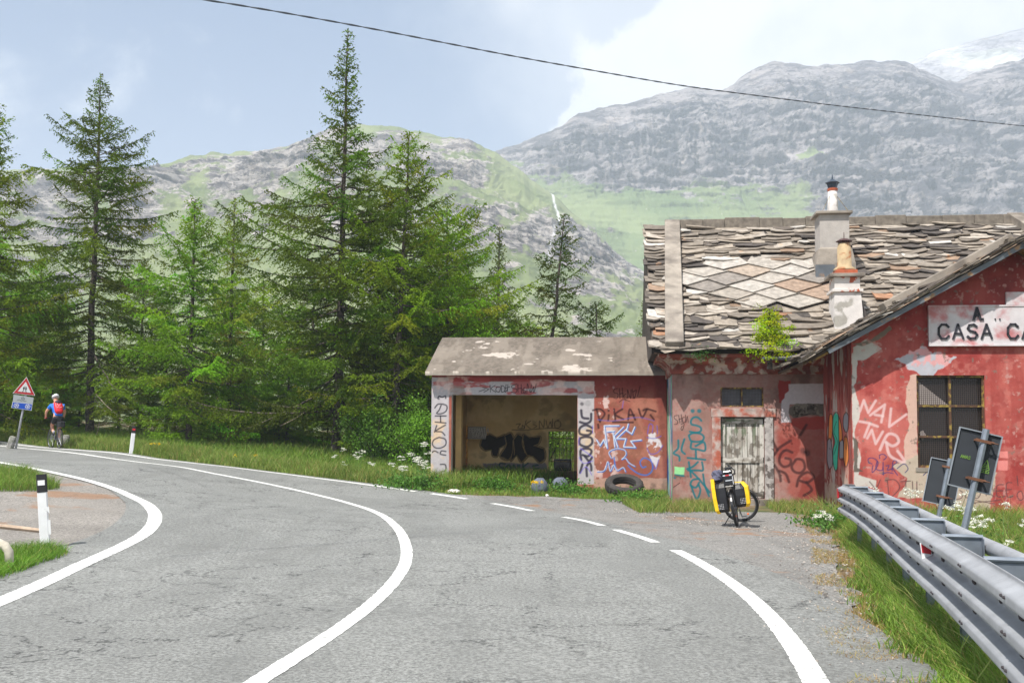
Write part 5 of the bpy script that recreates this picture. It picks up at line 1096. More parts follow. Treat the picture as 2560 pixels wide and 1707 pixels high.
def larch(loc, H, Rc, seed, lean=0.0, tint=(92, 122, 44), dens=1.0, bare=.06, bend=.25, droop=.25, prof=None, tuft=.088, spacing=.088, twig=1.1, rz=0):
    rs_ = np.random.RandomState(seed); root = empty('larch_tree', loc)
    zs = np.linspace(0, H, 26); bx = np.cumsum(rs_.randn(26)) * .012 * bend / .25 * H / 15 + lean * zs / H * 1.0; by = np.cumsum(rs_.randn(26)) * .012 * H / 15
    bx -= bx[0]; by -= by[0]; r0 = .0085 * H + .03; rad = r0 * (1 - zs / H) ** .85 + .012
    rad[0] *= 1.35; TR = MB(); TR.tube([(bx[i], by[i], zs[i] - (.3 if i == 0 else 0)) for i in range(26)], list(rad), 9)
    prof = prof or [(0, .02), (.1, .12), (.26, .3), (.33, .62), (.5, .92), (.75, 1.0), (.92, .85), (1, .5)]
    nb = int(H * 16.5 * dens); Cs = []; Ls = []; Cl = []; Bi = []; WV = []; WF = []; wb = 0
    base = lin(np.array(tint) * np.array([1.2, 1.08, .68]))
    for k in range(nb):
        f = (k + rs_.rand()) / nb; f = f ** .85   # 0 bottom .. 1 top, denser towards the tip
        t = bare + (1 - bare) * f; z = t * H; tt = 1 - t
        ln = Rc * np.interp(tt, [p[0] for p in prof], [p[1] for p in prof]) * rs_.uniform(.4, 1.25) * (.62 + .76 * float(fbm(np.array([z * .55 + seed]), np.array([math.cos(k * 2.399963) * 1.3 + 5 + math.sin(k * 2.399963)]), 3, seed)[0]))
        if rs_.rand() < .05: ln *= 1.25
        if ln < .05: ln = .05 + .1 * rs_.rand()
        az = k * 2.399963 + rs_.uniform(-.5, .5); rise = np.interp(tt, [0, .2, .4, .7, 1], [.75, .42, .15, -.02, -.2]) + rs_.normal() * .19
        ns = max(4, int(ln / .14)); s = np.linspace(0, 1, ns); hx = math.cos(az); hy = math.sin(az)
        x0 = np.interp(z, zs, bx); y0 = np.interp(z, zs, by)
        wob = np.cumsum(rs_.randn(ns)) * .02
        P = np.stack([x0 + hx * ln * s - hy * wob * s * 2, y0 + hy * ln * s + hx * wob * s * 2, z + ln * (rise * s - droop * s ** 1.2 + (droop * .9) * s ** 2.6) + rs_.normal() * .01], 1)
        # wood
        rr_ = max(.006, .012 * ln) * (1 - s * .85); tri = np.array([[0, 0, 1], [-hy * .87, hx * .87, -.5], [hy * .87, -hx * .87, -.5]])
        V = (P[:, None, :] + tri[None] * rr_[:, None, None]).reshape(-1, 3); i = np.arange(ns - 1)[:, None] * 3 + np.arange(3); j = np.arange(ns - 1)[:, None] * 3 + (np.arange(3) + 1) % 3
        WV.append(V); WF.append(np.stack([i, j, j + 3, i + 3], -1).reshape(-1, 4) + wb); wb += len(V)
        # twigs
        bc = base * np.exp(rs_.normal(0, .10, 3)) * rs_.uniform(.65, 1.5)
        start = .12 if ln < 1 else .2
        nt = max(3, int(ln * (1 - start) / spacing * 2 * dens ** .3)); q = start + (1 - start) * rs_.rand(nt) ** .8
        bp = np.stack([np.interp(q, s, P[:, i_]) for i_ in range(3)], 1); side = rs_.choice([-1, 1], nt); fw = rs_.uniform(.3, .9, nt)
        tl = (.12 + .26 * ln * (1 - q) ** .7 * rs_.uniform(.5, 1.2, nt)) * twig; tl = np.minimum(tl, .75)
        dx = np.stack([hx * fw - hy * side, hy * fw + hx * side, rs_.normal(-.18, .3, nt)], 1); dx /= np.linalg.norm(dx, axis=1)[:, None]
        m = np.maximum(2, (tl / .052).astype(int)); idx = np.repeat(np.arange(nt), m); u = np.concatenate([np.linspace(.1, 1, c) for c in m])
        C = bp[idx] + dx[idx] * (tl[idx] * u)[:, None]; C[:, 2] -= .35 * tl[idx] * u * u; C += rs_.randn(len(C), 3) * .012
        mm = max(3, int(ln / .05)); q2 = rs_.rand(mm) * .85 + .15; C2 = np.stack([np.interp(q2, s, P[:, i_]) for i_ in range(3)], 1) + rs_.randn(mm, 3) * .02
        Cs += [C, C2]; Cl.append(np.tile(bc, (len(C) + len(C2), 1))); Bi.append(np.concatenate([dx[idx], np.tile([hx, hy, .2], (mm, 1))]))
    me_v = np.concatenate([np.array(TR.v)] + WV); nt_ = len(TR.v)
    big_f = [np.array([f for f in TR.f if len(f) == 4]), np.concatenate(WF) + nt_]
    mesh_np('trunk', me_v, [np.concatenate(big_f)], M_bark, root, smooth=True)
    C = np.concatenate(Cs); tuft_mesh('crown', C, tuft, .42, np.concatenate(Cl), root, rs_, np.concatenate(Bi))
    root.rotation_euler[2] = rz
    return root
THT = {}
def place_tree(pxb, pxt, pyt, Y, Rc, seed, label, group='larches along the far side of the road', **kw):
    x = (pxb - 1280) / FPX * Y; z = float(gz(x, Y)); top = at(pxt, pyt, Y); H = float(top[2] - z + .1)
    o = larch((x, Y, z - .05), H, Rc, seed, lean=float(top[0] - x), **kw); tag(o, label, 'tree', group); THT[o.name] = H; return o
tips = [(0, .02), (.08, .1), (.2, .2), (.3, .34), (.37, .72), (.5, 1.0), (.75, 1.05), (.92, .95), (1, .5)]
TR_ = []
TR_.append(place_tree(-20, -8, 262, 37, 2.7, 1, 'larch cut by the left edge of the photo, behind the triangular warning sign', tint=(98, 128, 44), prof=[(0, .05), (.15, .3), (.35, .7), (.6, 1), (1, .9)]))
TR_.append(place_tree(228, 258, 193, 39.5, 2.75, 2, 'tall larch with a crooked bare spire, thick trunk beside the cyclist', tint=(82, 110, 36), prof=[(0, .03), (.06, .16), (.11, .14), (.15, .5), (.24, .8), (.45, 1), (.8, 1.1), (1, .6)], bend=.4, bare=.13))
TR_.append(place_tree(474, 492, 503, 36.5, 2.7, 3, 'dense bright green conical larch of middle height behind the red-topped delineator', tint=(98, 142, 50), dens=1.25, prof=[(0, .05), (.15, .3), (.4, .72), (.7, 1), (1, .8)]))
TR_.append(place_tree(572, 588, 498, 40, 2.3, 4, 'slender pale larch between the conical larch and the tallest larch', tint=(112, 142, 68), dens=1.0, prof=[(0, .03), (.12, .2), (.35, .5), (.7, .95), (1, 1)]))
TR_.append(place_tree(842, 870, 78, 35.5, 3.5, 5, 'tallest larch of the row, its narrow tip reaching up to the overhead cable', tint=(78, 108, 38), prof=tips, dens=1.1, bare=.08))
TR_.append(place_tree(985, 1020, 336, 34, 3.0, 6, 'tall larch just left of the garage, right of the tallest larch', tint=(96, 130, 36), prof=[(0, .05), (.12, .3), (.3, .6), (.5, .85), (.8, .9), (1, .4)], dens=.95, bare=.06))
TR_.append(place_tree(1128, 1118, 520, 37, 2.9, 7, 'broad bright larch rising behind the left end of the garage roof', tint=(104, 146, 34), prof=[(0, .1), (.12, .5), (.3, .8), (.6, 1), (1, .8)], dens=1.1))
TR_.append(place_tree(1238, 1248, 572, 41, 1.7, 8, 'thin dark larch with a narrow top behind the middle of the garage roof', tint=(78, 104, 44), dens=1.1))
TR_.append(place_tree(1368, 1402, 538, 39, 1.75, 9, 'dark larch with a kinked trunk standing alone behind the right part of the garage roof', tint=(64, 88, 34), prof=[(0, .04), (.15, .35), (.3, .75), (.42, .5), (.55, .95), (.8, 1.2), (1, .9)], dens=.8, bend=.9, bare=.2))
TR_.append(place_tree(1505, 1490, 765, 40, 1.6, 10, 'short ragged larch showing over the right end of the garage roof', tint=(66, 92, 40), prof=[(0, .2), (.1, .5), (.3, 1), (1, 1)], dens=.9))
TR_.append(place_tree(1612, 1607, 762, 42, .6, 12, 'sparse sapling top peeping out beside the left roof verge of the red house', tint=(80, 108, 44), prof=[(0, .2), (.2, .6), (1, .8)], dens=.6))
fill = [(1075,560,41),(1160,640,43),(1215,760,39),(1330,800,41),(40,700,43),(130,860,42),(200,900,43),(370,900,44),(440,940,42),(540,900,43),(600,960,41),(700,960,40),(760,900,43),(820,960,41),(900,900,42),(960,960,38),(1000,850,41),(-10,880,44),(90,640,46),(350,640,47),(420,760,42),(660,700,46),(720,820,40),(150,720,50),(560,700,49),(780,640,48),(930,720,40),(1060,690,44),(-40,560,46),(300,820,44),(620,880,42),(1180,760,45),(870,830,45),(1290,800,48),(20,800,43),(480,860,46)]
rsf = np.random.RandomState(77)
for i, (px, pyt, Y) in enumerate(fill):
    src = TR_[[2, 1, 5, 6, 2, 0][i % 6]]; c = copy_tree(src); x = (px - 1280) / FPX * Y; z = float(gz(x, Y)); Hs = THT[src.name]; H = float(at(px, pyt, Y)[2] - z); k = H / Hs
    c.location = (x, Y, z - .1); c.scale = (k * 1.25 if k < .8 else k, k * 1.25 if k < .8 else k, k); c.rotation_euler[2] = rsf.uniform(0, 6.28)
    tag(c, 'larch deeper in the wood, half hidden behind the front row of larches', 'tree', 'larches deeper in the wood')
# dead leaning branches by the second trunk
def dead_branch(pts, r, label):
    b = MB(); P = [tuple(at(px, py, Y)) for px, py, Y in pts]; b.tube(P, [r * (1 - .7 * i / (len(P) - 1)) for i in range(len(P))], 6)
    tag(b.build('dead_branch', mat('dead_wood', (150, 136, 120), .9, var=.2, vscale=8), smooth=True), label, 'branch')
dead_branch([(232, 1098, 38), (244, 1080, 38), (248, 1058, 38), (246, 1040, 38)], .018, 'pale curved dead branch standing at the foot of the thick trunk by the cyclist')
dead_branch([(240, 985, 38), (262, 1010, 37.6), (290, 1035, 37.2), (312, 1060, 37), (325, 1085, 37)], .014, 'long pale dead branch sloping down to the red-topped delineator')
dead_branch([(700, 1065, 34), (740, 1045, 34), (790, 1010, 34.6), (830, 985, 35)], .016, 'pale bare branch hanging low under the tallest larch')
# broadleaf thicket left of the garage and seen through its back window
def thicket(loc, size, n, seed, label, tint, leaf=.07, group='broadleaf bushes around the garage'):
    rs_ = np.random.RandomState(seed); root = empty('leafy_bush', loc); tag(root, label, 'bush', group)
    b = MB(); ends = []
    for k in range(14):
        a = rs_.uniform(0, 6.28); r = rs_.uniform(.2, 1) ; e = np.array([math.cos(a) * size[0] * r, math.sin(a) * size[1] * r, size[2] * rs_.uniform(.6, 1) * (1 - .35 * r)])
        pts = [tuple(e * t * np.array([t ** .5, t ** .5, 1])) for t in (0.01, .35, .7, 1)]; b.tube(pts, [.03, .02, .014, .006], 5); ends.append(e)
    b.build('stem', M_bark, root)
    C = []; cl = []
    for k in range(n // 60):
        e = ends[rs_.randint(14)] * rs_.uniform(.35, 1.05) + rs_.randn(3) * np.array(size) * .12; e[2] = abs(e[2]); r = rs_.uniform(.15, .3) * size[2] * .5
        C.append(e + rs_.randn(60, 3) * r * .5); cl.append(np.tile(lin(tint) * rs_.uniform(.6, 1.35), (60, 1)))
    C = np.concatenate(C); C[:, 2] = np.maximum(C[:, 2], .03)
    tuft_mesh('foliage', C, leaf, .6, np.concatenate(cl), root, rs_, np.tile([0, 0, .3], (len(C), 1)), M_leaf, 1); return root
def gpos(px, Y): x = (px - 1280) / FPX * Y; return (x, Y, float(gz(x, Y)))
thicket(gpos(1040, 31), (1.1, .9, 2.3), 8000, 41, 'tall light green bush against the left side of the garage', (104, 150, 36))
thicket(gpos(1370, 35), (2.2, 1.4, 4.0), 20000, 42, 'tall sunlit bush seen through the garage back window', (120, 160, 40), group='bushes behind the garage')
thicket(gpos(1225, 34), (1.8, 1.2, 4.6), 16000, 43, 'tall yellow-green bush behind the left part of the garage roof', (116, 160, 34), group='bushes behind the garage')
thicket(gpos(940, 32.5), (1.4, 1.0, 2.2), 9000, 44, 'low bush under the larches left of the garage', (88, 128, 36))
# ---------------------------------------------------------------- grass
def blades(name, XY, h, w, seed, tints, dry=.08, lean=.35, zoff=0, label=None, hjit=.35):
    rs_ = np.random.RandomState(seed); n = len(XY); z = gz(XY[:, 0], XY[:, 1]) + zoff
    h = h * rs_.uniform(1 - hjit, 1 + hjit, n); az = rs_.uniform(0, 6.283, n); ln = h * np.abs(rs_.normal(lean, lean * .5, n)); d = np.stack([np.cos(az), np.sin(az)], 1)
    fa = rs_.uniform(0, 6.283, n); s = np.stack([np.cos(fa), np.sin(fa)], 1) * (w * rs_.uniform(.6, 1.3, n))[:, None] / 2
    B = np.column_stack([XY, z]); V = np.zeros((n, 7, 3))
    for k, (t, wf) in enumerate(((0, 1), (.4, .85), (.75, .5))):
        c = B.copy(); c[:, :2] += d * (ln * t * t)[:, None]; c[:, 2] += h * t * (1 - .18 * t)
        V[:, 2*k] = c; V[:, 2*k, :2] -= s * wf; V[:, 2*k+1] = c; V[:, 2*k+1, :2] += s * wf
    c = B.copy(); c[:, :2] += d * ln[:, None]; c[:, 2] += h * .82; V[:, 6] = c
    V[:, :2, 2] -= .03
    i = np.arange(n)[:, None] * 7; F4 = np.concatenate([i + [0, 1, 3, 2], i + [2, 3, 5, 4]]); F3 = i + [4, 5, 6]
    T = np.array([lin(t) for t in tints]); cl = T[rs_.randint(len(T), size=n)] * rs_.uniform(.75, 1.25, (n, 1)); nz = fbm(XY[:, 0] * .9, XY[:, 1] * .9, 3, seed)
    cl *= (.8 + .45 * nz)[:, None]; dm = rs_.rand(n) < dry; cl[dm] = lin((176, 158, 100)) * rs_.uniform(.7, 1.2, (dm.sum(), 1))
    o = mesh_np(name, V.reshape(-1, 3), [F4, F3], M_grass, None, np.repeat(cl, 7, 0)); o['kind'] = 'stuff'
    if label: o['label'] = label
    return o
def strip_pts(A, Bp, n, seed, pw=1.0, clump=0):
    rs_ = np.random.RandomState(seed); A = resample(np.asarray(A)[:, :2], 200); Bp = resample(np.asarray(Bp)[:, :2], 200)
    # sample with probability proportional to local strip width
    wd = np.linalg.norm(A - Bp, axis=1) * np.linalg.norm(np.gradient((A + Bp) / 2, axis=0), axis=1); p = np.cumsum(wd); p /= p[-1]
    t = np.interp(rs_.rand(n), p, np.arange(200)); s = rs_.rand(n) ** pw
    a = np.stack([np.interp(t, np.arange(200), A[:, k]) for k in (0, 1)], 1); b = np.stack([np.interp(t, np.arange(200), Bp[:, k]) for k in (0, 1)], 1)
    P = a * (1 - s[:, None]) + b * s[:, None] + rs_.randn(n, 2) * .02
    if clump: nz = fbm(P[:, 0] * 1.8, P[:, 1] * 1.8, 3, seed + 1); P = P[nz > clump]
    return P
def outer(P, dmin):
    O = OLw[::3, :2]; D = np.hypot(P[:, None, 0] - O[None, :, 0], P[:, None, 1] - O[None, :, 1]); k = D.argmin(1); E2 = offset_line(OLw, so_ * 1.0)[::3]; nn_ = E2[k] - O[k]
    return ((P - O[k]) * nn_).sum(1) > dmin
G1 = [(112, 140, 52), (96, 124, 46), (126, 150, 64), (140, 154, 80)]; G2 = [(92, 128, 42), (110, 144, 50), (130, 158, 62), (104, 126, 50)]
verge = OLw[(OLw[:, 1] > 24.2) & (OLw[:, 0] < -2.0)]
v0 = offset_line(verge, so_ * .3); v1 = offset_line(verge, so_ * 6.0)
kf = [q for q in (v0, v1)]
if kf[0][:, 0].std() >= 0:
    if np.mean(v1[:, 1]) < np.mean(v0[:, 1]): v0 = offset_line(verge, -so_ * .3); v1 = offset_line(verge, -so_ * 6.0)
P = strip_pts(v0, v0 + (v1 - v0) * .3, 60000, 1, 1.0); P = P[outer(P, .2)]; d0 = np.min(np.hypot(P[:, None, 0] - v0[None, ::6, 0], P[:, None, 1] - v0[None, ::6, 1]), 1)
blades('grass', P, .12 + .28 * sstep(d0, 0, .9), .012, 2, G1, .12, .4, label='tall roadside grass on the verge in front of the larches')
P = strip_pts(v0 + (v1 - v0) * .25, v1, 40000, 3); P = P[outer(P, .3)]
blades('grass', P, .42, .016, 4, G2, .05, .4, label='shaded grass at the foot of the larches')
UF = np.column_stack([np.random.RandomState(5).uniform(-26, 6, 26000), np.random.RandomState(6).uniform(29, 48, 26000)]); UF = UF[outer(UF, 1.0)]
blades('grass', UF, .4, .02, 6, G2, .05, .4, label='undergrowth on the forest floor')
# right-hand verge by the crash barrier
ga = ground_pt([1985, 2020, 2052, 2078, 2092, 2110, 2150, 2195, 2235], [1278, 1292, 1320, 1370, 1430, 1500, 1590, 1690, 1800])
gb = np.array([(6.4, 20.3), (6.2, 18), (6.4, 16), (5.6, 13.5), (4.8, 10.8), (4.2, 9), (3.5, 7), (3.0, 5.3), (2.6, 3.6)])
ga2 = ga[:, :2]
P = strip_pts(ga2, gb, 100000, 11, .75); dd = np.min(np.hypot(P[:, None, 0] - resample(ga2, 120)[None, :, 0], P[:, None, 1] - resample(ga2, 120)[None, :, 1]), 1)
keep = (np.random.RandomState(2).rand(len(P)) < sstep(dd + (fbm(P[:, 0] * 2, P[:, 1] * 2, 4, 3) - .5) * .9, .05, .8)); P = P[keep]; dd = dd[keep]
blades('grass', P, .09 + .22 * sstep(dd, 0, .8), .011, 12, G2 + [(120, 148, 60)], .10, .5, label='long grass under the crash barrier')
P = strip_pts(ga2 - [.3, 0], ga2 + [.75, 0], 26000, 13, 1.0, .44)
blades('grass', P, .06, .008, 14, [(170, 130, 86), (150, 120, 74), (128, 132, 66), (186, 150, 104)], .5, .8, label='short dry grass along the gravel edge')
gc = gb + np.array([(6, 0.0)] * 9); gc[:, 1] = np.minimum(gc[:, 1] + 1.5, 20.4); gc[0] = (13.5, 19.3); gc[1] = (13, 18.5); gc[-1] = (9, 3.6)
blades('grass', strip_pts(gb - [.05, 0], gc, 90000, 15), .38, .009, 16, G2 + [(128, 150, 70)], .14, .45, label='meadow grass behind the crash barrier')
P = strip_pts(ga2 + [.5, 0], gb, 900, 61); blades('grass', P, .48, .010, 62, G1 + [(150, 160, 90)], .15, .7, label='tall arching grass stalks beside the crash barrier')
P = strip_pts(gb, gc, 1800, 63); blades('grass', P, .62, .009, 64, [(140, 140, 90), (120, 110, 80), (120, 146, 70)], .3, .35, label='tall seeding grass stems behind the crash barrier')
# weeds along the walls, garage front, left island
def wloc(pts): P = loc2w(np.array([(u, w, 0) for u, w in pts])); return P[:, :2]
A_ = wloc([(.1, -.02), (uJ * .45, -.02), (uJ, -.02)]); B_ = ground_pt([1668, 1790, 1860, 1960, 2040], [1284, 1284, 1276, 1284, 1296])[:, :2]
P = strip_pts(A_, B_, 7000, 21, 1.0, .36); P = P[(fbm(P[:, 0] * 1.2, P[:, 1] * 1.2, 3, 8) > .35)]
uvd = (P - ORG[:2]) @ EX[:2]; P = P[(uvd < ud0 - .1) | (uvd > ud1 - .05)]
blades('grass', P, .2, .009, 22, G1 + [(150, 150, 80)], .2, .5, label='weedy grass along the front wall of the red house')
A_ = wloc([(qL - 1.6, WQ - .05), (qL, WQ - .02), (o1, WQ + .1), (0, WQ)]); B_ = ground_pt([1010, 1075, 1130, 1200, 1350, 1550, 1640], [1215, 1232, 1239, 1240, 1242, 1252, 1280])[:, :2]
P = strip_pts(A_, B_, 15000, 23, 1.0); P = P[(P @ np.array([1, 0])) < 99]
blades('grass', P, .11, .012, 24, G2, .1, .5, label='weeds in front of the open garage')
A_ = ground_pt([1560, 1600, 1660], [1262, 1285, 1286])[:, :2]; B_ = wloc([(-1.2, 1.2), (-.5, .6), (-.05, 0)])
blades('grass', strip_pts(A_, B_, 4500, 25), .22, .01, 26, G1, .1, .5, label='weeds between the tyre and the corner of the red house')
A_ = ground_pt([-150, 0, 60, 110, 150], [1172, 1178, 1182, 1205, 1222])[:, :2]; B_ = ground_pt([-150, 0, 60, 100, 140], [1232, 1232, 1232, 1230, 1226])[:, :2]
blades('grass', strip_pts(A_, B_, 9000, 27), .26, .008, 28, G2, .05, .5, label='grass patch behind the near white delineator')
A_ = ground_pt([-200, 0, 60, 120, 170], [1395, 1385, 1380, 1375, 1385])[:, :2]; B_ = ground_pt([-200, 0, 40, 90, 160], [1520, 1452, 1440, 1418, 1398])[:, :2]
blades('grass', strip_pts(A_, B_, 11000, 29), .17, .007, 30, [(104, 146, 44), (120, 158, 54), (88, 130, 40)], .06, .6, label='grass patch at the foot of the near white delineator')
# leafy weeds
def weeds(name, pts, r, leaf, tint, seed, label, cat, hgt=.35, group=None):
    rs_ = np.random.RandomState(seed)
    for k, (px, Y, lb) in enumerate(pts):
        o = empty(name, gpos(px, Y)); tag(o, lb, cat, group); n = 700
        C = rs_.randn(n, 3) * np.array([r * .5, r * .4, hgt * .35]) + [0, 0, hgt * .5]; C[:, 2] = np.abs(C[:, 2])
        tuft_mesh('foliage', C, leaf, .5, np.tile(lin(tint), (n, 1)) * rs_.uniform(.6, 1.3, (n, 1)), o, rs_, np.tile([0, 0, .5], (n, 1)), M_leaf, 1)
weeds('leafy_weed', [(1010, 25.2, 'leafy green weed left of the garage pillar, nearest the larches'), (1065, 25, 'leafy green weed at the foot of the left garage pillar'), (1240, 25.4, 'leafy weed in front of the garage opening, left of the grey sacks'), (1420, 25.2, 'leafy weed in front of the garage right of the grey sacks'), (1590, 23.7, 'leafy weed right of the old tyre'), (2075, 19.0, 'low bushy weed with white flowers at the far end of the crash barrier')], .6, .08, (84, 128, 44), 31, '', 'weed', .28, 'leafy weeds beside the buildings')
M_white = mat('white_petals', (240, 238, 226), .7, trans=.2)
def cow_parsley(px, Y, h, n, spread, seed, label):
    rs_ = np.random.RandomState(seed); o = empty('cow_parsley', gpos(px, Y)); tag(o, label, 'wildflower', 'white umbel flowers by the roadside'); b = MB(); C = []; heads = []
    for k in range(n):
        x, y = rs_.randn(2) * spread; hh = h * rs_.uniform(.5, 1.1); tp = np.array([x * 1.3, y * 1.3, hh]); b.tube([(x * .5, y * .5, 0), (x, y, hh * .6), tuple(tp)], [.006, .005, .003], 4)
        for j in range(5):
            a = rs_.uniform(0, 6.28); q = tp + np.array([math.cos(a) * .06, math.sin(a) * .06, rs_.uniform(-.05, .05)]); heads.append(q + rs_.randn(20, 3) * np.array([.026, .026, .008]))
        C.append(np.stack([rs_.randn(26) * .07 + x * .8, rs_.randn(26) * .07 + y * .8, rs_.uniform(0, hh * .75, 26)], 1))
    b.build('stem', mat('green_stem', (96, 130, 60), .7), o); C = np.concatenate(C)
    tuft_mesh('leaves', C, .07, .4, np.tile(lin((92, 132, 56)), (len(C), 1)), o, rs_, None, M_leaf, 1)
    Hh = np.concatenate(heads); tuft_mesh('flower_heads', Hh, .022, .9, np.tile([.8, .8, .7], (len(Hh), 1)), o, rs_, None, M_leaf, 1)
cow_parsley(1060, 25.0, 1.1, 11, .2, 51, 'tall white umbel flowers in front of the left garage pillar')
cow_parsley(1005, 25.6, .85, 6, .18, 52, 'smaller clump of white umbel flowers left of the garage')
cow_parsley(890, 28, .7, 6, .2, 53, 'few white umbel flowers in the verge under the tallest larch')
cow_parsley(2290, 14.5, 1.0, 14, .3, 54, 'large clump of white umbel flowers behind the barrier, beside the smaller sign')
cow_parsley(2370, 13.2, .8, 7, .3, 55, 'clump of white umbel flowers between the two sign posts')
cow_parsley(2500, 14.6, .85, 5, .2, 56, 'sparse white umbel flowers right of the larger sign post')
cow_parsley(2470, 11.0, .55, 4, .3, 57, 'low white flowers in the meadow at the right edge')
cow_parsley(2068, 18.2, .4, 3, .12, 58, 'small white flowers at the far end of the crash barrier')
def yellow_flowers(px, Y, n, spread, h, label):
    rs_ = np.random.RandomState(int(px)); o = empty('yellow_flowers', gpos(px, Y)); tag(o, label, 'wildflower', 'yellow flowers'); P = rs_.randn(n, 2) * spread; b = MB()
    for x, y in P: b.tube([(x, y, 0), (x, y, h)], .004, 4)
    b.build('stem', bpy.data.materials['green_stem'], o); C = np.column_stack([P, np.full(n, h)]); C = np.repeat(C, 14, 0) + rs_.randn(n * 14, 3) * .018
    tuft_mesh('petals', C, .03, .8, np.tile(lin((238, 200, 30)), (len(C), 1)), o, rs_, None, M_leaf, 1)
yellow_flowers(1345, 24.6, 9, .1, .34, 'yellow flowers in front of the grey sacks at the garage')
yellow_flowers(403, 31.5, 6, .18, .4, 'small yellow flowers in the verge right of the red-topped delineator')
yellow_flowers(635, 29.6, 4, .2, .35, 'single yellow blooms in the verge below the tallest larch')
# plants rooted in the eaves
rl = uz(1926, 884, -.5); zt_ = uz(1926, 768, -.5)[1]
t_ = larch(tuple(loc2w(np.array([[rl[0], -.40, rl[1] - .06]]))[0]), zt_ - rl[1] + .04, .62, 91, tint=(140, 176, 30), dens=5, bare=.05, prof=[(0, .05), (.2, .3), (.45, .6), (.7, .75), (.9, 1.2), (1, 1.2)], tuft=.05, spacing=.045, droop=.05, twig=1.2)
tag(t_, 'small bright yellow-green larch sapling growing from the eave of the slate roof', 'tree')
for m_ in t_.children:
    if m_.name.startswith('trunk'): pass
o = empty('eave_weed', tuple(loc2w(np.array([[uz(1752, 886, -.5)[0], -.48, uz(1752, 886, -.5)[1]]]))[0])); tag(o, 'small green weed hanging from the left part of the house eave', 'weed')
rs_ = np.random.RandomState(3); C = rs_.randn(260, 3) * np.array([.16, .06, .09]) + [0, -.04, .02]; tuft_mesh('foliage', C, .06, .4, np.tile(lin((84, 128, 60)), (260, 1)), o, rs_, None, M_leaf, 1)
# ---------------------------------------------------------------- crash barrier
M_galv = mat('galvanised_steel', (152, 154, 158), .6, metal=.35, var=.1, vscale=7, bump=.25, bscale=20, color2=(168, 170, 174), thr=.55, soft=.2, mscale=2.5)
M_galvd = mat('dark_galvanised_steel', (128, 136, 146), .5, metal=.5, var=.18, vscale=9)
M_bolt = mat('bolt_steel', (78, 72, 74), .6, metal=.6)
M_red = mat('red_reflector', (176, 22, 36), .35, spec=.6); M_redp = mat('red_paint', (190, 34, 40), .5); M_whp = mat('white_plastic', (226, 226, 228), .5, var=.06, vscale=8); M_blk = mat('black_paint', (30, 30, 34), .6)
bar = empty('crash_barrier', (5.45, 16.4, -.15), 0, 'galvanised triple-wave crash barrier running along the right-hand verge', 'barrier')
def B2(p): return (p[0] - 5.45, p[1] - 16.4, p[2] + .15)
path = smooth_line(np.array([(5.50, 16.62, 0), (5.36, 16.0, 0), (5.1, 14.8, 0), (4.66, 13.0, 0), (3.96, 10.4, 0), (3.08, 7.08, 0), (2.37, 4.64, 0), (1.86, 2.9, 0), (1.5, 1.4, 0)], float), 160, 8)
topz_ = np.interp(path[:, 1], [1, 4.6, 7.1, 10.2, 13, 16.6], [.95, .95, .90, .88, .86, .84]) + .004 * np.sin(path[:, 1] * 1.3)
for _ in range(60): topz_[1:-1] = (topz_[:-2] + topz_[2:]) / 2
tn = np.gradient(path[:, :2], axis=0); tn /= np.linalg.norm(tn, axis=1)[:, None]; nr = np.stack([tn[:, 1], -tn[:, 0]], 1)   # towards the road
if nr[80, 0] > 0: nr = -nr
def wprof():
    pts = []; H = .5; rr_ = [(0, 0), (-.012, -.0)]
    # three rounded corrugations: crest out (towards the road) 8 cm, valley in
    zz = np.linspace(0, H, 61); d = .04 + .042 * np.cos(zz / H * 3 * 2 * math.pi - math.pi)
    d = .082 * np.clip((-(np.cos(zz / H * 3 * 2 * math.pi)) * 1.55 + 1) / 2, 0, 1)
    return [(d[i], -zz[i]) for i in range(61)]
wp = wprof(); n = len(path); m = len(wp); V = np.zeros((n, m * 2, 3))
for k in range(2):
    for j, (d, z) in enumerate(wp):
        dd_ = d - k * .004
        V[:, j + k * m, :2] = path[:, :2] + nr * dd_; V[:, j + k * m, 2] = topz_ + z
ks = np.arange(n - 1)[:, None] * 2 * m
jj = np.arange(m - 1)
F1 = np.stack([ks + jj, ks + jj + 1, ks + 2*m + jj + 1, ks + 2*m + jj], -1).reshape(-1, 4); F2 = F1[:, ::-1] + m
Fe = np.concatenate([np.stack([ks[:, 0] + a, ks[:, 0] + 2*m + a, ks[:, 0] + 2*m + a + m, ks[:, 0] + a + m], -1) for a in (0, m - 1)])
rail = mesh_np('rail', np.array([B2(p) for p in V.reshape(-1, 3)]), [np.concatenate([F1, F2, Fe])], M_galv, bar, smooth=True)
# rounded end terminal
b = MB(); e0 = V[0]; c_ = path[0, :2] - nr[0] * .0; vs = []
for a in np.linspace(0, math.pi * .95, 12):
    for j in range(0, m, 2):
        r0_ = wp[j][0] * 1.0 + .10; ctr = path[0, :2] - nr[0] * .10 
        q = ctr + (nr[0] * math.cos(a) - tn[0] * math.sin(a)) * r0_; vs.append(B2((q[0], q[1], topz_[0] + wp[j][1])))
mm = len(range(0, m, 2)); b.add(vs, [(i*mm+j, i*mm+j+1, (i+1)*mm+j+1, (i+1)*mm+j) for i in range(11) for j in range(mm-1)]); b.build('end_terminal', M_galv, bar, smooth=True)
cum = np.concatenate([[0], np.cumsum(np.linalg.norm(np.diff(path[:, :2], axis=0), axis=1))])
def pa(s): i = np.interp(s, cum, np.arange(n)); k = int(min(i, n - 2)); f = i - k; return path[k, :2] * (1-f) + path[k+1, :2] * f, nr[k], tn[k], topz_[k] * (1-f) + topz_[k+1] * f
sps = np.arange(.95, cum[-1], 1.72)
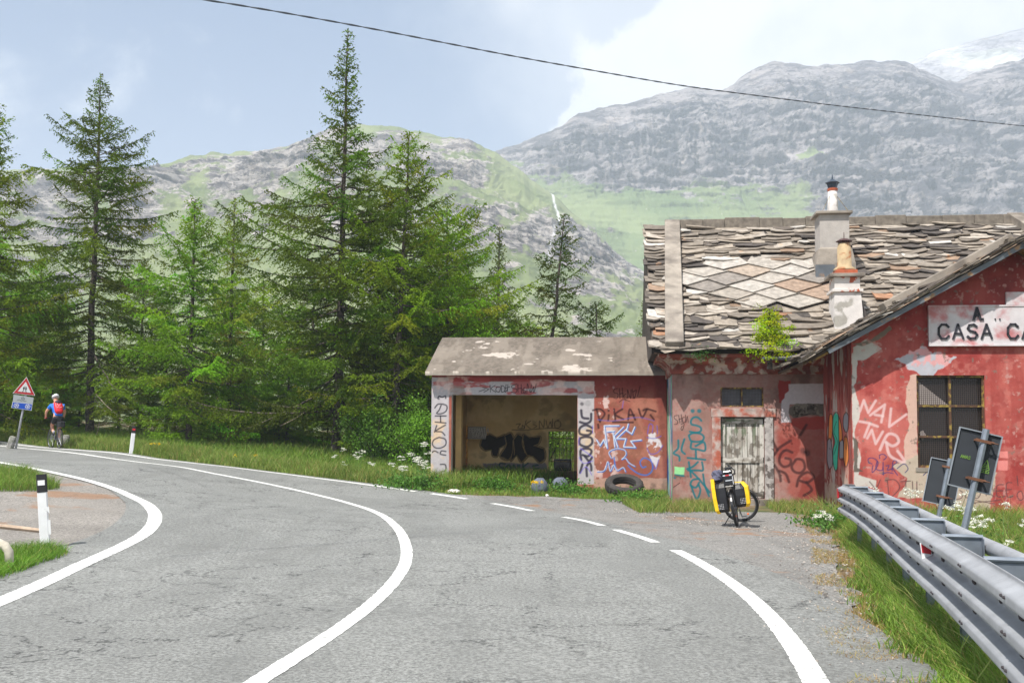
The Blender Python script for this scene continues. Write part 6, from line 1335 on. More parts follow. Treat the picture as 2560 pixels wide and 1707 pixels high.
for s in sps:
    p, nn, tt, tz = pa(s); ang = math.atan2(nn[1], nn[0]); T = Matrix.Translation(B2((p[0], p[1], tz))) @ Matrix.Rotation(ang, 4, 'Z')
    b = MB(); b.box((-.28, -.053, -.24), (-.006, -.047, -.018), T); b.box((-.286, -.053, -.24), (-.28, .03, -.018), T); b.tube([tuple(T @ Vector((-.29, -.05, -.012))), tuple(T @ Vector((-.01, -.05, -.012)))], .018, 8); b.build('spacer', M_galvd, bar)
    b = MB(); gzv = float(gz(p[0] - nn[0] * .45, p[1] - nn[1] * .45)); L_ = tz - gzv + .1; T2 = T @ Matrix.Translation((-.15, 0.0, 0))
    b.box((-.03, -.044, -L_), (-.024, .06, -.12), T2); b.box((-.024, -.044, -L_), (.03, -.038, -.12), T2); b.box((-.024, .054, -L_), (.03, .06, -.12), T2); b.build('post', M_galvd, bar)
b = MB(); tube = [B2((path[k, 0] - nr[k, 0] * .35, path[k, 1] - nr[k, 1] * .35, topz_[k] - .09)) for k in range(2, n, 4)]; b.tube(tube, .057, 12); b.build('rear_tube', M_galv, bar, smooth=True)
b = MB()
for s in np.arange(.35, cum[-1], 1.33):
    p, nn, tt, tz = pa(s)
    for zc in (-.075, -.245, -.41):
        for ds in (-.035, .035):
            q = p + tt * ds + nn * (.083 if zc != -.245 else .083); b.blob(B2((q[0], q[1], tz + zc)), (.011, .017, .009), 6, rough=0)
    for zc in (-.165, -.335):
        for ds in (-.5, -.02, .02):
            q = p + tt * ds + nn * .006; b.blob(B2((q[0], q[1], tz + zc)), (.012, .014, .02), 6, rough=0)
b.build('bolts', M_bolt, bar)
def refl(px, py, s_hint, hz, sc=1.0, label=None):
    p, nn, tt, tz = pa(s_hint); T = Matrix.Translation(B2((p[0], p[1], tz + hz))) @ Matrix.Rotation(math.atan2(-tt[1], -tt[0]), 4, 'Z')
    # plate facing back along the road
    e = empty('reflector', (0, 0, 0)); e.parent = bar
    s_ = 1 if (T.to_3x3() @ Vector((0, 1, 0))).to_2d().dot(Vector(nn)) > 0 else -1
    b = MB(); b.add([tuple(T @ Vector(q)) for q in ((0, 0, -.075), (0, s_ * .075, -.06), (0, s_ * .09, .065), (0, 0, .075), (.006, 0, -.075), (.006, s_ * .075, -.06), (.006, s_ * .09, .065), (.006, 0, .075))], [(0,1,2,3), (7,6,5,4), (0,4,5,1), (1,5,6,2), (2,6,7,3), (3,7,4,0)]); b.build('reflector_plate', M_whp, e)
    b = MB(); b.add([tuple(T @ Vector(q)) for q in ((-.004, s_ * .01, -.02), (-.004, s_ * .075, -.01), (-.004, s_ * .082, .055), (-.004, s_ * .01, .06), (.009, s_ * .01, -.02), (.009, s_ * .075, -.01), (.009, s_ * .082, .055), (.009, s_ * .01, .06))], [(0,1,2,3), (7,6,5,4), (0,4,5,1), (1,5,6,2), (2,6,7,3), (3,7,4,0)]); b.build('red_face', M_red, e)
sq = cum[np.argmin(np.abs(path[:, 1] - 7.75))]
refl(0, 0, float(sq), -.165)
b = MB(); q = path[0, :2] - tn[0] * .19 + nr[0] * .05; b.box((q[0] - 5.45 - .03, q[1] - 16.4 - .03, topz_[0] + .15 - .3), (q[0] - 5.45 + .09, q[1] - 16.4 + .03, topz_[0] + .15 - .05)); 
q = path[0, :2] + nr[0] * .088 + tn[0] * .1; T = Matrix.Translation(B2((q[0], q[1], topz_[0] - .16))) @ Matrix.Rotation(math.atan2(nr[0, 1], nr[0, 0]), 4, 'Z')
b = MB(); b.box((-.02, -.12, -.06), (.003, .02, .09), T); b.build('red_end_marker', M_red, bar)

# ---------------------------------------------------------------- road sign backs behind the barrier
M_sback = mat('grey_sign_back', (46, 50, 56), .8, metal=.0, var=.08, vscale=5); M_clamp = mat('rusty_clamp', (110, 74, 54), .8, metal=.2, var=.3, vscale=20); M_rim = mat('sign_rim', (150, 156, 164), .5, metal=.4)
def sign_back(px_top, py_top, px_b, py_b, Y, w, h, yaw, label, marks=False, off=0.0):
    g = at(px_b, py_b, Y); t = at(px_top, py_top, Y); gzv = float(gz(g[0], Y)); d = (t - g); d = Vector(d).normalized()
    k = (gzv - .05 - g[2]) / d.z; base = Vector(g) + d * k; o = empty('road_sign', tuple(base)); tag(o, label, 'road sign', 'road signs seen from behind'); 
    L_ = (Vector(t) - base).length; z = d; x = Vector((math.cos(yaw), math.sin(yaw), 0)); x = (x - z * x.dot(z)).normalized(); y = z.cross(x); T = Matrix((x, y, z)).transposed().to_4x4()
    b = MB(); a = .034
    oct_ = [(a * math.cos(q) * 1.05, a * math.sin(q) * 1.05) for q in np.linspace(0, 2 * math.pi, 9)[:-1]]
    b.prism(oct_, 0, L_, T); b.build('post', M_galvd, o)
    b = MB(); b.box((-w/2 + off, .045, L_ - .03 - h), (w/2 + off, .051, L_ - .03), T); b.build('sign_panel', M_sback, o)
    b = MB(); r = .012; z0_, z1_ = L_ - .03 - h, L_ - .03
    for q in (((-w/2 + off, z0_), (w/2 + off, z0_ + r)), ((-w/2 + off, z1_ - r), (w/2 + off, z1_)), ((-w/2 + off, z0_ + r), (-w/2 + off + r, z1_ - r)), ((w/2 + off - r, z0_ + r), (w/2 + off, z1_ - r))): b.box((q[0][0], .026, q[0][1]), (q[1][0], .0449, q[1][1]), T)
    b.build('rim', M_rim, o)
    for zz_ in (z1_ - .1, z0_ + .12):
        b = MB(); b.box((-.09, -.040, zz_ - .015), (.09, -.034, zz_ + .015), T); b.box((-.085, -.034, zz_ - .01), (-.07, .045, zz_ + .01), T); b.box((.07, -.034, zz_ - .01), (.085, .045, zz_ + .01), T); b.tube([tuple(T @ Vector((.06, -.05, zz_))), tuple(T @ Vector((.13, -.05, zz_)))], .006, 5); b.build('clamp', M_clamp, o)
    if marks:
        Mg = mat('green_print', (112, 150, 60), .7)
        b = MB(); c_u, c_z, hh = -.10 + off, z0_ + h * .50, .032
        q = MB(); lettering(q, 'ANAS', 0, 0, 1, .16, 0, 1, gap=.25, wid=.7)
        for v in q.v: b.v.append(tuple(T @ Vector((c_u - .04 + v[0] * hh, .0405 + v[1] * .003 , c_z + v[2] * hh)))) ; b.c.append((1, 1, 1))
        b.f = q.f; b.build('lettering', Mg, o)
        b = MB(); 
        def bar_(p, q_, lw=.006):
            P = Vector(p); Q = Vector(q_); dd_ = (Q - P).normalized() * lw / 2; nn_ = Vector((-dd_.y, dd_.x)); b.add([tuple(T @ Vector((c.x, y_, c.y))) for y_ in (.0405, .044) for c in (P + nn_, P - nn_, Q - nn_, Q + nn_)], [(0,1,2,3), (7,6,5,4), (0,4,5,1), (1,5,6,2), (2,6,7,3), (3,7,4,0)])
        x_, z_ = .12 + off, z0_ + h * .40
        for p_, q_ in (((-.04, 0), (.04, 0)), ((-.04, 0), (0, .1)), ((.04, 0), (0, .1)), ((-.025, .02), (.025, .02)), ((-.018, .035), (.018, .035)), ((-.012, .05), (.012, .05)), ((-.04, -.015), (.04, -.015)), ((-.04, -.035), (.04, -.035)), ((-.04, -.035), (-.04, -.015)), ((.04, -.035), (.04, -.015)), ((-.015, -.035), (-.015, -.015)), ((.012, -.035), (.012, -.015))): bar_((x_ + p_[0], z_ + p_[1]), (x_ + q_[0], z_ + q_[1]))
        b.build('emblem', Mg, o)
sign_back(2466, 1073, 2411, 1322, 10.3, .435, .62, R(-8), 'larger dark grey sign back on an octagonal post, nearer of two leaning signs', True, -.035)
sign_back(2376, 1146, 2349, 1282, 14.6, .44, .66, R(-22), 'smaller dark grey sign back half hidden by the larger one', False, -.04)

# ---------------------------------------------------------------- slippery road sign on the left
def warning_sign():
    Y = 33.0; base = Vector(gpos(38, Y)); t = Vector(at(68, 942, Y)); pb = Vector(at(40, 1092, Y)); d = (t - pb).normalized(); base = pb + d * ((float(gz(pb.x, Y)) - pb.z) / d.z)
    o = empty('warning_sign', tuple(base)); tag(o, 'red-rimmed triangular slippery road sign with grey and blue snowflake panels on a leaning post', 'road sign')
    fd = (Vector((0, 0, 0)) - Vector((base.x, base.y, 0))).normalized(); z = d; x = Vector((-fd.y, fd.x, 0)) * 1; 
    if x.x < 0: x = -x
    x = (x - z * x.dot(z)).normalized(); y = x.cross(z); 
    if y.dot(fd) < 0: pass
    # y must point to the viewer
    y = -z.cross(x); y = y if y.dot(fd) > 0 else -y
    T = Matrix((x, y, z)).transposed().to_4x4(); m_ = 1 / 75.4; L_ = (t - base).length
    def pzx(px, py): P = Vector(at(px, py, Y)) - base; return (P.dot(x), P.dot(z))
    tri = [pzx(67.5, 942), pzx(33, 981), pzx(86, 991)]
    cx_ = sum(p[0] for p in tri) / 3; cz_ = sum(p[1] for p in tri) / 3
    Rt = .45 * 1.155
    def rt(r, a): return (cx_ + r * math.sin(R(a)), cz_ + r * math.cos(R(a)))
    def tri_poly(s, rad=.0, rot=-2): return [rt(s, a + rot) for a in (0, 120, 240)]
    r_ = (Vector(tri[1]) - Vector(tri[2])).length / math.sqrt(3)
    b = MB(); b.tube([tuple(T @ Vector((pzx(62, 1000)[0], -.035, -.2))), tuple(T @ Vector((pzx(62, 1000)[0], -.035, cz_ + .2)))], .035, 10); b.build('post', M_galv, o, smooth=True)
    def plate(name, poly, y0, y1, m__, par=o): b = MB(); vs = [tuple(T @ Vector((p[0], yy, p[1]))) for yy in (y0, y1) for p in poly]; k = len(poly); b.add(vs, [tuple(range(k)), tuple(range(2*k-1, k-1, -1))] + [(i, k + i, k + (i+1) % k, (i+1) % k) for i in range(k)]); return b.build(name, m__, par)
    plate('triangle_plate', tri_poly(r_ * 1.06), 0, .012, M_whp); plate('red_border', tri_poly(r_ * .98), .0125, .015, M_redp); plate('white_field', tri_poly(r_ * .62), .0155, .018, M_whp)
    b = MB()
    def st(pts, w):
        for p, q in zip(pts[:-1], pts[1:]):
            P = Vector((p[0] * r_ + cx_, p[1] * r_ + cz_)); Q = Vector((q[0] * r_ + cx_, q[1] * r_ + cz_)); dd_ = (Q - P).normalized() * w * r_ / 2; nn_ = Vector((-dd_.y, dd_.x)); P = P - dd_ * .5; Q = Q + dd_ * .5
            b.add([tuple(T @ Vector((c.x, y_, c.y))) for y_ in (.0185, .021) for c in (P + nn_, P - nn_, Q - nn_, Q + nn_)], [(0,1,2,3), (7,6,5,4), (0,4,5,1), (1,5,6,2), (2,6,7,3), (3,7,4,0)])
    st([(-.13, .02), (.13, .02)], .1); st([(-.13, .06), (-.09, .17), (.09, .17), (.13, .06)], .035); st([(-.11, -.03), (-.11, -.08)], .06); st([(.11, -.03), (.11, -.08)], .06)
    st([(-.1, -.1), (-.06, -.15), (-.12, -.2), (-.1, -.26), (-.15, -.29)], .04); st([(.1, -.1), (.07, -.15), (.13, -.2), (.12, -.26), (.17, -.29)], .04); b.build('skidding_car_symbol', M_blk, o)
    g = [pzx(34, 985.5), pzx(84.5, 994), pzx(82, 1009), pzx(32, 1003)]; bl = [pzx(31.5, 1003.5), pzx(81.5, 1009.5), pzx(79, 1027), pzx(28.5, 1018.5)]
    plate('grey_panel', g, 0, .012, mat('grey_panel', (176, 182, 184), .6)); plate('blue_panel', bl, 0, .012, M_whp)
    c = Vector((sum(p[0] for p in bl) / 4, sum(p[1] for p in bl) / 4)); plate('blue_field', [tuple(c + (Vector(p) - c) * Vector((.95, 0)).x if False else (c.x + (p[0] - c.x) * .95, c.y + (p[1] - c.y) * .86)) for p in bl], .0125, .015, mat('blue_sign', (10, 78, 190), .5))
    ax = (Vector(bl[1]) - Vector(bl[0])).normalized()
    b = MB(); r0_ = r_; 
    for s_ in (-.17, .17):
        cc = c + ax * s_
        for a in range(6):
            q = Vector((math.cos(R(a * 60 + 20)), math.sin(R(a * 60 + 20))))
            for P, Q in ((cc, cc + q * .085), (cc + q * .05, cc + q * .075 + Vector((-q.y, q.x)) * .03), (cc + q * .05, cc + q * .075 - Vector((-q.y, q.x)) * .03)):
                dd_ = (Q - P).normalized() * .0065; nn_ = Vector((-dd_.y, dd_.x)); b.add([tuple(T @ Vector((v.x, y_, v.y))) for y_ in (.0155, .018) for v in (P + nn_, P - nn_, Q - nn_, Q + nn_)], [(0,1,2,3), (7,6,5,4), (0,4,5,1), (1,5,6,2), (2,6,7,3), (3,7,4,0)])
    b.build('snowflake_symbols', M_whp, o)
    b = MB(); cg = Vector((sum(p[0] for p in g) / 4, sum(p[1] for p in g) / 4))
    def sg_(pts):
        for p, q in zip(pts[:-1], pts[1:]):
            P = cg + ax * p[0] + Vector((0, p[1])); Q = cg + ax * q[0] + Vector((0, q[1])); dd_ = (Q - P).normalized() * .006; nn_ = Vector((-dd_.y, dd_.x)); b.add([tuple(T @ Vector((v.x, y_, v.y))) for y_ in (.0125, .015) for v in (P + nn_, P - nn_, Q - nn_, Q + nn_)], [(0,1,2,3), (7,6,5,4), (0,4,5,1), (1,5,6,2), (2,6,7,3), (3,7,4,0)])
    sg_([(-.06, .0), (-.06, .05), (.02, .05), (.04, 0), (-.06, 0)]); sg_([(-.02, .05), (-.01, .085)]); sg_([(-.18, -.05), (-.1, -.02), (-.06, -.06), (0, -.03), (.06, -.07), (.1, -.04)]); b.build('worn_symbol', mat('faint_print', (90, 94, 96), .7), o)
warning_sign()

# ---------------------------------------------------------------- delineator posts and boundary stones
def delineator(px_t, py_t, px_b, py_b, Y, label, refl_m, yaw, damaged=False):
    g = Vector(at(px_b, py_b, Y)); t = Vector(at(px_t, py_t, Y)); d = (t - g).normalized(); g = g + d * ((float(gz(g.x, Y)) - .1 - g.z) / d.z); H = (t - g).length
    o = empty('delineator_post', tuple(g)); tag(o, label, 'marker post', 'roadside marker posts'); z = d; x = Vector((math.cos(yaw), math.sin(yaw), 0)); x = (x - z * x.dot(z)).normalized(); y = z.cross(x); T = Matrix((x, y, z)).transposed().to_4x4()
    w = .062; prof_ = [(-w, -.02), (-w * .8, -.045), (w * .8, -.045), (w, -.02), (w * .55, .05), (-w * .55, .05)]; zb_ = H * .77
    b = MB()
    if damaged:
        b.prism(prof_, 0, H * .27, T); b.prism([(p[0] * .98 - .004, p[1]) for p in prof_], H * .27, H * .58, T); b.prism([(p[0] - .002, p[1] * .97) for p in prof_], H * .58, zb_, T)
        b.box((w * .8, -.044, H * .27), (w * 1.3, -.038, H * .44), T); b.add([tuple(T @ Vector(q)) for q in ((w * .2, -.047, H * .585), (w * 1.2, -.052, H * .60), (w * 1.25, -.05, H * .52), (w * 1.05, -.047, H * .53))], [(0,1,2,3)])
    else: b.prism(prof_, 0, zb_, T)
    b.build('post_body', M_whp, o)
    b = MB(); b.prism([(p[0] * 1.03, p[1] * 1.03) for p in prof_], zb_ + .001, H * .985, T)
    b.build('black_band', M_blk, o)
    b = MB(); b.box((-w * .68, -.0505, H * .855), (w * .68, -.0468, H * .915), T); b.build('reflector', refl_m, o)
delineator(104, 1182, 115, 1372, 12.9, 'near white delineator post with black band and white reflector, split and bent', M_whp, R(12), True)
delineator(336, 1064, 328, 1130, 31.3, 'distant white delineator post with black band and red reflector on the far verge', M_redp, R(20))
M_stone = mat('boundary_stone', (150, 148, 144), .95, var=.25, vscale=6, bump=1, bscale=20, color2=(120, 122, 110), thr=.5, soft=.1, mscale=8)
def bstone(px, py, Y, h, w, lean, seed, label):
    o = empty('boundary_stone', gpos(px, Y)); tag(o, label, 'kerb stone', 'leaning stone bollards on the far verge'); b = MB(); vs = []; rr = random.Random(seed); T = Matrix.Rotation(lean, 4, 'Y')
    for z_, k in ((-.1, 1), (h * .4, .97), (h * .8, .92), (h * .95, .82), (h, .55)):
        for j in range(10): a = 2 * math.pi * j / 10; s_ = 1 + rr.uniform(-.05, .05); vs.append(tuple(T @ Vector((w * k * s_ * math.copysign(abs(math.cos(a)) ** .6, math.cos(a)), w * .7 * k * s_ * math.copysign(abs(math.sin(a)) ** .6, math.sin(a)), z_))))
    b.add(vs, [(i*10+j, i*10+(j+1) % 10, (i+1)*10+(j+1) % 10, (i+1)*10+j) for i in range(4) for j in range(10)] + [tuple(40 + j for j in range(10))]); b.build('stone', M_stone, o)
bstone(29, 1090, 33.2, .46, .12, R(14), 1, 'leaning grey kerb stone at the foot of the warning sign post')
bstone(167, 1105, 34.6, .46, .13, R(6), 2, 'upright grey kerb stone just right of the cyclist')

# ---------------------------------------------------------------- old tyre, sacks, litter
c = at(1561, 1208, 25.2); o = empty('discarded_tyre', (float(c[0]), 25.3, float(gz(c[0], 25.3)) + .02)); tag(o, 'big worn black tyre leaning against the garage wall in the weeds', 'tyre')
def tyre_mesh():
    b = MB(); Rr, r2 = .46, .29; n = 48; prof_ = [(.29, -.02), (.30, -.10), (.36, -.125), (.43, -.12), (.465, -.085), (.475, 0), (.465, .085), (.43, .12), (.36, .125), (.30, .10), (.29, .02), (.31, .0)]; vs = []
    T = Matrix.Translation((0, -.05, .24)) @ Matrix.Rotation(R(24), 4, 'X')
    for i in range(n):
        a = 2 * math.pi * i / n
        for j, (r, z) in enumerate(prof_):
            k = 1.0 + (.035 if (i % 2 and 3 <= j <= 7) else 0); vs.append(tuple(T @ Vector((r * k * math.cos(a), r * k * math.sin(a), z))))
    m = len(prof_); b.add(vs, [(i*m+j, ((i+1) % n)*m+j, ((i+1) % n)*m+(j+1) % m, i*m+(j+1) % m) for i in range(n) for j in range(m)]); return b
tyre_mesh().build('tyre_carcass', mat('old_rubber', (58, 54, 52), .85, var=.25, vscale=6, bump=.5, bscale=30), o)
M_sack = mat('grey_sack', (92, 98, 112), .8, var=.2, vscale=5, bump=.6, bscale=14)
for px, Y, r, lb in ((1352, 25.3, (.22, .2, .24), 'grey lumpy sack in the weeds, left one, behind yellow flowers'), (1402, 25.9, (.22, .2, .22), 'grey lumpy sack in the weeds, right one, under the garage back window')):
    o = empty('rubbish_sack', gpos(px, Y)); tag(o, lb, 'sack', 'grey sacks in front of the garage'); b = MB(); b.blob((0, 0, .14), r, 16, int(px), .08); b.build('sack', M_sack, o, smooth=True)
M_lit = mat('white_litter', (214, 208, 204), .7, var=.15, vscale=10)
for px, py, r, lb, sd in ((1135, 1233, (.15, .1, .05), 'crumpled white litter at the road edge left of the garage opening', 3), (1622, 1256, (.14, .1, .05), 'white crumpled litter with a black patch in the weeds by the house corner', 5), (1368, 1243, (.04, .03, .03), 'tiny white scrap on the gravel in front of the garage', 7)):
    p = gp(px, py); o = empty('litter', (p[0], p[1], p[2] + .03)); tag(o, lb, 'litter', 'white litter along the roadside'); b = MB(); b.blob((0, 0, .02), r, 12, sd, .3); b.build('crumpled_bag', M_lit, o)
    if sd == 5: b = MB(); b.blob((-.1, -.04, .0), (.06, .07, .04), 10, 9, .2); b.build('black_patch', M_blk, o)
p0, p1 = gp(-60, 1318), gp(104, 1335); b = MB(); dvec = Vector(p1 - p0); b.tube([tuple(p0 + [0, 0, .05]), tuple((p0 + p1) / 2 + [0, 0, .055]), tuple(p1 + [0, 0, .05])], [.032, .035, .03], 6); tag(b.build('wooden_pole', mat('weathered_wood', (172, 152, 132), .85, var=.25, vscale=9)), 'weathered wooden pole lying on the lay-by behind the near delineator', 'pole')
b = MB(); pp = [at(-30, 1350, 11.2), at(-6, 1356, 11.2), at(12, 1364, 11.2), at(22, 1378, 11.2), at(27, 1398, 11.2)]; pp[-1][2] = float(gz(pp[-1][0], 11.2)) - .03
b.tube([tuple(q) for q in pp], [.045, .05, .05, .048, .045], 10); tag(b.build('concrete_pipe_rim', mat('pale_concrete', (196, 188, 172), .9, var=.2, vscale=12, bump=.6, bscale=30), smooth=True), 'pale curved culvert rim half cut off by the left edge of the photo', 'pipe')
# loose gravel at the road edges
rs_ = np.random.RandomState(9); b = MB(); GP = []
edge = ground_pt([1560, 1700, 1850, 1980, 2050, 2080, 2110, 2160, 2210], [1275, 1300, 1320, 1330, 1370, 1420, 1500, 1600, 1700])[:, :2]; E = resample(edge, 300)
for k in range(1500):
    q = E[rs_.randint(300)] + rs_.randn(2) * np.array([.35, .35]) ; s_ = rs_.uniform(.008, .022); z = float(gz(q[0], q[1])) + .028
    GP.append((q, s_, z))
for q, s_, z in GP:
    a = rs_.uniform(0, 3); c_, d_ = math.cos(a) * s_, math.sin(a) * s_; col = lin(np.array([150, 142, 134]) * rs_.uniform(.55, 1.2))
    b.add([(q[0] + c_, q[1] + d_, z), (q[0] - d_, q[1] + c_, z), (q[0] - c_ * .8, q[1] - d_, z), (q[0] + d_, q[1] - c_, z), (q[0] + c_ * .2, q[1], z + s_ * .8)], [(0,1,4), (1,2,4), (2,3,4), (3,0,4)], col)
struct(b.build('gravel', mat('loose_gravel', attr=True, rough=.9)), 'stuff')
# ---------------------------------------------------------------- overhead cable
Pc = [(-420, -110, 9.5), (200, -42, 11), (525, 0, 12), (900, 66, 13.5), (1280, 141, 15), (1700, 215, 17.5), (2100, 266, 20.5), (2560, 316, 25), (3100, 350, 31)]
W_ = smooth_line(np.array([at(*q) for q in Pc]), 300, 60); b = MB()
for ph in (0, math.pi):
    b.tube([(W_[i, 0], W_[i, 1] + math.cos(i * 1.15 + ph) * .007, W_[i, 2] + math.sin(i * 1.15 + ph) * .007) for i in range(300)], .007, 5)
tag(b.build('overhead_cable', mat('cable_sheath', (84, 90, 98), .8)), 'thin twisted dark cable strung across the sky', 'cable')

# ---------------------------------------------------------------- bicycles
M_tyre = mat('tyre_rubber', (26, 26, 28), .75); M_rim2 = mat('alloy_rim', (120, 122, 126), .35, metal=.8); M_frm = mat('black_frame', (24, 24, 27), .35, spec=.6); M_chrome = mat('steel_parts', (160, 162, 166), .3, metal=.8)
M_org = mat('orange_reflector', (240, 110, 20), .3)
def torus(b, c, Rr, r, axis_T, n=40, m=8):
    b.tube([tuple(axis_T @ Vector((Rr * math.cos(2*math.pi*i/n), 0, Rr * math.sin(2*math.pi*i/n)))) for i in range(n)], r, m, closed=True)
def bicycle(name, loc, heading, lean, steer, label, frame_m, tyre_r=.022, fender=True, bar_w=.62, flat=True, sad=.0):
    """local x is forward, rear axle at the origin; wheel radius .35"""
    o = empty(name, loc); o.rotation_euler = (lean, 0, heading); tag(o, label, 'bicycle'); Rw = .345
    T0 = Matrix.Translation((0, 0, Rw)); fx = 1.03; stT = Matrix.Translation((fx - .36 * .33, 0, 0)) @ Matrix.Translation((.0, 0, .9)) @ Matrix.Rotation(R(0), 4, 'Y')
    axd = Vector((-.32, 0, .947)); piv = Vector((fx - .06, 0, Rw)); Ts = Matrix.Translation(piv) @ Matrix.Rotation(steer, 4, axd) @ Matrix.Translation(-piv)
    for nm, T in (('rear', T0), ('front', Ts @ Matrix.Translation((fx, 0, Rw)))):
        w = empty('wheel', (0, 0, 0)); w.parent = o
        b = MB(); torus(b, 0, Rw - tyre_r, tyre_r, T); b.build('tyre', M_tyre, w, smooth=True)
        b = MB(); torus(b, 0, Rw - tyre_r * 2.2, .011, T, 36, 6); b.build('rim', M_rim2, w, smooth=True)
        b = MB()
        for k in range(24):
            a = 2 * math.pi * k / 24; s_ = .03 if k % 2 else -.03; b.tube([tuple(T @ Vector((0, s_, 0))), tuple(T @ Vector(((Rw - .05) * math.cos(a), 0, (Rw - .05) * math.sin(a))))], .0022, 3)
        b.tube([tuple(T @ Vector((0, -.05, 0))), tuple(T @ Vector((0, .05, 0)))], .022, 8); b.build('spokes', M_chrome, w)
        if fender:
            b = MB(); A = np.linspace(R(20 if nm == 'rear' else 15), R(190 if nm == 'rear' else 155), 16); vs = []
            for a in A:
                for s_, dr_ in ((-.028, -.006), (-.015, .006), (.015, .006), (.028, -.006)): r = Rw + .018 + dr_; vs.append(tuple(T @ Vector((r * math.cos(a), s_, r * math.sin(a)))))
            b.add(vs, [(i*4+j, i*4+j+1, (i+1)*4+j+1, (i+1)*4+j) for i in range(15) for j in range(3)]); b.build('mudguard', M_frm, o)
        if fender: b = MB(); b.blob(tuple(T @ Vector((.16, .0, -.16))), (.035, .02, .02), 8, 0, 0); b.build('spoke_reflector', M_org, w)
    bb = Vector((.44, 0, .29)); st_ = Vector((.30, 0, .82)); hd0 = Vector((fx - .20, 0, .66)); hd1 = Vector((fx - .27, 0, .86)); ra = Vector((0, 0, Rw))
    b = MB(); b.tube([bb, st_], .016, 8); b.tube([bb, hd0], .019, 8); b.tube([st_ - Vector((0, 0, .05)), hd1 - Vector((0, 0, .02))], .016, 8); b.tube([hd0, hd1], .02, 8)
    for s_ in (-.06, .06): b.tube([ra + Vector((0, s_, 0)), bb + Vector((-.05, s_ * .5, 0))], .009, 6); b.tube([ra + Vector((0, s_, 0)), st_ + Vector((0, s_ * .3, -.06))], .008, 6)
    b.build('frame', frame_m, o, smooth=True)
    b = MB()
    fa = Vector((fx, 0, Rw)); cr = Vector((fx - .17, 0, .69))
    for s_ in (-.055, .055): b.tube([Ts @ (fa + Vector((0, s_, 0))), Ts @ (cr + Vector((.02, s_, -.02))), Ts @ cr], .012, 6)
    b.tube([Ts @ cr, Ts @ Vector((fx - .29, 0, .93))], .013, 6); b.build('fork', frame_m, o, smooth=True)
    b = MB(); hb = Vector((fx - .22, 0, 1.0)); b.tube([Ts @ Vector((fx - .29, 0, .92)), Ts @ hb], .014, 6)
    if flat: b.tube([Ts @ (hb + Vector((-.10, -bar_w/2, .03))), Ts @ (hb + Vector((-.01, -bar_w*.2, .02))), Ts @ hb, Ts @ (hb + Vector((-.01, bar_w*.2, .02))), Ts @ (hb + Vector((-.10, bar_w/2, .03)))], .013, 6)
    b.build('handlebar', M_frm, o, smooth=True)
    b = MB()
    for s_ in (-1, 1): b.tube([Ts @ (hb + Vector((-.11, s_ * (bar_w/2 + .01), .03))), Ts @ (hb + Vector((-.06, s_ * (bar_w/2 - .11), .027)))], .018, 8)
    b.build('grips', M_tyre, o, smooth=True)
    b = MB(); b.tube([st_, st_ + Vector((-.05 - sad * .2, 0, .16 + sad))], .013, 8); b.build('seatpost', M_chrome, o)
    b = MB(); sx, sz = .24 - sad * .2, .99 + sad; b.add([(sx - .13, -.075, sz), (sx - .13, .075, sz), (sx - .02, .06, sz - .005), (sx + .06, .02, sz), (sx + .15, .015, sz - .005), (sx + .15, -.015, sz - .005), (sx + .06, -.02, sz), (sx - .02, -.06, sz - .005), (sx - .13, -.06, sz - .045), (sx - .13, .06, sz - .045), (sx + .05, .01, sz - .04), (sx + .05, -.01, sz - .04)], [(0,7,6,5,4,3,2,1), (0,1,9,8), (1,2,10,9), (2,3,4,10), (4,5,11,10), (5,6,7,11), (7,0,8,11), (8,9,10,11)]); b.build('saddle', M_blk, o, bevel=.01)
    b = MB(); b.lathe([(.09, -.004), (.095, 0), (.09, .004)], 20, Matrix.Translation(bb + Vector((0, -.055, 0))) @ Matrix.Rotation(R(90), 4, 'X'))
    pa_ = R(-62)
    for s_, k in ((-1, 1), (1, -1)):
        e = bb + Vector((.17 * math.cos(pa_) * k, s_ * .075, .17 * math.sin(pa_) * k)); b.tube([bb + Vector((0, s_ * .06, 0)), e], .011, 6)
    b.build('crankset', M_chrome, o)
    for s_, k in ((-1, 1), (1, -1)):
        e = bb + Vector((.17 * math.cos(pa_) * k, s_ * .075, .17 * math.sin(pa_) * k)); b = MB(); b.box((e.x - .045, min(e.y, e.y + s_ * .1), e.z - .012), (e.x + .045, max(e.y, e.y + s_ * .1), e.z + .012)); b.build('pedal', M_chrome, o)
    return o, Ts
# parked touring bicycle (seen from behind, front wheel turned)
Yb = 18.9; rb = at(1843, 1317, Yb); hd = R(73); 
tb, Ts = bicycle('touring_bicycle', (float(rb[0]), Yb, float(gz(rb[0], Yb)) + .025), hd, R(-9), R(-84), 'black touring bicycle with yellow and black pannier bags parked on its kickstand before the door', M_frm, tyre_r=.026, sad=.13)
b = MB()
for s_ in (-.075, .075):
    b.tube([(0, s_, .37), (.05, s_, .76), (-.28, s_, .77), (-.0, s_, .40)], .006, 6)
b.tube([(-.28, -.075, .77), (-.28, .075, .77)], .006, 6); b.tube([(.05, -.075, .76), (.05, .075, .76)], .006, 6); b.build('rear_rack', M_frm, tb)
b = MB(); b.tube([(.22, .04, .3), (.12, .30, -.02)], .009, 6); b.box((.08, .27, -.03), (.15, .34, -.015)); b.build('kickstand', M_frm, tb)
M_yel = mat('yellow_pannier_fabric', (244, 196, 24), .5, var=.08, vscale=9, bump=.4, bscale=12); M_pbl = mat('black_pannier_fabric', (26, 26, 30), .5, var=.2, vscale=9, bump=.6, bscale=14)
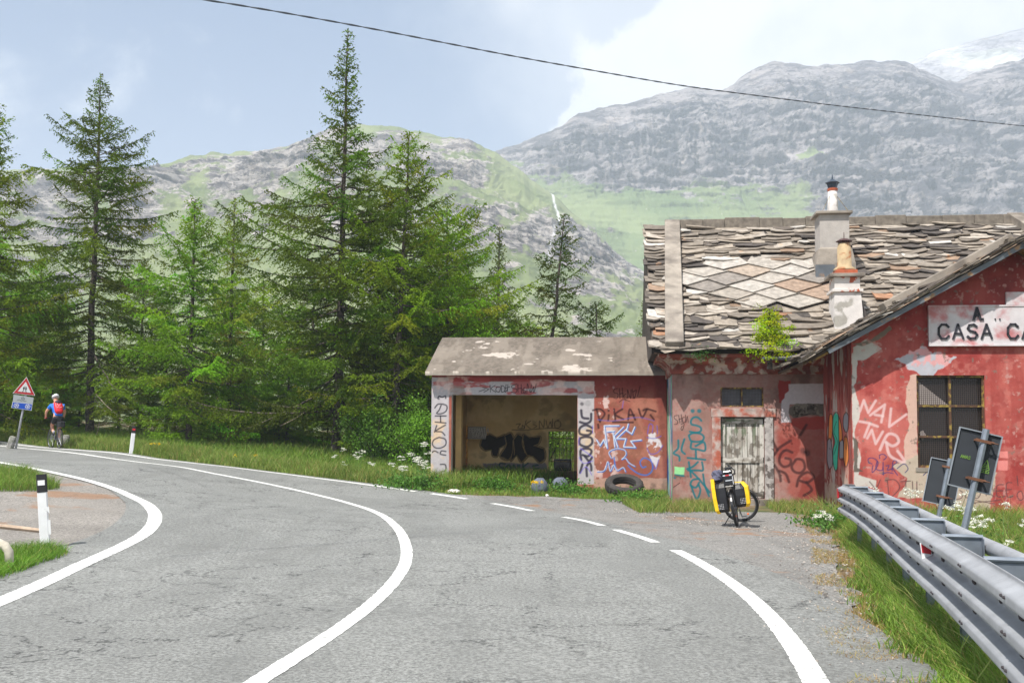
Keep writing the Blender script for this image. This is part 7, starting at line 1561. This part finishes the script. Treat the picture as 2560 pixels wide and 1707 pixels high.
def pannier(s_, open_top, lab):
    e = empty('pannier_bag', (0, 0, 0)); e.parent = None
    e.location = tb.location; e.rotation_euler = tb.rotation_euler; tag(e, lab, 'bag', 'pannier bags on the touring bicycle')
    y0, y1 = s_ * .085, s_ * .30; zt = .86 if open_top else .80; zb_ = .30 if s_ > 0 else .36
    xb = -.24; xf = .05
    def ring(z, k, dy=0, dx=0):
        return [(xb * k + dx, y0, z), (xb * k + dx, y0 + (y1 - y0) * .55 * k, z), (xb * k + .03 + dx, y0 + (y1 - y0) * k + dy, z), (xf * k - .03 + dx, y0 + (y1 - y0) * k + dy, z), (xf * k + dx, y0 + (y1 - y0) * .5, z), (xf * k + dx, y0, z)]
    # black body
    lv = [(zb_, .86), (zb_ + .05, 1.0), ((zb_ + zt) / 2, 1.03), (zt - .1, .98), (zt - .02, .8)]
    vs = []
    for z, k in lv: vs += ring(z, k)
    b = MB(); F = [(i*6+j, i*6+(j+1) % 6, (i+1)*6+(j+1) % 6, (i+1)*6+j) for i in range(len(lv)-1) for j in range(6)] + [tuple(range(6))[::-1], tuple((len(lv)-1)*6+j for j in range(6))]
    b.add(vs, F); b.build('bag_body', M_pbl, e, bevel=.012)
    # yellow outer shell wraps the outer side and the top
    vs = []; lv2 = [(zb_ - .01, .88), (zb_ + .05, 1.02), ((zb_ + zt) / 2, 1.06), (zt - .08, 1.05), (zt + (.08 if open_top else .02), 1.0 if open_top else .7)]
    for z, k in lv2:
        r_ = ring(z, k, s_ * .02); vs += [(r_[2][0] - .03, y0 + (y1 - y0) * .80 * k, z), (r_[2][0] - .012, r_[2][1], z), (r_[3][0] + .012, r_[3][1], z), (r_[4][0] + .012, r_[4][1], z)]
    b = MB(); b.add(vs, [(i*4+j, i*4+j+1, (i+1)*4+j+1, (i+1)*4+j) for i in range(4) for j in range(3)])
    if not open_top: z_ = zt + .02; a_ = 16; b.add([vs[16], vs[17], vs[18], vs[19], (xf * .7, y0, z_ + .01), (xb * .7, y0, z_ + .01)], [(0,1,2,3,4,5)])
    ob = b.build('yellow_shell', M_yel, e); so_m = ob.modifiers.new('thick', 'SOLIDIFY'); so_m.thickness = .008
    b = MB()
    for i in range(4):
        for j in range(4): yy = y0 + (y1 - y0) * (.38 + .13 * i); zz = zb_ + .07 + j * .028; b.box((xb * 1.03 - .012, yy - .005, zz - .005), (xb * 1.03 - .001, yy + .005, zz + .005))
    b.build('reflective_dots', M_whp, e)
    if not open_top: b = MB(); b.box((-.1, y1 + s_ * .018, .46), (-.06, y1 + s_ * .03, .66)); b.build('strap', M_pbl, e)
pannier(1, True, 'left pannier bag, its yellow roll-top standing open'); pannier(-1, False, 'right pannier bag with its yellow flap closed')
lug = empty('rack_bag', tb.location); lug.rotation_euler = tb.rotation_euler; tag(lug, 'black rack bag with white and red reflective strips on top of the touring bicycle', 'bag')
b = MB(); b.box((-.27, -.09, .79), (.02, .09, .99)); b.tube([(-.2, -.09, 1.03), (-.2, .09, 1.03)], .045, 10); b.build('bag_body', M_pbl, lug, bevel=.02)
b = MB(); b.tube([(-.245, -.06, 1.045), (-.245, .06, 1.045)], .012, 6); b.build('reflective_strip', mat('silver_roll', (200, 204, 210), .35, metal=.3), lug)
b = MB(); b.box((-.278, -.085, .965), (-.25, .085, .99)); b.box((-.279, -.075, .87), (-.26, .05, .89)); b.box((-.279, -.095, .80), (-.255, -.08, .95)); b.build('reflective_strip', mat('silver_strip', (200, 204, 210), .35, metal=.3), lug)
b = MB(); b.box((-.283, -.03, .966), (-.2505, .04, .989)); b.build('red_strip', M_redp, lug)
jk = empty('folded_jacket', tb.location); jk.rotation_euler = tb.rotation_euler; tag(jk, 'dark grey jacket bundled over the open left pannier', 'jacket'); b = MB(); b.blob((-.05, .2, .97), (.12, .11, .12), 14, 4, .25); b.build('bundle', mat('grey_fabric', (84, 84, 104), .6, var=.2, vscale=10), jk)
# ---------------------------------------------------------------- the cyclist
Yc = 33.4; rc = at(148, 1126, Yc); hdc = R(90 + 39)
cb, Tc = bicycle('road_bicycle', (float(rc[0]), Yc, float(gz(rc[0], Yc)) + .03), hdc, R(0), R(4), 'slim bicycle ridden uphill by the cyclist', mat('grey_black_frame', (90, 92, 98), .4, metal=.3), tyre_r=.018, fender=False, bar_w=.5)
b = MB(); b.box((-.28, -.09, .72), (.10, .09, .92), ); tb_ = b.build('rack_bag', M_pbl, None, bevel=.03); tb_.location = cb.location; tb_.rotation_euler = cb.rotation_euler; tag(tb_, 'black trunk bag on the rack behind the cyclist', 'bag')
b = MB(); lettering(b, '', 0, 0, 1, 1, 0, 1); 
def skin(name, joints, edges, material, parent, sub=2, root=0):
    me = bpy.data.meshes.new(name); me.from_pydata([j[0] for j in joints], edges, []); o = bpy.data.objects.new(name, me); COL.objects.link(o); o.parent = parent
    md = o.modifiers.new('skin', 'SKIN'); me.skin_vertices.new() if not me.skin_vertices else None
    for i, j in enumerate(joints):
        r = j[1]; me.skin_vertices[0].data[i].radius = r if hasattr(r, '__len__') else (r, r); me.skin_vertices[0].data[i].use_root = (i == root)
    md.use_smooth_shade = True
    s = o.modifiers.new('sub', 'SUBSURF'); s.levels = sub; s.render_levels = sub; me.materials.append(material); return o
cy = empty('person', cb.location); cy.rotation_euler = cb.rotation_euler; tag(cy, 'cyclist seen from behind in blue jersey, black shorts and helmet with red backpack', 'person')
M_skin = mat('skin', (206, 150, 124), .6, var=.05); M_jer = mat('blue_jersey', (24, 112, 208), .7, var=.08, vscale=10); M_sho = mat('black_shorts', (22, 22, 26), .7)
# joints: x forward, y left, z up.  seat at (.24,0,.99)
pel = (.24, 0, 1.04); waist = (.32, 0, 1.17); chest = (.48, 0, 1.38); neck = (.58, 0, 1.53); head0 = (.64, 0, 1.62); head1 = (.68, 0, 1.72)
def hand_chain(h, s): 
    out = []; ed = []
    return out, ed
hbw = Vector((.81 - .11, 0, 1.03)); J = [(pel, (.15, .13)), (waist, (.135, .11)), (chest, (.17, .115)), (neck, .062), (head0, .078), (head1, .088)]; E_ = [(0,1), (1,2), (2,3), (3,4), (4,5)]
def addj(p, r, par): J.append((tuple(p), r)); E_.append((par, len(J) - 1)); return len(J) - 1
for s_ in (1, -1):
    a = addj((.50, s_ * .185, 1.44), .062, 2); a = addj((.60, s_ * .30, 1.24), .046, a); a = addj((.69, s_ * .285, 1.07), .032, a); h = addj((.72, s_ * .265, 1.045), .034, a)
    for k in range(4): f = addj((.765, s_ * (.295 - .02 * k), 1.052), .0095, h); f = addj((.782, s_ * (.295 - .02 * k), 1.03 ), .009, f); addj((.768, s_ * (.295 - .02 * k), 1.008), .008, f)
    t_ = addj((.735, s_ * .235, 1.035), .011, h); addj((.755, s_ * .232, 1.01), .009, t_)
    low = s_ == 1   # left pedal is down
    bbz = .29; px_ = .44 + .17 * math.cos(R(-62)) * (-1 if s_ == 1 else 1); pz_ = .29 + .17 * math.sin(R(-62)) * (-1 if s_ == 1 else 1)
    hip = addj((.26, s_ * .09, .99), .098, 0); knee = addj(((.56, s_ * .12, .78) if pz_ > .29 else (.55, s_ * .11, .60)), .06, hip)
    cf = addj((.47 if pz_ < .29 else .44, s_ * .11, .44 if pz_ < .29 else .60), .054, knee); an = addj((px_ - .07, s_ * .11, pz_ + .10), .034, cf); addj((px_ + .06, s_ * .115, pz_ + .035), .03, an)
skin('body', J, E_, M_skin, cy, 2)
def sub_chain(name, js, es, m_): return skin(name, js, es, m_, cy, 2)
jj_ = [((.25, 0, 1.06), (.166, .146)), ((.285, 0, 1.13), (.15, .128)), (waist, (.145, .12)), (chest, (.182, .128)), ((.55, 0, 1.49), .075)]; ee_ = [(0,1), (1,2), (2,3), (3,4)]
for s_ in (1, -1):
    i0 = len(jj_); jj_ += [((.50, s_ * .19, 1.44), .074), ((.56, s_ * .255, 1.32), .062)]; ee_ += [(3, i0), (i0, i0 + 1)]
sub_chain('jersey', jj_, ee_, M_jer)
jj_ = [((.26, 0, 1.09), (.150, .125)), ((.24, 0, 1.02), (.160, .142))]; ee_ = [(0,1)]
for s_ in (1, -1):
    kn = J[[i for i, j in enumerate(J) if abs(j[0][1] - s_ * .09) < 1e-6 and abs(j[0][2] - .99) < 1e-6][0] + 1][0]; i0 = len(jj_); hp = (.26, s_ * .09, .99); mid = tuple(np.array(hp) * .3 + np.array(kn) * .7)
    jj_ += [(hp, .106), (mid, .078)]; ee_ += [(1, i0), (i0, i0 + 1)]
sub_chain('shorts', jj_, ee_, M_sho)
b = MB(); T = Matrix.Translation((.675, 0, 1.735)) @ Matrix.Rotation(R(25), 4, 'Y') @ Matrix.Diagonal((1.25, 1, .95, 1)); b.lathe([(.112, -.02), (.118, .02), (.105, .07), (.07, .105), (.02, .118)], 18, T); b.build('helmet', mat('white_helmet', (214, 216, 220), .4), cy, smooth=True)
b = MB()
for a in (-50, -18, 18, 50): q = R(a); b.tube([tuple(T @ Vector((r * math.cos(t2) * 1.0, .118 * math.sin(q) * .85, .121 * math.sin(t2) * math.cos(q)))) for t2, r in [(R(x_), .121) for x_ in (30, 60, 90, 120, 150)]], .011, 5)
b.build('helmet_vents', M_blk, cy)
for s_ in (1, -1):
    b = MB(); b.blob((.715, s_ * .27, 1.045), (.04, .04, .028), 10, 2, .05); b.build('glove', M_redp, cy, smooth=True)
    px_ = .44 + .17 * math.cos(R(-62)) * (-1 if s_ == 1 else 1); pz_ = .29 + .17 * math.sin(R(-62)) * (-1 if s_ == 1 else 1)
    b = MB(); b.blob((px_ + .01, s_ * .115, pz_ + .045), (.135, .045, .045), 12, 1, .02); b.build('shoe', M_blk, cy, smooth=True)
    b = MB(); b.tube([(px_ - .07, s_ * .11, pz_ + .07), (px_ - .055, s_ * .11, pz_ + .16)], .042, 10); b.build('sock', mat('white_grey_sock', (150, 150, 160), .8), cy, smooth=True)
bp = empty('backpack', cb.location); bp.rotation_euler = cb.rotation_euler; tag(bp, 'red backpack with dark top pouch worn by the cyclist', 'backpack')
T = Matrix.Translation((.29, 0, 1.39)) @ Matrix.Rotation(R(35), 4, 'Y'); b = MB(); prof_ = [(-.25, .6), (-.18, .95), (0, 1.05), (.14, 1), (.22, .75)]; vs = []
for z, k in prof_:
    for j in range(12): a = 2 * math.pi * j / 12; vs.append(tuple(T @ Vector((.09 * k * math.copysign(abs(math.cos(a)) ** .7, math.cos(a)), .135 * k * math.copysign(abs(math.sin(a)) ** .7, math.sin(a)), z))))
b.add(vs, [(i*12+j, i*12+(j+1) % 12, (i+1)*12+(j+1) % 12, (i+1)*12+j) for i in range(4) for j in range(12)] + [tuple(range(12))[::-1], tuple(48 + j for j in range(12))]); b.build('pack_body', mat('red_nylon', (214, 22, 40), .5, var=.12, vscale=10), bp, smooth=True)
b = MB(); b.blob(tuple(T @ Vector((-.06, .0, .17))), (.08, .11, .07), 12, 3, .05); b.build('top_pouch', mat('dark_purple_pouch', (50, 34, 48), .6), bp, smooth=True)
b = MB()
for y_ in (-.045, .045): b.tube([tuple(T @ Vector((-.097, y_, .1))), tuple(T @ Vector((-.1, y_ * .4, -.02)))], .006, 4)
b.tube([tuple(T @ Vector((-.098, -.08, -.06))), tuple(T @ Vector((-.104, 0, -.09))), tuple(T @ Vector((-.098, .08, -.06)))], .006, 4); b.build('grey_straps', mat('pale_strap', (190, 190, 196), .6), bp)
